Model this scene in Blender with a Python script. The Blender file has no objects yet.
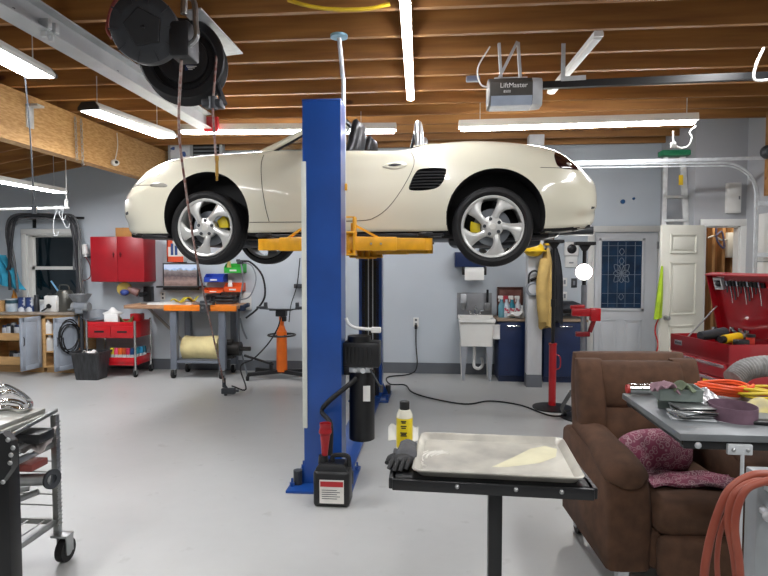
import bpy, bmesh, math, random
from mathutils import Vector as V, Matrix as MX
R=math.radians; PI=math.pi
EYE=(0.0,0.0,1.6); FPX=577.0; YAW=R(5.0); PIT=R(2.58)
_s,_c=math.sin(YAW),math.cos(YAW); _sp,_cp=math.sin(PIT),math.cos(PIT)
def ray(x,y):
    u=(x-384)/FPX; v=(288-y)/FPX
    return (-_s*_cp+u*_c-v*_s*_sp, _c*_cp+u*_s+v*_c*_sp, -_sp+v*_cp)
def at(x,y,Y):
    """the point of the room seen at photo position x,y on the plane Y"""
    d=ray(x,y); k=Y/d[1]; return V((d[0]*k,Y,1.6+d[2]*k))
def fl(x,y,Z=0.0):
    d=ray(x,y); k=(Z-1.6)/d[2]; return V((d[0]*k,d[1]*k,Z))
def ax(x,y,X):
    d=ray(x,y); k=X/d[0]; return V((X,d[1]*k,1.6+d[2]*k))
def dp(x,y,z):
    d=ray(x,y); return V((d[0]*z,d[1]*z,1.6+d[2]*z))
random.seed(7)
COL=bpy.context.scene.collection
def lin(h):
    h=h.lstrip('#'); o=[]
    for i in (0,2,4):
        c=int(h[i:i+2],16)/255; o.append(c/12.92 if c<=.04045 else ((c+.055)/1.055)**2.4)
    return (*o,1)
def mt(name,hx,rough=.5,metal=0,var=.12,sc=6,bump=0,coat=0,st=(1,1,1),hx2=None,lo=.35,hi=.65,bsc=None,detail=4,bdist=.01):
    m=bpy.data.materials.new(name); m.use_nodes=True; n=m.node_tree.nodes; l=m.node_tree.links
    b=n['Principled BSDF']; c=lin(hx); b.inputs['Roughness'].default_value=rough; b.inputs['Metallic'].default_value=metal
    if coat: b.inputs['Coat Weight'].default_value=coat; b.inputs['Coat Roughness'].default_value=.06
    tc=n.new('ShaderNodeTexCoord'); mp=n.new('ShaderNodeMapping'); mp.inputs['Scale'].default_value=st
    l.new(tc.outputs['Object'],mp.inputs[0])
    nz=n.new('ShaderNodeTexNoise'); nz.inputs['Scale'].default_value=sc; nz.inputs['Detail'].default_value=detail
    l.new(mp.outputs[0],nz.inputs[0])
    rp=n.new('ShaderNodeValToRGB'); e=rp.color_ramp.elements
    e[0].position=lo; e[1].position=hi
    if hx2: e[0].color=c; e[1].color=lin(hx2)
    else:
        e[0].color=tuple(x*(1-var) for x in c[:3])+(1,); e[1].color=tuple(min(1,x*(1+var)) for x in c[:3])+(1,)
    l.new(nz.outputs['Fac'],rp.inputs[0]); l.new(rp.outputs[0],b.inputs['Base Color'])
    if bump:
        n2=n.new('ShaderNodeTexNoise'); n2.inputs['Scale'].default_value=bsc or sc*6; n2.inputs['Detail'].default_value=3
        l.new(mp.outputs[0],n2.inputs[0]); bp=n.new('ShaderNodeBump'); bp.inputs['Strength'].default_value=bump; bp.inputs['Distance'].default_value=bdist
        l.new(n2.outputs['Fac'],bp.inputs['Height']); l.new(bp.outputs[0],b.inputs['Normal'])
    return m
def em(name,hx,s):
    m=bpy.data.materials.new(name); m.use_nodes=True; b=m.node_tree.nodes['Principled BSDF']
    b.inputs['Base Color'].default_value=lin(hx); b.inputs['Emission Color'].default_value=lin(hx); b.inputs['Emission Strength'].default_value=s
    return m
OFF={}
def tag(o,label=None,cat=None,group=None,kind=None):
    if label: o['label']=label
    if cat: o['category']=cat
    if group: o['group']=group
    if kind: o['kind']=kind
    return o
def T(name,label,cat,loc=(0,0,0),rz=0,group=None,local=False):
    o=bpy.data.objects.new(name,None); COL.objects.link(o); o.location=loc; o.rotation_euler=(0,0,rz); o.empty_display_size=.1
    OFF[o.name]=V((0,0,0)) if local else V(loc)
    return tag(o,label,cat,group)
def cm(pts,n=6,closed=False):
    P=[V(p) for p in pts]
    if len(P)<3: return P
    out=[]; L=len(P)
    for i in range(L if closed else L-1):
        a=P[(i-1)%L] if (closed or i>0) else P[0]*2-P[1]
        b=P[i]; c=P[(i+1)%L]
        d=P[(i+2)%L] if (closed or i+2<L) else P[-1]*2-P[-2]
        for k in range(n):
            t=k/n; out.append(.5*((2*b)+(c-a)*t+(2*a-5*b+4*c-d)*t*t+(3*b-a-3*c+d)*t**3))
    if not closed: out.append(P[-1])
    return out
def rot_to(d):
    return V((0,0,1)).rotation_difference(V(d).normalized()).to_matrix()
class MB:
    def __init__(s): s.bm=bmesh.new(); s.mi=0
    def add(s,vs,fs):
        v=[s.bm.verts.new(p) for p in vs]; out=[]
        for f in fs:
            try:
                q=s.bm.faces.new([v[i] for i in f]); q.material_index=s.mi; q.smooth=True; out.append(q)
            except ValueError: pass
        return v,out
    def box(s,c,d,bev=0,rz=0,rot=None,seg=2,tap=1):
        x,y,z=d[0]/2,d[1]/2,d[2]/2; m=rot if rot else MX.Rotation(rz,3,'Z')
        co=[(i*(x if k<0 else x*tap),j*(y if k<0 else y*tap),k*z) for k in(-1,1) for j in(-1,1) for i in(-1,1)]
        v,f=s.add([m@V(p)+V(c) for p in co],[(0,2,3,1),(4,5,7,6),(0,1,5,4),(2,6,7,3),(0,4,6,2),(1,3,7,5)])
        if bev:
            e=list({e for q in f for e in q.edges})
            r=bmesh.ops.bevel(s.bm,geom=e,offset=min(bev,min(d)*.45),segments=seg,affect='EDGES',profile=.5)
            for q in r['faces']: q.material_index=s.mi; q.smooth=True
        return s
    def bx(s,a,b,bev=0,seg=2):
        a,b=V(a),V(b); d=b-a
        return s.box((a+b)/2,(abs(d.x),abs(d.y),abs(d.z)),bev,seg=seg)
    def bar(s,p,q,w,h,bev=0,up=(0,0,1)):
        p,q=V(p),V(q); z=(q-p).normalized(); x=V(up).cross(z)
        if x.length<1e-4: x=V((1,0,0))
        x.normalize(); y=z.cross(x); m=MX((x,y,z)).transposed()
        return s.box((p+q)/2,(w,h,(q-p).length),bev,rot=m)
    def rings(s,R,closed=True,cap=True,loop=False):
        n=len(R[0]); vs=[p for r in R for p in r]; fs=[]
        L=len(R)
        for i in range(L if loop else L-1):
            i2=(i+1)%L
            for j in range(n if closed else n-1):
                k=(j+1)%n; fs.append((i*n+j,i*n+k,i2*n+k,i2*n+j))
        if cap and not loop:
            fs.append(tuple(range(n-1,-1,-1))); fs.append(tuple((L-1)*n+j for j in range(n)))
        s.add(vs,fs); return s
    def cyl(s,p,q,r0,r1=None,n=16,cap=True):
        r1=r0 if r1 is None else r1; p,q=V(p),V(q); m=rot_to(q-p)
        return s.rings([[m@V((r*math.cos(a),r*math.sin(a),0))+c for a in [2*PI*k/n for k in range(n)]] for c,r in((p,r0),(q,r1))],cap=cap)
    def lathe(s,prof,o=(0,0,0),d=(0,0,1),n=24,cap=False,a0=0,a1=2*PI):
        m=rot_to(d); o=V(o); full=abs(a1-a0-2*PI)<1e-6
        A=[a0+(a1-a0)*k/(n if full else n-1) for k in range(n)]
        return s.rings([[m@V((r*math.cos(a),r*math.sin(a),z))+o for a in A] for r,z in prof],closed=full,cap=cap)
    def tube(s,pts,r,n=8,sm=6,closed=False,cap=True):
        P=cm(pts,sm,closed) if sm else [V(p) for p in pts]; R=[]; L=len(P); up=None
        for i in range(L):
            a=P[(i-1)%L] if closed or i else P[0]; b=P[(i+1)%L] if closed or i<L-1 else P[-1]
            t=(b-a).normalized() if (b-a).length>1e-9 else V((0,0,1))
            if up is None: up=t.orthogonal().normalized()
            up=(up-t*up.dot(t)); up=up.normalized() if up.length>1e-6 else t.orthogonal().normalized()
            w=t.cross(up); rr=r(i/(max(1,L-1))) if callable(r) else r
            R.append([P[i]+(up*math.cos(2*PI*k/n)+w*math.sin(2*PI*k/n))*rr for k in range(n)])
        return s.rings(R,cap=cap,loop=closed)
    def sph(s,c,r,sc=(1,1,1),n=12,m=8,rot=None):
        R=[]
        for i in range(1,m):
            t=PI*i/m; R.append([V((r*sc[0]*math.sin(t)*math.cos(2*PI*k/n),r*sc[1]*math.sin(t)*math.sin(2*PI*k/n),r*sc[2]*math.cos(t))) for k in range(n)])
        if rot: R=[[rot@p for p in q] for q in R]
        return s.rings([[p+V(c) for p in q] for q in R])
    def prism(s,poly,a,b,ax='Y'):
        """poly: 2-D outline; ax: the axis it is pushed along from a to b"""
        def p3(u,v,w): return (u,w,v) if ax=='Y' else ((w,u,v) if ax=='X' else (u,v,w))
        return s.rings([[V(p3(u,v,w)) for u,v in poly] for w in(a,b)])
    def grid(s,f,nu,nv,th=0):
        P=[[V(f(i/nu,j/nv)) for j in range(nv+1)] for i in range(nu+1)]
        vs=[p for r in P for p in r]; fs=[(i*(nv+1)+j,(i+1)*(nv+1)+j,(i+1)*(nv+1)+j+1,i*(nv+1)+j+1) for i in range(nu) for j in range(nv)]
        v,q=s.add(vs,fs)
        if th: 
            bmesh.ops.recalc_face_normals(s.bm,faces=q); r=bmesh.ops.solidify(s.bm,geom=q,thickness=th)
            for x in r['geom']:
                if isinstance(x,bmesh.types.BMFace): x.material_index=s.mi; x.smooth=True
        return s
    def build(s,name,mat,parent=None,ang=38,off=None):
        bmesh.ops.recalc_face_normals(s.bm,faces=s.bm.faces)
        o_=off if off is not None else (OFF[parent.name] if parent else V((0,0,0)))
        if o_.length: bmesh.ops.translate(s.bm,verts=s.bm.verts,vec=-o_)
        me=bpy.data.meshes.new(name); s.bm.to_mesh(me); s.bm.free()
        for m in (mat if isinstance(mat,(list,tuple)) else [mat]): me.materials.append(m)
        me.set_sharp_from_angle(angle=R(ang))
        o=bpy.data.objects.new(name,me); COL.objects.link(o)
        if parent: o.parent=parent; OFF[o.name]=o_
        return o
    def thing(s,name,mat,label,cat,group=None,kind=None,ang=38):
        xs=[v.co for v in s.bm.verts]; lo=V((min(p.x for p in xs),min(p.y for p in xs),min(p.z for p in xs))); hi=V((max(p.x for p in xs),max(p.y for p in xs),max(p.z for p in xs)))
        c=V(((lo.x+hi.x)/2,(lo.y+hi.y)/2,lo.z)); o=s.build(name,mat,None,ang,off=c); o.location=c; OFF[o.name]=c
        return tag(o,label,cat,group,kind)
def struct(s,name,mat,ang=38): o=s.build(name,mat,None,ang); o['kind']='structure'; OFF[o.name]=V((0,0,0)); return o
def copy_tree(o,parent=None):
    c=o.copy(); COL.objects.link(c); OFF[c.name]=V((0,0,0))
    if parent: c.parent=parent
    for ch in list(o.children): copy_tree(ch,c)
    return c
def text(body,size,loc,rot,mat,parent,depth=.001,name='lettering',align='CENTER',shear=0):
    cu=bpy.data.curves.new('t','FONT'); cu.body=body; cu.size=size; cu.extrude=depth; cu.align_x=align; cu.align_y='CENTER'; cu.shear=shear
    to=bpy.data.objects.new('t',cu); COL.objects.link(to)
    dg=bpy.context.evaluated_depsgraph_get(); me=bpy.data.meshes.new_from_object(to.evaluated_get(dg)); bpy.data.objects.remove(to)
    me.transform(MX.Translation(V(loc)-OFF[parent.name])@rot.to_4x4()); me.materials.clear(); me.materials.append(mat)
    o=bpy.data.objects.new(name,me); COL.objects.link(o); o.parent=parent; OFF[o.name]=OFF[parent.name]; return o
FACING=MX.Rotation(PI/2,3,'X')   # lettering that faces the front of the room
# ---------- materials
wall_m=mt('painted_wall','#bac2c8',.55,var=.03,sc=1.2,bump=.05,bsc=120,bdist=.002)
wall2_m=mt('painted_wall_grey','#a3a5a8',.55,var=.03,sc=1.2)
base_m=mt('dark_baseboard_paint','#5d6166',.5,var=.06,sc=3)
white_p=mt('white_paint','#d9d9d4',.4,var=.03,sc=4)
white_pl=mt('white_plastic','#e0e0dc',.35,var=.02)
black_m=mt('black_metal','#101113',.38,var=.25,sc=10)
black_r=mt('black_rubber','#0c0c0d',.65,var=.25,sc=10,bump=.1)
black_pl=mt('black_plastic','#131416',.42,var=.2,sc=8)
dgrey=mt('dark_grey_metal','#3a3d41',.45,.3,var=.15)
grey_m=mt('grey_metal_paint','#7d8288',.42,.2,var=.1)
steel=mt('bare_steel','#a6a8a8',.32,.9,var=.12,sc=12)
galv=mt('galvanised_steel','#c3c7c9',.45,.35,var=.1,sc=14)
chrome=mt('chrome','#d2d2d0',.12,1,var=.05)
blue_m=mt('blue_lift_paint','#12448f',.33,var=.12,sc=3,coat=.3)
navy=mt('navy_cabinet','#14264b',.35,var=.1,sc=5)
yell=mt('yellow_paint','#e0a010',.4,var=.12,sc=9)
red_m=mt('red_enamel','#b3121c',.3,var=.1,sc=4,coat=.3)
red_d=mt('red_cabinet_enamel','#920b18',.4,var=.12,sc=4)
orange=mt('orange_enamel','#e06a14',.4,var=.1)
wood_l=mt('light_plywood','#c29a66',.6,var=.12,sc=6,st=(6,1,1))
wood_b=mt('worn_bench_wood','#8a6a50',.6,hx2='#b08a6a',sc=7,st=(1,8,8))
sc=bpy.context.scene
# ---------- camera
cd=bpy.data.cameras.new('camera'); cd.sensor_width=36; cd.lens=FPX/768*36; cd.clip_start=.05; cd.clip_end=60
cam=bpy.data.objects.new('camera',cd); COL.objects.link(cam); cam.location=EYE; cam.rotation_euler=(PI/2-PIT,0,YAW); sc.camera=cam
# ---------- shell materials
def floor_mat():
    m=mt('epoxy_floor','#b4b5b3',.3,var=.05,sc=.9); n=m.node_tree.nodes; l=m.node_tree.links; b=n['Principled BSDF']
    tc=n['Texture Coordinate']; rp=[x for x in n if x.type=='VALTORGB'][0]
    n1=n.new('ShaderNodeTexNoise'); n1.inputs['Scale'].default_value=1.7; n1.inputs['Detail'].default_value=9; n1.inputs['Roughness'].default_value=.7
    l.new(tc.outputs['Object'],n1.inputs[0]); r1=n.new('ShaderNodeValToRGB'); r1.color_ramp.elements[0].position=.25; r1.color_ramp.elements[0].color=(.92,.92,.915,1); r1.color_ramp.elements[1].position=.62; r1.color_ramp.elements[1].color=(1,1,1,1)
    l.new(n1.outputs['Fac'],r1.inputs[0])
    v=n.new('ShaderNodeTexNoise'); v.inputs['Scale'].default_value=7; v.inputs['Detail'].default_value=6; l.new(tc.outputs['Object'],v.inputs[0])
    r2=n.new('ShaderNodeValToRGB'); r2.color_ramp.elements[0].position=.27; r2.color_ramp.elements[0].color=(.86,.85,.84,1); r2.color_ramp.elements[1].position=.36; r2.color_ramp.elements[1].color=(1,1,1,1); l.new(v.outputs['Fac'],r2.inputs[0])
    x=n.new('ShaderNodeMix'); x.data_type='RGBA'; x.blend_type='MULTIPLY'; x.inputs[0].default_value=1; l.new(rp.outputs[0],x.inputs[6]); l.new(r1.outputs[0],x.inputs[7])
    y=n.new('ShaderNodeMix'); y.data_type='RGBA'; y.blend_type='MULTIPLY'; y.inputs[0].default_value=1; l.new(x.outputs[2],y.inputs[6]); l.new(r2.outputs[0],y.inputs[7]); l.new(y.outputs[2],b.inputs['Base Color'])
    r3=n.new('ShaderNodeMapRange'); r3.inputs[1].default_value=.3; r3.inputs[2].default_value=.7; r3.inputs[3].default_value=.30; r3.inputs[4].default_value=.35; l.new(n1.outputs['Fac'],r3.inputs[0]); l.new(r3.outputs[0],b.inputs['Roughness'])
    return m
def joist_mat():
    m=mt('joist_lumber','#7b5129',.6,hx2='#aa783f',sc=3,st=(.35,5,5),lo=.3,hi=.72,detail=6); n=m.node_tree.nodes; l=m.node_tree.links; b=n['Principled BSDF']
    rp=[x for x in n if x.type=='VALTORGB'][0]; tc=n['Texture Coordinate']
    vo=n.new('ShaderNodeTexVoronoi'); vo.inputs['Scale'].default_value=1.0; mp=n.new('ShaderNodeMapping'); mp.inputs['Scale'].default_value=(1.4,3.1,2.6); l.new(tc.outputs['Object'],mp.inputs[0]); l.new(mp.outputs[0],vo.inputs[0])
    r=n.new('ShaderNodeValToRGB'); r.color_ramp.elements[0].position=.05; r.color_ramp.elements[0].color=(.25,.13,.06,1); r.color_ramp.elements[1].position=.085; r.color_ramp.elements[1].color=(1,1,1,1); l.new(vo.outputs['Distance'],r.inputs[0])
    x=n.new('ShaderNodeMix'); x.data_type='RGBA'; x.blend_type='MULTIPLY'; x.inputs[0].default_value=.85; l.new(rp.outputs[0],x.inputs[6]); l.new(r.outputs[0],x.inputs[7]); l.new(x.outputs[2],b.inputs['Base Color'])
    return m
joist_m=joist_mat()
osb_m=mt('strand_beam','#a87c46',.6,hx2='#c8a06a',sc=14,st=(4,1,5),lo=.35,hi=.65,bump=.25,bsc=20)
deck_m=mt('subfloor','#7a5430',.7,var=.2,sc=3)
YB=8.25; ZC=3.2
XJ=3.08; YJ=7.2
struct(MB().bx((-7.2,-3.2,-.1),(4.6,8.6,0)),'floor',floor_mat())
# window opening in the back wall
wx0,wx1=at(27,260,YB).x,at(77,260,YB).x; wz1,wz0=at(50,234,YB).z,at(50,303,YB).z
m=MB(); m.bx((-7.2,YB,0),(wx0,8.4,3.5)); m.bx((wx1,YB,0),(4.6,8.4,3.5)); m.bx((wx0,YB,0),(wx1,8.4,wz0)); m.bx((wx0,YB,wz1),(wx1,8.4,3.5))
struct(m,'wall_back',wall_m)
struct(MB().bx((-7.3,-3.2,0),(-7.2,8.4,3.5)),'wall_left',wall_m)
struct(MB().bx((-7.2,-3.3,0),(4.6,-3.2,3.5)),'wall_front',wall2_m)
XG=at(764,220,6.6).x+.02
struct(MB().bx((XG+.1,-3.2,0),(XG+.2,7.2,3.5)),'wall_right',wall2_m)
# closet: the short wall with its doorway, and the return beside the ladder
dx0,dx1=at(704,300,YJ).x,at(738,300,YJ).x; dz=at(720,226,YJ).z
m=MB(); m.bx((XJ,YJ,0),(dx0,YJ+.12,3.5)); m.bx((dx1,YJ,0),(4.6,YJ+.12,3.5)); m.bx((dx0,YJ,dz),(dx1,YJ+.12,3.5)); m.bx((XJ,YJ+.12,0),(XJ+.1,YB,3.5))
struct(m,'wall_side',wall2_m)
m=MB()
for a,b in ((dx0-.07,dx0),(dx1,dx1+.075)): m.bx((a,YJ-.02,0),(b,YJ+.0,dz+.075),.004)
m.bx((dx0-.07,YJ-.022,dz),(dx1+.075,YJ,dz+.08),.004); m.bx((dx1-.015,YJ,0),(dx1+.001,YJ+.12,dz)); m.bx((dx0,YJ,dz-.015),(dx1,YJ+.12,dz))
struct(m,'trim_1',white_p)
cw=mt('closet_wood','#7d4f2a',.7,hx2='#96683c',sc=4,st=(6,6,1))
m=MB(); m.bx((XJ+.1,7.95,0),(4.6,8.0,3.2))
struct(m,'wall_closet',cw)
st_m=mt('stud_lumber','#b98c5c',.65,var=.15,sc=5,st=(5,5,1))
for i,xp in enumerate((712,722,731)):
    x=at(xp,260,7.8).x; struct(MB().bx((x,7.8,0),(x+.035,7.95,2.6)),'trim_%d'%(i+2),st_m)
# dark painted base of the walls
struct(MB().bx((-7.2,YB-.012,0),(XJ,YB,.155)),'baseboard_back',base_m)
# ceiling deck, joists, strand beam
struct(MB().bx((-4.05,-3.2,ZC+.24),(4.6,8.4,ZC+.3)),'ceiling',deck_m)
k=0; y=3.71+.44*15
while y>-2.6:
    k+=1
    if y<8.2:
        o=struct(MB().bx((-4.02,y,ZC),(4.6,y+.04,ZC+.24)),'trim_%d'%(k+10),joist_m); 
        o.location=(random.uniform(-.0,.0),0,0)
        o.data.transform(MX.Translation((-k*1.37,0,0))); o.location=(k*1.37,0,0)
    y-=.44
struct(MB().bx((-4.02,-3.2,2.72),(-3.88,8.2,ZC)),'trim_8',osb_m)
# left bay: sloping rafters behind the beam
k=0; y=3.71+.44*10
zl=lambda x:3.2-(-3.95-x)*.17
m=MB(); m.prism([(-7.2,zl(-7.2)+.2),(-4.0,3.42),(-4.0,3.5),(-7.2,zl(-7.2)+.28)],-3.2,8.4,'Y'); struct(m,'ceiling_left',deck_m)
while y>1:
    m=MB(); m.prism([(-7.2,zl(-7.2)),(-4.02,3.2),(-4.02,3.4),(-7.2,zl(-7.2)+.2)],y,y+.04,'Y'); struct(m,'trim_%d'%(k+40),joist_m); k+=1; y-=.44
# column beside the sink
cx0,cx1=at(527,340,7.45).x,at(542,340,7.45).x
m=MB(); m.bx((cx0,7.45,.16),(cx1,7.62,ZC),.006); m.mi=1; m.bx((cx0-.004,7.446,0),(cx1+.004,7.624,.16))
struct(m,'trim_60',[mt('column_paint','#c3c5c6',.5,var=.06,sc=3,st=(3,3,1)),base_m])
# ---------- window
w=T('window_1',None,None); w['kind']='structure'
m=MB(); yq=YB-.02; t=.075
m.bx((wx0-t,yq,wz0-t),(wx0,YB,wz1+t),.004); m.bx((wx1,yq,wz0-t),(wx1+t,YB,wz1+t),.004); m.bx((wx0-t,yq-.004,wz1),(wx1+t,YB,wz1+t),.004); m.bx((wx0-t-.03,yq-.05,wz0-.03),(wx1+t+.03,YB,wz0),.004)
m.bx((wx0,YB,wz0),(wx0+.02,8.38,wz1)); m.bx((wx1-.02,YB,wz0),(wx1,8.38,wz1)); m.bx((wx0,YB,wz1-.02),(wx1,8.38,wz1))
m.build('window_frame',white_p,w)
zm=at(54,268,8.35).z
for nm,a,b,yy in(('sash',wz0,zm+.02,8.33),('sash',zm-.02,wz1,8.355)):
    m=MB(); s=.045; m.bx((wx0+.02,yy,a),(wx0+.02+s,yy+.02,b)); m.bx((wx1-.02-s,yy,a),(wx1-.02,yy+.02,b)); m.bx((wx0+.02,yy,a),(wx1-.02,yy+.02,a+s)); m.bx((wx0+.02,yy,b-s),(wx1-.02,yy+.02,b))
    q=m.build(nm,white_p,w); MB().bx((wx0+.04,yy+.008,a+.03),(wx1-.04,yy+.012,b-.03)).build('pane',mt('night_glass','#0d1a20',.06,var=.3,sc=2),q)
# ---------- back door with leaded glass
d=T('door_1',None,None); d['kind']='structure'
x0,x1=at(587,300,YB).x,at(663,300,YB).x; zt=at(620,226,YB).z
m=MB(); t=.085; m.bx((x0,YB-.03,0),(x0+t,YB,zt),.004); m.bx((x1-t,YB-.03,0),(x1,YB,zt),.004); m.bx((x0,YB-.032,zt-t),(x1,YB,zt),.004)
m.build('door_frame',white_p,d)
sx0,sx1,szt=x0+t+.012,x1-t-.012,zt-t-.012
door_w=mt('white_door_paint','#c9ccce',.42,var=.03,sc=3)
m=MB(); m.bx((sx0,YB-.018,.02),(sx1,YB-.001,szt))
gx0,gx1=at(601,270,YB).x,at(641,270,YB).x; gz0,gz1=at(620,308,YB).z,at(620,241,YB).z
for a,b in(((gx0-.04,gz0-.04),(gx0,gz1+.04)),((gx1,gz0-.04),(gx1+.04,gz1+.04)),((gx0-.04,gz0-.04),(gx1+.04,gz0)),((gx0-.04,gz1),(gx1+.04,gz1+.04))): m.bx((a[0],YB-.032,a[1]),(b[0],YB-.016,b[1]),.005)
mid=(gx0+gx1)/2
for a,b in((gx0-.02,mid-.05),(mid+.05,gx1+.02)):
    zz0,zz1=.25,gz0-.16
    for p,q in(((a,zz0),(a+.018,zz1)),((b-.018,zz0),(b,zz1)),((a,zz0),(b,zz0+.018)),((a,zz1-.018),(b,zz1))): m.bx((p[0],YB-.026,p[1]),(q[0],YB-.016,q[1]),.003)
    m.bx((a+.05,YB-.023,zz0+.05),(b-.05,YB-.016,zz1-.05),.004)
m.build('door_slab',door_w,d)
g=MB().bx((gx0,YB-.024,gz0),(gx1,YB-.018,gz1)).build('glass',mt('blue_leaded_glass','#1c2b40',.1,hx2='#26405c',sc=5),d)
m=MB(); gw=gx1-gx0; gh=gz1-gz0
def came(pts,r=.004): m.tube([(gx0+gw*a,YB-.026,gz0+gh*b) for a,b in pts],r,6,4)
for a in(.17,.83): came([(a,.02),(a,.98)],.0035)
for a in(.40,.60): came([(a,.02),(a,.98)],.0025)
for b in(.07,.5,.78,.93,.22): came([(.02,b),(.98,b)],.003)
cx,cz=.5,.52
for k in range(8):
    a=PI/4*k; l=.26 if k%2 else .2; ca,sa=math.cos(a),math.sin(a)*gw/gh*1.2
    came([(cx,cz),(cx+ca*l*.5-sa*.1,cz+sa*l*.5+ca*.05),(cx+ca*l,cz+sa*l),(cx+ca*l*.5+sa*.1,cz+sa*l*.5-ca*.05),(cx,cz)],.0045)
for b in(.84,.17,.70):
    came([(.5,b-.05),(.44,b),(.5,b+.05),(.56,b),(.5,b-.05)],.004)
m.build('lead_came',mt('lead_came','#8f9aa4',.4,.6),g)
for z in(.25,1.0,1.78): MB().bx((sx1-.01,YB-.034,z),(sx1+.02,YB-.017,z+.1),.003).build('hinge',steel,d)
# ---------- white panelled closet door, standing open
d=T('door_2',None,None); d['kind']='structure'
a=at(661,300,6.95); b=at(703,300,7.15); zt=at(680,225,7.05).z
L=V((b.x-a.x,b.y-a.y,0)); W=L.length; ang=math.atan2(L.y,L.x)
d.location=(a.x,a.y,0); d.rotation_euler=(0,0,ang); OFF[d.name]=V((0,0,0))
m=MB(); m.bx((0,0,.02),(W,.035,zt),.003)
for z0,z1 in((.18,.86),(.98,1.60),(1.70,1.93)):
    x0_,x1_=.11,W-.11
    for p,q in(((x0_,z0),(x0_+.02,z1)),((x1_-.02,z0),(x1_,z1)),((x0_,z0),(x1_,z0+.02)),((x0_,z1-.02),(x1_,z1))): m.bx((p[0],-.012,p[1]),(q[0],.002,q[1]),.004)
    m.bx((x0_+.045,-.01,z0+.045),(x1_-.045,.002,z1-.045),.006)
m.build('door_slab',mt('cream_door_paint','#d3d2c6',.42,var=.03,sc=3),d)
m=MB(); kz=at(667,318,6.95).z; m.lathe([(.001,-.068),(.02,-.066),(.028,-.052),(.026,-.035),(.012,-.026),(.012,-.01),(.03,-.006),(.03,0)],(.065,0,kz),(0,1,0),20); m.build('knob',steel,d)
# ---------- overhead garage door: edge, track, spring drum, jamb
d=T('door_3',None,None); d['kind']='structure'
m=MB()
for k in range(4): m.bx((XG,3.2,.02+k*.53),(XG+.05,6.75,.54+k*.53),.008)
m.build('door_panel',white_p,d)
yt=6.55; xt=at(757,220,yt).x; zt=at(640,164,yt).z; rr=.36
pts=[(xt,yt,.3),(xt,yt,zt-rr-.2)]+[(xt-rr+rr*math.cos(t),yt,zt-rr+rr*math.sin(t)) for t in [PI/2*k/10 for k in range(0,11)]]+[(at(575,164,yt).x,yt,zt)]
m=MB()
for dz_,w_ in((0,.012),(.035,.008)):
    m.tube([(p[0]-(.03 if 0 else 0),p[1],p[2]) if not dz_ else (p[0]-dz_*(1 if i<7 else .3),p[1]-.02,p[2]-(dz_ if i>5 else 0)) for i,p in enumerate(pts)],w_,6,0)
m.bar((at(575,161,yt).x,yt+.03,zt+.03),(XG,yt+.03,zt+.05),.012,.035)
for z in(1.65,2.2): m.bx((xt,yt-.02,z),(XG+.1,yt+.03,z+.05),.004)
m.build('track',galv,d)
m=MB(); zq=at(760,152,yt).z; m.lathe([(.0,-.05),(.05,-.05),(.075,-.03),(.075,.0),(.05,.03),(.05,.14),(.0,.14)],(XG-.02,yt,zq),(0,-1,0),18); m.build('spring_drum',dgrey,d)
struct(MB().bx((XG-.03,6.45,at(766,196,6.6).z),(XG+.1,6.6,ZC)),'trim_9',joist_m)
# ---------- lamps
LED=em('lit_led_diffuser','#fbfbff',75.0)
def strip(name,a,b,w,h,label,cat='ceiling light',group=None,lit=True,hood=False,segs=1,chains=()):
    a,b=V(a),V(b); t=T(name,label,cat,(a+b)/2,0,group)
    d=(b-a).normalized(); s=V((0,0,1)).cross(d).normalized()
    def P(l,x,z): return a+d*l+s*x+V((0,0,z))
    Ln=(b-a).length
    m=MB()
    if hood: prof=[(-w*.32,h),(w*.32,h),(w/2,h*.35),(w/2,0.004),(w/2-.006,.0),(-w/2+.006,.0),(-w/2,.004),(-w/2,h*.35)]
    else: prof=[(-w*.42,h),(w*.42,h),(w/2,h*.6),(w/2,h*.28),(-w/2,h*.28),(-w/2,h*.6)]
    m.rings([[P(l,x,z) for x,z in prof] for l in(0,Ln)]); m.build('housing',white_p,t)
    for k in range(segs):
        l0,l1=Ln*k/segs+.012,Ln*(k+1)/segs-.012
        pr=[(-w*.44,-.004),(w*.44,-.004),(w*.44,-.0005),(-w*.44,-.0005)] if hood else [(-w*.45,h*.27),(-w*.4,h*.06),(-w*.2,0),(w*.2,0),(w*.4,h*.06),(w*.45,h*.27)]
        m=MB(); m.rings([[P(l,x,z) for x,z in pr] for l in(l0,l1)]); m.build('diffuser',LED if lit else white_pl,t)
    for l in(0,Ln):
        q=-1 if l==0 else 1
        m=MB(); m.rings([[P(l+q*e,x*1.04,z) for x,z in prof] for e in(0.0005,.014)]); m.build('end_cap',black_pl if hood else white_pl,t)
    for l in chains:
        m=MB(); top=P(l,0,h); m.tube([top,(top.x,top.y,ZC+.02)],.004,6,0); m.build('hanger',galv,t)
    return t
strip('strip_light',(-.165,2.9,3.14),(-.235,5.6,3.14),.068,.06,'long lit ceiling strip running front to back over the lift, in two lengths',segs=2)
yL=6.25
strip('strip_light',at(182,134,yL),at(395,133,yL),.11,.1,'long lit strip light behind the top of the blue post and over the car bonnet',segs=2,chains=(.2,2.0))
yR=5.95
strip('strip_light',at(460,131,yR),at(695,124,yR),.11,.1,'long lit strip light above the car tail with a white cord looped at its end',segs=2,chains=(.2,2.2))
a,b=dp(89,112,4.95),dp(168,138,6.05); b.z=a.z=2.9
strip('shop_light',a,b,.2,.07,'lit hooded shop light hung beside the strand board beam, nearest the car nose',group=None,hood=True,chains=(.1,.95))
a,b=at(-60,38,3.0),at(42,82,3.92); a.z=b.z=2.9; a=b+(a-b).normalized()*1.2
strip('shop_light',a,b,.2,.07,'lit hooded shop light high at the left edge, cut off by the edge',hood=True,chains=(.25,1.1))
b=dp(62,193,7.4); a=V((b.x-.02,b.y-1.25,b.z))
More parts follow.
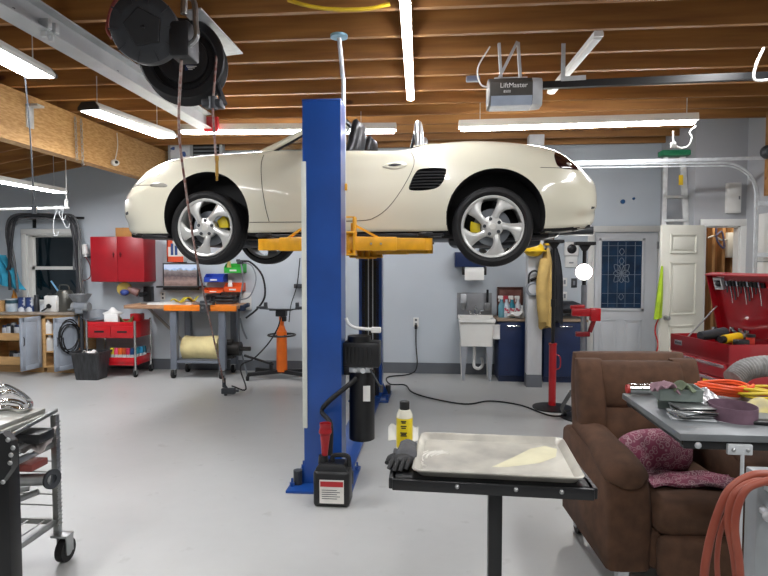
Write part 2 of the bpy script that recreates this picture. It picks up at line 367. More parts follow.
strip('shop_light',a,b,.16,.06,'lit shop light hung low below the beam, above the window at the left',hood=True,chains=(.2,1.1))
a,b=dp(598,39,3.9),dp(551,95,5.2); b.z=a.z
strip('strip_light',a,b,.065,.05,'unlit white strip light slung askew under the joists beside the door opener',lit=False)
# white cord looped at the end of the right strip
q=at(673,131,yR); m=MB(); m.tube([q,at(674,143,yR),at(680,148,yR),at(688,146,yR),at(692,138,yR),at(690,132,yR),at(696,126,yR)],.008,8,6); m.bx(q+V((-.02,-.015,-.16)),q+V((.03,.015,-.11)),.004)
m.thing('power_cord',white_pl,'white cord with a small plug looped below the end of the right strip light','cord')
# unseen area lights added in place of the near half's ceiling tubes
def lamp(x,y,w,h,p,z=3.12):
    l=bpy.data.lights.new('tube_stand_in','AREA'); l.shape='RECTANGLE'; l.size=w; l.size_y=h; l.energy=p; l.color=(.99,.99,1.0)
    o=bpy.data.objects.new('tube_stand_in',l); COL.objects.link(o); o.location=(x,y,z)
lamp(-2.6,1.6,.2,2.4,75); lamp(2.0,1.2,.2,2.4,60); lamp(-.2,-.4,.2,2.4,75); lamp(2.2,3.9,.2,1.4,30,3.15)
l=bpy.data.lights.new('closet_bulb','POINT'); l.energy=9; l.shadow_soft_size=.05; l.color=(1,.88,.7); o=bpy.data.objects.new('closet_bulb',l); COL.objects.link(o); o.location=(3.6,7.55,2.3)
wd=bpy.data.worlds.new('night'); sc.world=wd; wd.use_nodes=True; wd.node_tree.nodes['Background'].inputs[0].default_value=(.01,.015,.025,1); wd.node_tree.nodes['Background'].inputs[1].default_value=.3
sc.view_settings.view_transform='Standard'; sc.view_settings.look='None'; sc.view_settings.gamma=1; sc.view_settings.use_curve_mapping=False; sc.view_settings.exposure=.1
# ---------- two post lift
px0,px1=at(304,400,4.0).x,at(341.5,400,4.0).x; pc=(px0+px1)/2; yN=4.0; yF=6.85; PH=2.72
lift=T('car_lift','tall blue two post lift with yellow arms holding up the cream car','car lift',(pc,(yN+yF)/2,0))
pcN=pc; XF=.045
def post(y0,sgn,h):
    """U channel: web on the outside face, lips turned in towards the car"""
    d=.2*sgn; hw=(px1-px0)/2; th=.012; pc=pcN if sgn>0 else pcN+XF
    m=MB(); o=[(pc-hw,y0),(pc+hw,y0),(pc+hw,y0+d),(pc+hw-.07,y0+d),(pc+hw-.07,y0+d-th*sgn),(pc+hw-th,y0+d-th*sgn),(pc+hw-th,y0+th*sgn),(pc-hw+th,y0+th*sgn),(pc-hw+th,y0+d-th*sgn),(pc-hw+.07,y0+d-th*sgn),(pc-hw+.07,y0+d),(pc-hw,y0+d)]
    m.prism(o,.02,h,'Z'); p=m.build('post',blue_m,lift)
    return p
pn=post(yN,1,PH); pf=post(yF,-1,PH)
m=MB(); m.bx((px0-.002,yN-.004,PH-.004),(px1+.002,yN+.2,PH+.01),.003); m.build('cap_plate',blue_m,pn)
# cream weather strip on the left edge, cable guard on the right
m=MB(); m.bx((px0-.008,yN-.014,.42),(px0+.026,yN-.001,2.3),.004); m.build('edge_strip',mt('cream_edge_strip','#cfd2c8',.5,var=.05),pn)

for y,s in((yN,1),(yF,-1)):
    pc=pcN if s>0 else pcN+XF
    m=MB(); m.bx((pc-.235,min(y-.15*s,y+.38*s),0),(pc+.225,max(y-.15*s,y+.38*s),.02),.004)
    for x in(-.21,.205):
        if 1:
            for yy in(-.06,.3): m.cyl((pc+x,y+yy*s,.02),(pc+x,y+yy*s,.045),.018,n=6); m.cyl((pc+x,y+yy*s,.045),(pc+x,y+yy*s,.075),.008,n=8)
    m.build('base_plate',blue_m,lift)
    for sx in(-1,1):
        m=MB(); hw=(px1-px0)/2; m.prism([(pc+sx*hw,.02),(pc+sx*(hw+.06),.02),(pc+sx*hw,.16)],y+.02*s,y+.035*s,'Y'); m.build('gusset',blue_m,lift)
    for sx in(-.178,.19): MB().cyl((pc+sx,y-.02*s,.02),(pc+sx,y-.02*s,.12),.032,n=14).build('floor_stop',dgrey,lift)
x0,x1=fl(352,473).x-.23,fl(352,473).x
MB().bx((x0,yN+.26,.0),(x1,yF-.26,.022),.004).build('floor_plate',blue_m,lift)
# far post innards: chain; cylinder and black sheet coloured as the shade inside
pc=pcN+XF
m=MB(); m.cyl((pc,yF-.12,.05),(pc,yF-.12,1.9),.03,n=14); m.build('hydraulic_ram',dgrey,pf)
m=MB(); m.bx((pc-.1,yF-.2,.04),(pc+.1,yF-.19,1.62)); m.build('interior_shade',black_m,pf)
m=MB(); m.cyl((pc-.02,yF-.215,.1),(pc-.02,yF-.215,1.65),.006,n=6); m.cyl((pc+.03,yF-.215,.1),(pc+.03,yF-.215,1.65),.006,n=6); m.build('cable',galv,pf)
pc=pcN
m=MB(); m.cyl((pc,yN+.13,.05),(pc,yN+.13,1.9),.035,n=12); m.build('hydraulic_ram',steel,pn)
# carriages and arms
ZA=1.737
for y,s in((yN,1),(yF,-1)):
    yc=y+.31*s
    m=MB()
    m.bx((pc-.17,min(yc-.08,yc+.06),ZA-.09),(pc+.2,max(yc-.08,yc+.06),ZA-.075),.003)
    m.bx((pc-.17,min(yc-.08,yc+.06),ZA+.075),(pc+.2,max(yc-.08,yc+.06),ZA+.09),.003)
    for x in(-.17,-.02,.05,.19): m.bx((pc+x-.008,min(yc-.07,yc+.05),ZA-.08),(pc+x+.008,max(yc-.07,yc+.05),ZA+.2 if x in(.05,.19) else ZA+.08),.002)
    m.bx((pc+.05,min(yc-.07,yc-.055),ZA+.19),(pc+.19,max(yc-.07,yc-.055),ZA+.2))
    m.bx((pc-.12,min(yc-.2*s,yc-.08*s),ZA-.1),(pc+.12,max(yc-.2*s,yc-.08*s),ZA+.3),.004)
    car_=m.build('carriage',yell,lift)
    for xe,ye in((-.56,.5),(.72,.46)):
        p=V((pc+(.12 if xe>0 else -.12),yc,ZA)); q=V((pc+xe,y+(ye)*s,ZA)); d=(q-p).normalized()
        m=MB(); m.bar(p,p+(q-p)*.62,.1,.105,.006); m.cyl(p+V((0,0,-.075)),p+V((0,0,.075)),.055,n=18)
        n_=V((-d.y,d.x,0))*.045
        g0=p+d*.05; m.bar(g0+V((0,0,.15)),g0+d*.2+V((0,0,.045)),.02,.016); m.bar(g0+V((0,0,.04)),g0+V((0,0,.155)),.02,.02)
        arm=m.build('swing_arm',yell,lift)
        m=MB(); m.bar(p+(q-p)*.55,q,.09,.092,.004); m.cyl(q+V((0,0,-.045)),q+V((0,0,.045)),.05,n=16); m.build('arm_extension',yell,arm)
        m=MB(); m.cyl(q+V((0,0,.045)),q+V((0,0,.06)),.022,n=12); m.lathe([(.001,.055),(.06,.057),(.062,.08),(.05,.089),(.001,.089)],q,(0,0,1),20); m.build('lift_pad',black_r,arm)
        m=MB(); 
        for k in(.3,.42): c=p+(q-p)*k-V((-d.y,d.x,0))*.0; m.cyl(c+V((d.y,-d.x,0))*s*.05,c+V((d.y,-d.x,0))*s*.06,.008,n=8)
        m.build('pin',steel,arm)
# power unit on the right flank of the near post
t0=at(344,350,4.12); mx=at(362,400,4.15).x; zt,zb=at(362,371,4.15).z,at(362,438,4.15).z; zm=at(362,337,4.15).z; yq=4.15
m=MB(); m.cyl((mx,yq,zb),(mx,yq,zt),.093,n=32); m.cyl((mx,yq,zb-.004),(mx,yq,zb+.02),.086,n=32); m.build('oil_tank',black_m,lift)
m=MB(); m.bx((mx-.13,yq-.09,zt+.04),(mx+.135,yq+.09,zm-.03),.012)
m.cyl((mx-.02,yq,zm-.06),(mx-.02,yq,zm+.01),.085,n=24)
for k in range(7): m.bx((mx-.11+k*.03,yq-.1,zt+.07),(mx-.1+k*.03,yq-.088,zm-.06))
m.bx((px1,yq-.06,zt-.02),(mx-.08,yq+.06,zm-.04),.004); mo=m.build('pump_motor',black_m,lift)
m=MB(); m.bx((mx-.085,yq-.07,zt),(mx+.07,yq+.07,zt+.045),.006); m.cyl((mx+.02,yq-.1,zt+.02),(mx+.02,yq-.06,zt+.02),.02,n=10); m.cyl((mx-.04,yq-.095,zt+.02),(mx-.04,yq-.06,zt+.02),.016,n=10); m.build('valve_block',galv,mo)
m=MB(); m.tube([(mx+.07,yq-.08,zt+.03),(mx+.11,yq-.09,zt-.04),(mx+.15,yq-.1,zt-.1)],.008,8); m.cyl((mx+.15,yq-.1,zt-.13),(mx+.152,yq-.1,zt-.08),.014,n=10); m.build('release_lever',dgrey,mo)
m=MB(); m.bx((mx+.02,yq-.0945,zt-.2),(mx+.07,yq-.08,zt-.09)); m.build('rating_plate',white_pl,mo)
m=MB(); q=at(346,318,4.1); e=at(381,330,4.1); m.tube([q,at(349,324,4.1),at(357,328,4.1),e],.012,8); m.bx(e+V((-.07,-.02,-.02)),e+V((.0,.02,.02)),.006); m.build('cable_sleeve',white_pl,lift)
m=MB(); cxp=at(344.2,300,4.22).x; m.tube([(cxp,4.22,1.15),(cxp,4.22,2.75),(cxp-.004,4.2,2.95),(cxp-.012,4.1,ZC-.02)],.016,8,4); m.build('conduit',galv,lift)
m=MB(); m.cyl((cxp-.012,4.1,ZC-.02),(cxp-.012,4.1,ZC-.003),.062,n=20); m.build('ceiling_box',mt('pale_blue_box','#7fa9bd',.5),lift)
m=MB(); m.bx((cxp-.012,4.18,2.12),(cxp+.03,4.2,2.17),.003); m.build('switch_tab',yell,lift)
# oil jug, funnel and hose
jx,jy=fl(331,508).x,fl(331,508).y+.08; jz=.3
m=MB(); jug=T('oil_jug','black oil jug with a white and red label at the foot of the blue post','jug',(jx,jy,0))
m.bx((jx-.12,jy-.08,0),(jx+.12,jy+.08,.24),.025,3)
m.rings([[V((jx+x*a,jy+y*a,z)) for x,y in((-.1,-.065),(.1,-.065),(.1,.065),(-.1,.065))] for a,z in((1.05,.235),(1.0,.255),(.82,.275),(.8,.28))])
m.tube([(jx+.0,jy,.27),(jx-.0,jy,.315),(jx+.05,jy,.325),(jx+.1,jy,.315),(jx+.11,jy,.25)],.016,8)
m.cyl((jx-.065,jy,.27),(jx-.065,jy,.32),.035,.03,n=18); m.build('body',black_pl,jug)
MB().bx((jx-.075,jy-.0825,.03),(jx+.085,jy-.079,.185)).build('label',mt('white_label','#dcd9d2',.5),jug)
m=MB(); m.bx((jx-.07,jy-.0835,.14),(jx+.08,jy-.082,.175)); m.build('label_band',mt('label_red','#b3262a',.5),jug)
m=MB()
for k in range(5): m.bx((jx-.06,jy-.0835,.06+k*.014),(jx+.04+.02*(k%2),jy-.082,.064+k*.014))
m.build('label_text',dgrey,jug)
fx=jx-.065
m=MB(); m.lathe([(.0,.322),(.02,.322),(.028,.41),(.032,.44),(.036,.5),(.04,.535),(.035,.535),(.03,.49),(.0,.45)],(fx,jy,0),(.03,0,1),20); 
m.lathe([(.033,.455),(.044,.475),(.038,.505)],(fx,jy,0),(.03,0,1),20)
m.thing('funnel',mt('red_plastic','#96121a',.4),'red plastic funnel standing in the neck of the black oil jug','funnel')
m=MB(); m.tube([(fx+.035,jy+.06,.3),(fx+.03,jy+.1,.5),at(322,412,4.0),at(328,402,3.98),at(345,388,4.0),at(357,378,4.03)],.017,10,8)
m.thing('oil_hose',black_r,'black hose looping from the lift pump down beside the red funnel','hose')
# ---------- the car, built along x (nose at -x), y across (near side negative), z up from the road
CA=R(-3.35); CO=V((-1.906,5.635,1.677))
car=T('car','cream white two seat convertible with its top down, raised on the blue lift','car',CO,CA,local=True)
paint=mt('pearl_cream_paint','#d0ccb8',.28,var=.015,sc=1,coat=1)
ST=[(-.985,.47,.10,.465,.20,.42,.17,.34),(-.955,.53,.26,.52,.42,.42,.38,.27),(-.89,.585,.43,.575,.60,.43,.54,.2),(-.78,.635,.53,.64,.715,.46,.66,.17),(-.65,.675,.60,.735,.79,.49,.75,.155),(-.5,.715,.635,.80,.835,.51,.81,.15),(-.3,.755,.655,.845,.862,.5,.845,.15),
(0,.80,.665,.866,.875,.5,.855,.15),(.3,.835,.675,.872,.875,.5,.85,.15),(.55,.86,.70,.878,.868,.5,.835,.15),(.9,.85,.745,.86,.862,.5,.83,.15),(1.3,.84,.755,.848,.862,.5,.83,.15),(1.68,.85,.75,.842,.866,.5,.835,.15),(1.9,.905,.715,.885,.878,.5,.85,.15),
(2.2,.925,.69,.912,.888,.48,.865,.155),(2.5,.905,.685,.897,.89,.48,.87,.16),(2.8,.875,.665,.857,.878,.48,.85,.165),(2.95,.84,.63,.815,.852,.475,.81,.17),(3.08,.775,.585,.735,.80,.47,.745,.185),(3.18,.70,.53,.655,.72,.46,.65,.205),(3.255,.62,.45,.59,.60,.45,.52,.25),(3.295,.55,.3,.53,.42,.44,.36,.32)]
def sect(q):
    ht,cy,ch,w,wh,lw,sh=q
    return [(0,ht),(cy*.5,ht*.55+ch*.45+.006),(cy,ch),(cy*.35+w*.65,ch*.72+wh*.28),(w*.985,wh*.72+ch*.28),(w,wh),(w*.985+lw*.015,wh*.62+sh*.38),(lw+.012,sh+.085),(lw,sh+.03),(lw-.035,sh),(lw*.5,sh),(0,sh)]
def lerpst(x):
    for i in range(len(ST)-1):
        if ST[i][0]<=x<=ST[i+1][0]+1e-9: break
    p=[ST[max(0,i-1)],ST[i],ST[i+1],ST[min(len(ST)-1,i+2)]]; t=(x-p[1][0])/(p[2][0]-p[1][0]); out=[]
    for k in range(1,8):
        d=p[2][0]-p[1][0]; m0=(p[2][k]-p[0][k])/max(1e-6,p[2][0]-p[0][0])*d; m1=(p[3][k]-p[1][k])/max(1e-6,p[3][0]-p[1][0])*d
        out.append((2*t**3-3*t*t+1)*p[1][k]+(t**3-2*t*t+t)*m0+(-2*t**3+3*t*t)*p[2][k]+(t**3-t*t)*m1)
    return out
def half(x,n=4):
    P=[V((a,b,0)) for a,b in sect(lerpst(x))]; r=cm(P[:10],n)+[P[10],P[11]]
    return [(p.x,p.y) for p in r]
def side_y(x,h):
    """half width of the body side at height h"""
    P=half(x); best=0
    for (a,b),(c,d) in zip(P,P[1:]):
        if min(b,d)-1e-6<=h<=max(b,d)+1e-6 and abs(b-d)>1e-6:
            best=max(best,a+(c-a)*(h-b)/(d-b))
    return best
xs=[]; x=-.985
while x<3.295: xs.append(x); x+=.018 if (x<-.8 or x>3.05) else .04
xs.append(3.295)
m=MB(); RR=[]
for x in xs:
    P=half(x); RR.append([V((x,-a,b)) for a,b in P]+[V((x,a,b)) for a,b in P[-2:0:-1]])
m.rings(RR)
body=m.build('body',[paint],car,ang=50)
AF=(.02,.305,.385); AR=(2.437,.275,.385)
cut=[]
def cutter(mb):
    o=mb.build('cut',paint); o.parent=car; cut.append(o); md=body.modifiers.new('b','BOOLEAN'); md.object=o; md.operation='DIFFERENCE'; md.solver='EXACT'
for cx_,cz_,r_ in(AF,AR):
    for s in(-1,1): cutter(MB().cyl((cx_,s*.56,cz_),(cx_,s*1.1,cz_),r_,n=56))
# cockpit well
PLAN=[(.62,-.5),(.62,.5),(.8,.64),(1.2,.67),(1.66,.64),(1.74,.5),(1.74,-.5),(1.66,-.64),(1.2,-.67),(.8,-.64)]
PL=[(p.x,p.y) for p in cm([V((a,b,0)) for a,b in PLAN],4,True)]
m=MB(); m.prism(PL,.36,1.4,'Z'); cutter(m)
# side air intake pocket
VT=[(1.755,.505),(1.765,.56),(1.80,.635),(1.84,.668),(1.93,.675),(2.03,.67),(2.05,.645),(2.03,.57),(1.99,.52),(1.93,.50),(1.83,.493)]
VP=[(p.x,p.y) for p in cm([V((a,b,0)) for a,b in VT],3,True)]
for s in(-1,1):
    m=MB(); m.prism(VP,.80*s,1.1*s,'Y'); cutter(m)
# tail lamp pocket is left on the surface; sockets done
bpy.context.view_layer.update()
dg=bpy.context.evaluated_depsgraph_get(); me=bpy.data.meshes.new_from_object(body.evaluated_get(dg)); body.modifiers.clear(); body.data=me
for o in cut: bpy.data.objects.remove(o)
liner=mt('wheel_well_liner','#0b0b0c',.8,var=.3); inter=mt('cockpit_trim','#17181a',.6,var=.2)
me.materials.clear(); 
for q in(paint,liner,inter): me.materials.append(q)
bm=bmesh.new(); bm.from_mesh(me)
def inpoly(x,y,P):
    c=False
    for (a,b),(d,e) in zip(P,P[1:]+P[:1]):
        if (b>y)!=(e>y) and x<(d-a)*(y-b)/(e-b)+a: c=not c
    return c
for f in bm.faces:
    c=f.calc_center_median(); f.smooth=True; f.material_index=0
    for cx_,cz_,r_ in(AF,AR):
        if all(abs(math.hypot(v.co.x-cx_,v.co.z-cz_)-r_)<.004 for v in f.verts) or (abs(abs(c.y)-.56)<.003 and math.hypot(c.x-cx_,c.z-cz_)<r_): f.material_index=1
    if abs(f.normal.z)<.3 and .37<c.z and all(abs(v.co.y)<.675 and .6<v.co.x<1.75 for v in f.verts) : f.material_index=2
    if abs(c.z-.36)<.004: f.material_index=2
    if c.z<.2 and f.normal.z<-.7: f.material_index=1
    if 1.75<c.x<2.06 and .49<c.z<.68:
        if abs(abs(c.y)-.80)<.004 or (abs(f.normal.y)<.45 and abs(c.y)>.79 and abs(c.y)<side_y(c.x,c.z)-.003): f.material_index=1
bm.to_mesh(me); bm.free(); me.set_sharp_from_angle(angle=R(40))
# intake slats
m=MB()
for s in(-1,1):
    for k in range(6):
        z=.525+k*.024; xa,xb=1.75,2.06
        xi=[1.75+.31*i/60 for i in range(61) if inpoly(1.75+.31*i/60,z,VP)]
        if xi: m.bar((xi[0],s*.835,z),(xi[-1],s*.835,z),.03,.008)
m.build('intake_slats',black_pl,car)
def on_side(pts,r,mat,name,parent,lift_=.001,s=-1):
    m=MB(); m.tube([(x,s*(side_y(x,h)+lift_),h) for x,h in pts],r,6,0); return m.build(name,mat,parent)
seam=mt('panel_gap','#4a4740',.7)
def dens(P,n=8): return [(p.x,p.y) for p in cm([V((a,b,0)) for a,b in P],n)]
on_side(dens([(.505,.83),(.50,.75),(.515,.6),(.55,.38),(.575,.262)]),.0028,seam,'door_gap',body)
on_side(dens([(1.755,.83),(1.79,.75),(1.775,.66),(1.69,.5),(1.58,.36),(1.47,.285),(1.36,.262),(1.0,.256),(.6,.256),(.405,.256)]),.0028,seam,'door_gap',body)
on_side(dens([(2.78,.66),(3.0,.655),(3.09,.652)]),.0024,seam,'bumper_gap',body)
on_side(dens([(-.355,.585),(-.5,.59),(-.7,.60),(-.82,.602)]),.0024,seam,'bumper_gap',body)
# seams over the hood and the rear lid are left to the surface; door handle
def patch(name,mat,poly,parent,out=.012,s=-1,n=3,bev=.004,up=1):
    P=[(p.x,p.y) for p in cm([V((a,b,0)) for a,b in poly],n,True)]
    cxm=sum(p[0] for p in P)/len(P); czm=sum(p[1] for p in P)/len(P)
    rg=[]
    for sc_,ou in((1.0,-.012),(1.0,out*.4),(.93,out*.85),(.6,out),(.2,out)):
        rg.append([V((cxm+(a-cxm)*sc_,s*(side_y(cxm+(a-cxm)*sc_,czm+(b-czm)*sc_)+ou),czm+(b-czm)*sc_)) for a,b in P])
    m=MB(); m.rings(rg); return m.build(name,mat,parent,ang=60)
for s in(-1,1):
    h_=patch('door_handle',paint,[(1.53,.70),(1.60,.675),(1.69,.68),(1.735,.705),(1.69,.735),(1.60,.73)],car,.006,s)
    patch('handle_grip',black_pl,[(1.575,.708),(1.62,.698),(1.675,.703),(1.69,.712),(1.63,.722)],h_,.010,s)
    smoke=mt('smoked_lamp','#1a0c0e',.08,hx2='#3a1014',sc=9,coat=1)
    tl=patch('tail_lamp',smoke,[(2.895,.735),(2.905,.79),(2.95,.80),(3.03,.745),(3.09,.672),(3.06,.652),(2.93,.66)],car,.006,s)
    patch('tail_lamp_lens',mt('clear_lamp','#b9b3b0',.1,coat=1),[(2.985,.70),(3.01,.71),(3.035,.69),(3.01,.68)],tl,.009,s)
    patch('side_marker',mt('smoked_marker','#8d8a80',.2,coat=1),[(-.50,.60),(-.40,.607),(-.335,.585),(-.35,.565),(-.49,.575)],car,.004,s)
    patch('head_lamp',mt('head_lamp_glass','#c9cbc9',.08,coat=1),[(-.80,.575),(-.76,.615),(-.62,.66),(-.52,.70),(-.54,.655),(-.66,.60)],car,.003,s)
# windscreen frame, glass, mirror
for s in(-1,1):
    m=MB(); m.tube([(.46,s*.69,.865),(.62,s*.655,.945),(.82,s*.60,1.06),(1.02,s*.545,1.165),(1.10,s*.50,1.19)],lambda t:.028-.006*t,10,6); m.build('windscreen_pillar',paint,car)
    m=MB(); m.tube([(.56,s*.672,.875),(.70,s*.64,.955),(.86,s*.592,1.05),(.90,s*.60,.95),(.86,s*.66,.86)],.011,6,4); m.build('quarter_seal',black_r,car)
m=MB(); m.tube([(1.10,-.5,1.19),(1.115,-.25,1.205),(1.12,0,1.21),(1.115,.25,1.205),(1.10,.5,1.19)],.022,8,5); m.build('windscreen_header',black_pl,car)
glass=bpy.data.materials.new('windscreen_glass'); glass.use_nodes=True; gb=glass.node_tree.nodes['Principled BSDF']; gb.inputs['Transmission Weight'].default_value=1; gb.inputs['Roughness'].default_value=.02; gb.inputs['IOR'].default_value=1.1; gb.inputs['Base Color'].default_value=(.82,.9,.88,1)
m=MB(); m.grid(lambda u,v:(.49+.61*u-.03*(1-(2*v-1)**2),(2*v-1)*(.66-.16*u),.885+.305*u+.01*(1-(2*v-1)**2)),8,10,.004); m.build('windscreen',glass,car)
m=MB(); m.box((1.02,0,1.13),(.03,.24,.07),.02); m.tube([(1.02,0,1.14),(1.08,0,1.2)],.01,6,0); m.build('rear_view_mirror',black_pl,car)
for s in(-1,1):
    m=MB(); m.sph((.97,s*.93,.93),.1,(.75,1.0,.62),16,10); m.tube([(.91,s*.8,.86),(.94,s*.86,.89),(.97,s*.92,.91)],.02,8,3); m.build('door_mirror',paint,car)
# seats with integral head rests
leather=mt('black_leather','#15161a',.42,var=.2,sc=14,bump=.1)
for s in(-1,1):
    m=MB(); y=s*.34
    m.rings([[V((x0-.13+math.cos(a)*tx,y+math.copysign(abs(math.sin(a))**.7,math.sin(a))*w_,z+ -math.cos(a)*.02)) for a in [2*PI*k/16 for k in range(16)]] for x0,z,w_,tx in((1.2,.42,.2,.07),(1.23,.6,.25,.08),(1.29,.8,.255,.075),(1.335,.92,.22,.065),(1.35,.98,.18,.065),(1.37,1.09,.175,.06),(1.38,1.16,.15,.05),(1.38,1.185,.09,.02))])
    m.box((1.0,y,.45),(.5,.48,.16),.05); m.build('seat',leather,car,ang=60)
m=MB(); m.tube([(.72,-.62,.8),(.72,0,.84),(.72,.62,.8)],.09,10,4); m.build('dashboard',inter,car)
m=MB(); m.lathe([(.165,-.012),(.178,0),(.165,.012),(.152,0),(.165,-.012)],(.93,-.34,.80),(.9,0,.42),28); m.bar((.93,-.34-.15,.8),(.93,-.34+.15,.8),.03,.02); m.tube([(.93,-.34,.8),(.72,-.34,.72)],.03,8,0); m.build('steering_wheel',black_pl,car)
# roll over hoops behind the seats
for s in(-1,1):
    m=MB(); y=s*.34; m.tube([(1.80,y-.17,.83),(1.79,y-.165,1.0),(1.785,y-.12,1.11),(1.785,y,1.14),(1.785,y+.12,1.11),(1.79,y+.165,1.0),(1.80,y+.17,.83)],.03,10,5); m.build('roll_hoop',mt('satin_silver','#b5b8ba',.28,.8),car)
    MB().box((1.795,y,.97),(.012,.29,.24),.03).build('wind_net',black_r,car)
    m=MB(); m.tube([(1.72,y-.16,.85),(1.755,y-.15,1.0),(1.775,y-.12,1.08)],.013,8,4); m.build('hoop_stay',black_pl,car)
m=MB(); m.grid(lambda u,v:(1.76+.36*u,(2*v-1)*.6,.905+.035*math.sin(PI*min(1,u*1.1))*(1-(2*v-1)**2*.6)),8,12,.012); m.build('hood_cover',mt('folded_top_cover','#cfcbb8',.4,var=.03),car)
# floor pan, exhaust, engine, suspension underneath
m=MB(); m.bx((-.5,-.5,.125),(2.9,.5,.16),.01); 
for x in(.5,1.95): m.bx((x-.05,-.82,.135),(x+.05,.82,.152),.004)
m.bx((.45,-.84,.135),(2.03,-.74,.155),.004); m.build('underbody',black_pl,car)
m=MB(); m.bx((2.05,-.4,.06),(2.85,.4,.16),.04); m.build('engine',dgrey,car); m=MB(); m.bx((-.35,-.35,.07),(.2,.35,.15),.03); m.build('front_subframe',dgrey,car)
m=MB(); m.tube([(2.3,-.3,.12),(2.75,-.45,.13),(2.95,-.3,.16)],.03,10,5); m.lathe([(.07,-.3),(.08,-.28),(.08,.28),(.07,.3)],(2.95,0,.21),(0,1,0),20,cap=True); m.cyl((3.05,-.05,.21),(3.34,-.05,.21),.045,n=18); m.build('exhaust',dgrey,car)
m=MB(); m.bx((-.9,-.5,.15),(-.45,.5,.2),.02); m.bx((-.62,-.8,.125),(-.36,-.5,.165),.02); m.bx((-.62,.5,.125),(-.36,.8,.165),.02); m.build('front_undertray',black_pl,car)
m=MB()
m.grid(lambda u,v:(2.83+.37*u-.0*v,(2*v-1)*(.80-.16*u),.155+.075*u),6,10,.018); m.build('rear_valance',paint,car)
m=MB(); m.bar((3.06,-.66,.185),(3.2,-.6,.215),.05,.03,.01); m.build('valance_tip',black_pl,car)
for x,z in((0,.21),(2.416,.205)):
    for s in(-1,1):
        m=MB(); m.bar((x-.12,s*.3,.2),(x,s*.66,z-.08),.05,.03,.005); m.bar((x+.2,s*.3,.2),(x,s*.66,z-.08),.04,.03,.005); m.cyl((x+.03,s*.55,z-.05),(x+.03,s*.5,.62),.045,n=14); m.cyl((x,s*.3,z),(x,s*.68,z),.025,n=10); m.build('suspension_arm',dgrey,car)
# wheels
silver=mt('wheel_silver','#c6c7c3',.3,.45,var=.04,coat=.4)
def wheel(tr,tw,rimr):
    """axis along y, face towards -y, centre of the outer face at the origin"""
    m=MB(); w=tw
    m.lathe([(rimr,-.004),(rimr+.004,.006),(rimr-.012,.012),(rimr-.02,.03),(rimr-.024,.1),(rimr-.02,w-.01),(rimr+.004,w),(rimr+.008,w-.01),(rimr-.01,w-.03),(rimr-.014,.03),(rimr,.012)],(0,0,0),(0,1,0),64)
    m.lathe([(rimr-.018,.016),(rimr-.02,.002),(rimr-.008,-.005),(rimr,-.004),(rimr,.02)],(0,0,0),(0,1,0),64)
    for k in range(5):
        a0=PI/2+2*PI*k/5-.15; rg=[]
        for i in range(13):
            t=i/12; r=.035+(rimr-.052)*t
            tw_=-.42*(t**1.3); 
            wl=.052-.030*math.sin(PI*min(1,t*1.02))**.8+.050*t**3; wr=.052-.026*math.sin(PI*min(1,t*1.02))**.8+.062*t**3
            yo=.012-.02*math.sin(PI*t)*.6+ .004*(1-t); th=.034
            c=V((math.cos(a0+tw_)*r,0,math.sin(a0+tw_)*r)); tg=V((-math.sin(a0+tw_),0,math.cos(a0+tw_)))
            pr=[(-wl,.014),(-wl*.8,.003),(-.2*wl,-.004),(.4*wr,.0),(.85*wr,.008),(wr,.02),(wr*.8,th),(-wl*.8,th)]
            rg.append([c+tg*p+V((0,yo+q,0)) for p,q in pr])
        m.rings(rg)
    m.lathe([(.0,.0),(.035,.0),(.07,.006),(.085,.014),(.088,.06),(.0,.06)],(0,0,0),(0,1,0),36)
    return m
wheel_n=[]
cal=mt('yellow_caliper','#d8c010',.35,var=.05); tyre_m=mt('tyre_rubber','#101011',.72,var=.2,sc=20)
for i,(x,z,tr,tw,s) in enumerate([(0,.216,.318,.205,-1),(2.416,.204,.320,.255,-1),(0,.216,.318,.205,1),(2.416,.204,.320,.255,1)]):
    rimr=.246
    wh=wheel(tr,tw,rimr).build('wheel',silver,car,ang=45)
    m=MB(); w=tw; m.lathe([(rimr-.002,.012),(rimr+.006,.0),(rimr+.03,-.012),(tr-.045,-.014),(tr-.018,-.004),(tr-.004,.014),(tr,.035),(tr,w*.3),(tr-.006,w*.31),(tr-.006,w*.34),(tr,w*.35),(tr,w*.65),(tr-.006,w*.66),(tr-.006,w*.69),(tr,w*.7),(tr,w-.03),(tr-.012,w-.008),(tr-.05,w+.01),(rimr+.02,w),(rimr,w-.01)],(0,0,0),(0,1,0),64); ty=m.build('tyre',tyre_m,wh)
    m=MB(); m.lathe([(.05,.1),(.15,.1),(.15,.125),(.05,.125)],(0,0,0),(0,1,0),36,cap=True); m.build('brake_disc',grey_m,wh)
    sg=1 if i%2==0 else -1
    m=MB(); m.lathe([(.095,.075),(.15,.07),(.175,.08),(.175,.14),(.1,.14),(.095,.075)],(0,0,0),(0,1,0),12,a0=(-.98 if sg>0 else PI-.5),a1=(-.34 if sg>0 else PI+.22)); m.build('brake_caliper',cal,wh)
    m=MB(); m.lathe([(.0,-.004),(.025,-.003),(.03,.002),(.03,.01)],(0,0,0),(0,1,0),24); m.build('centre_cap',mt('cap_silver','#d0cfc8',.3,.4),wh)
    for k in range(5):
        a=PI/2+2*PI*k/5+.3; c=V((math.cos(a)*.062,0,math.sin(a)*.062)); m=MB(); m.cyl(c+V((0,.004,0)),c+V((0,-.002,0)),.014,n=14); m.cyl(c+V((0,.004,0)),c+V((0,-.006,0)),.009,n=6); m.build('lug_nut',dgrey,wh)
    m=MB(); m.cyl((0,.13,0),(0,.2,0),.1,n=24); m.cyl((0,.1,0),(0,.13,0),.075,n=20); m.build('hub',black_m,wh)
    wh.location=(x,s*.84,z); wh.rotation_euler=(0,R(18 if x==0 else 3),0 if s<0 else PI)
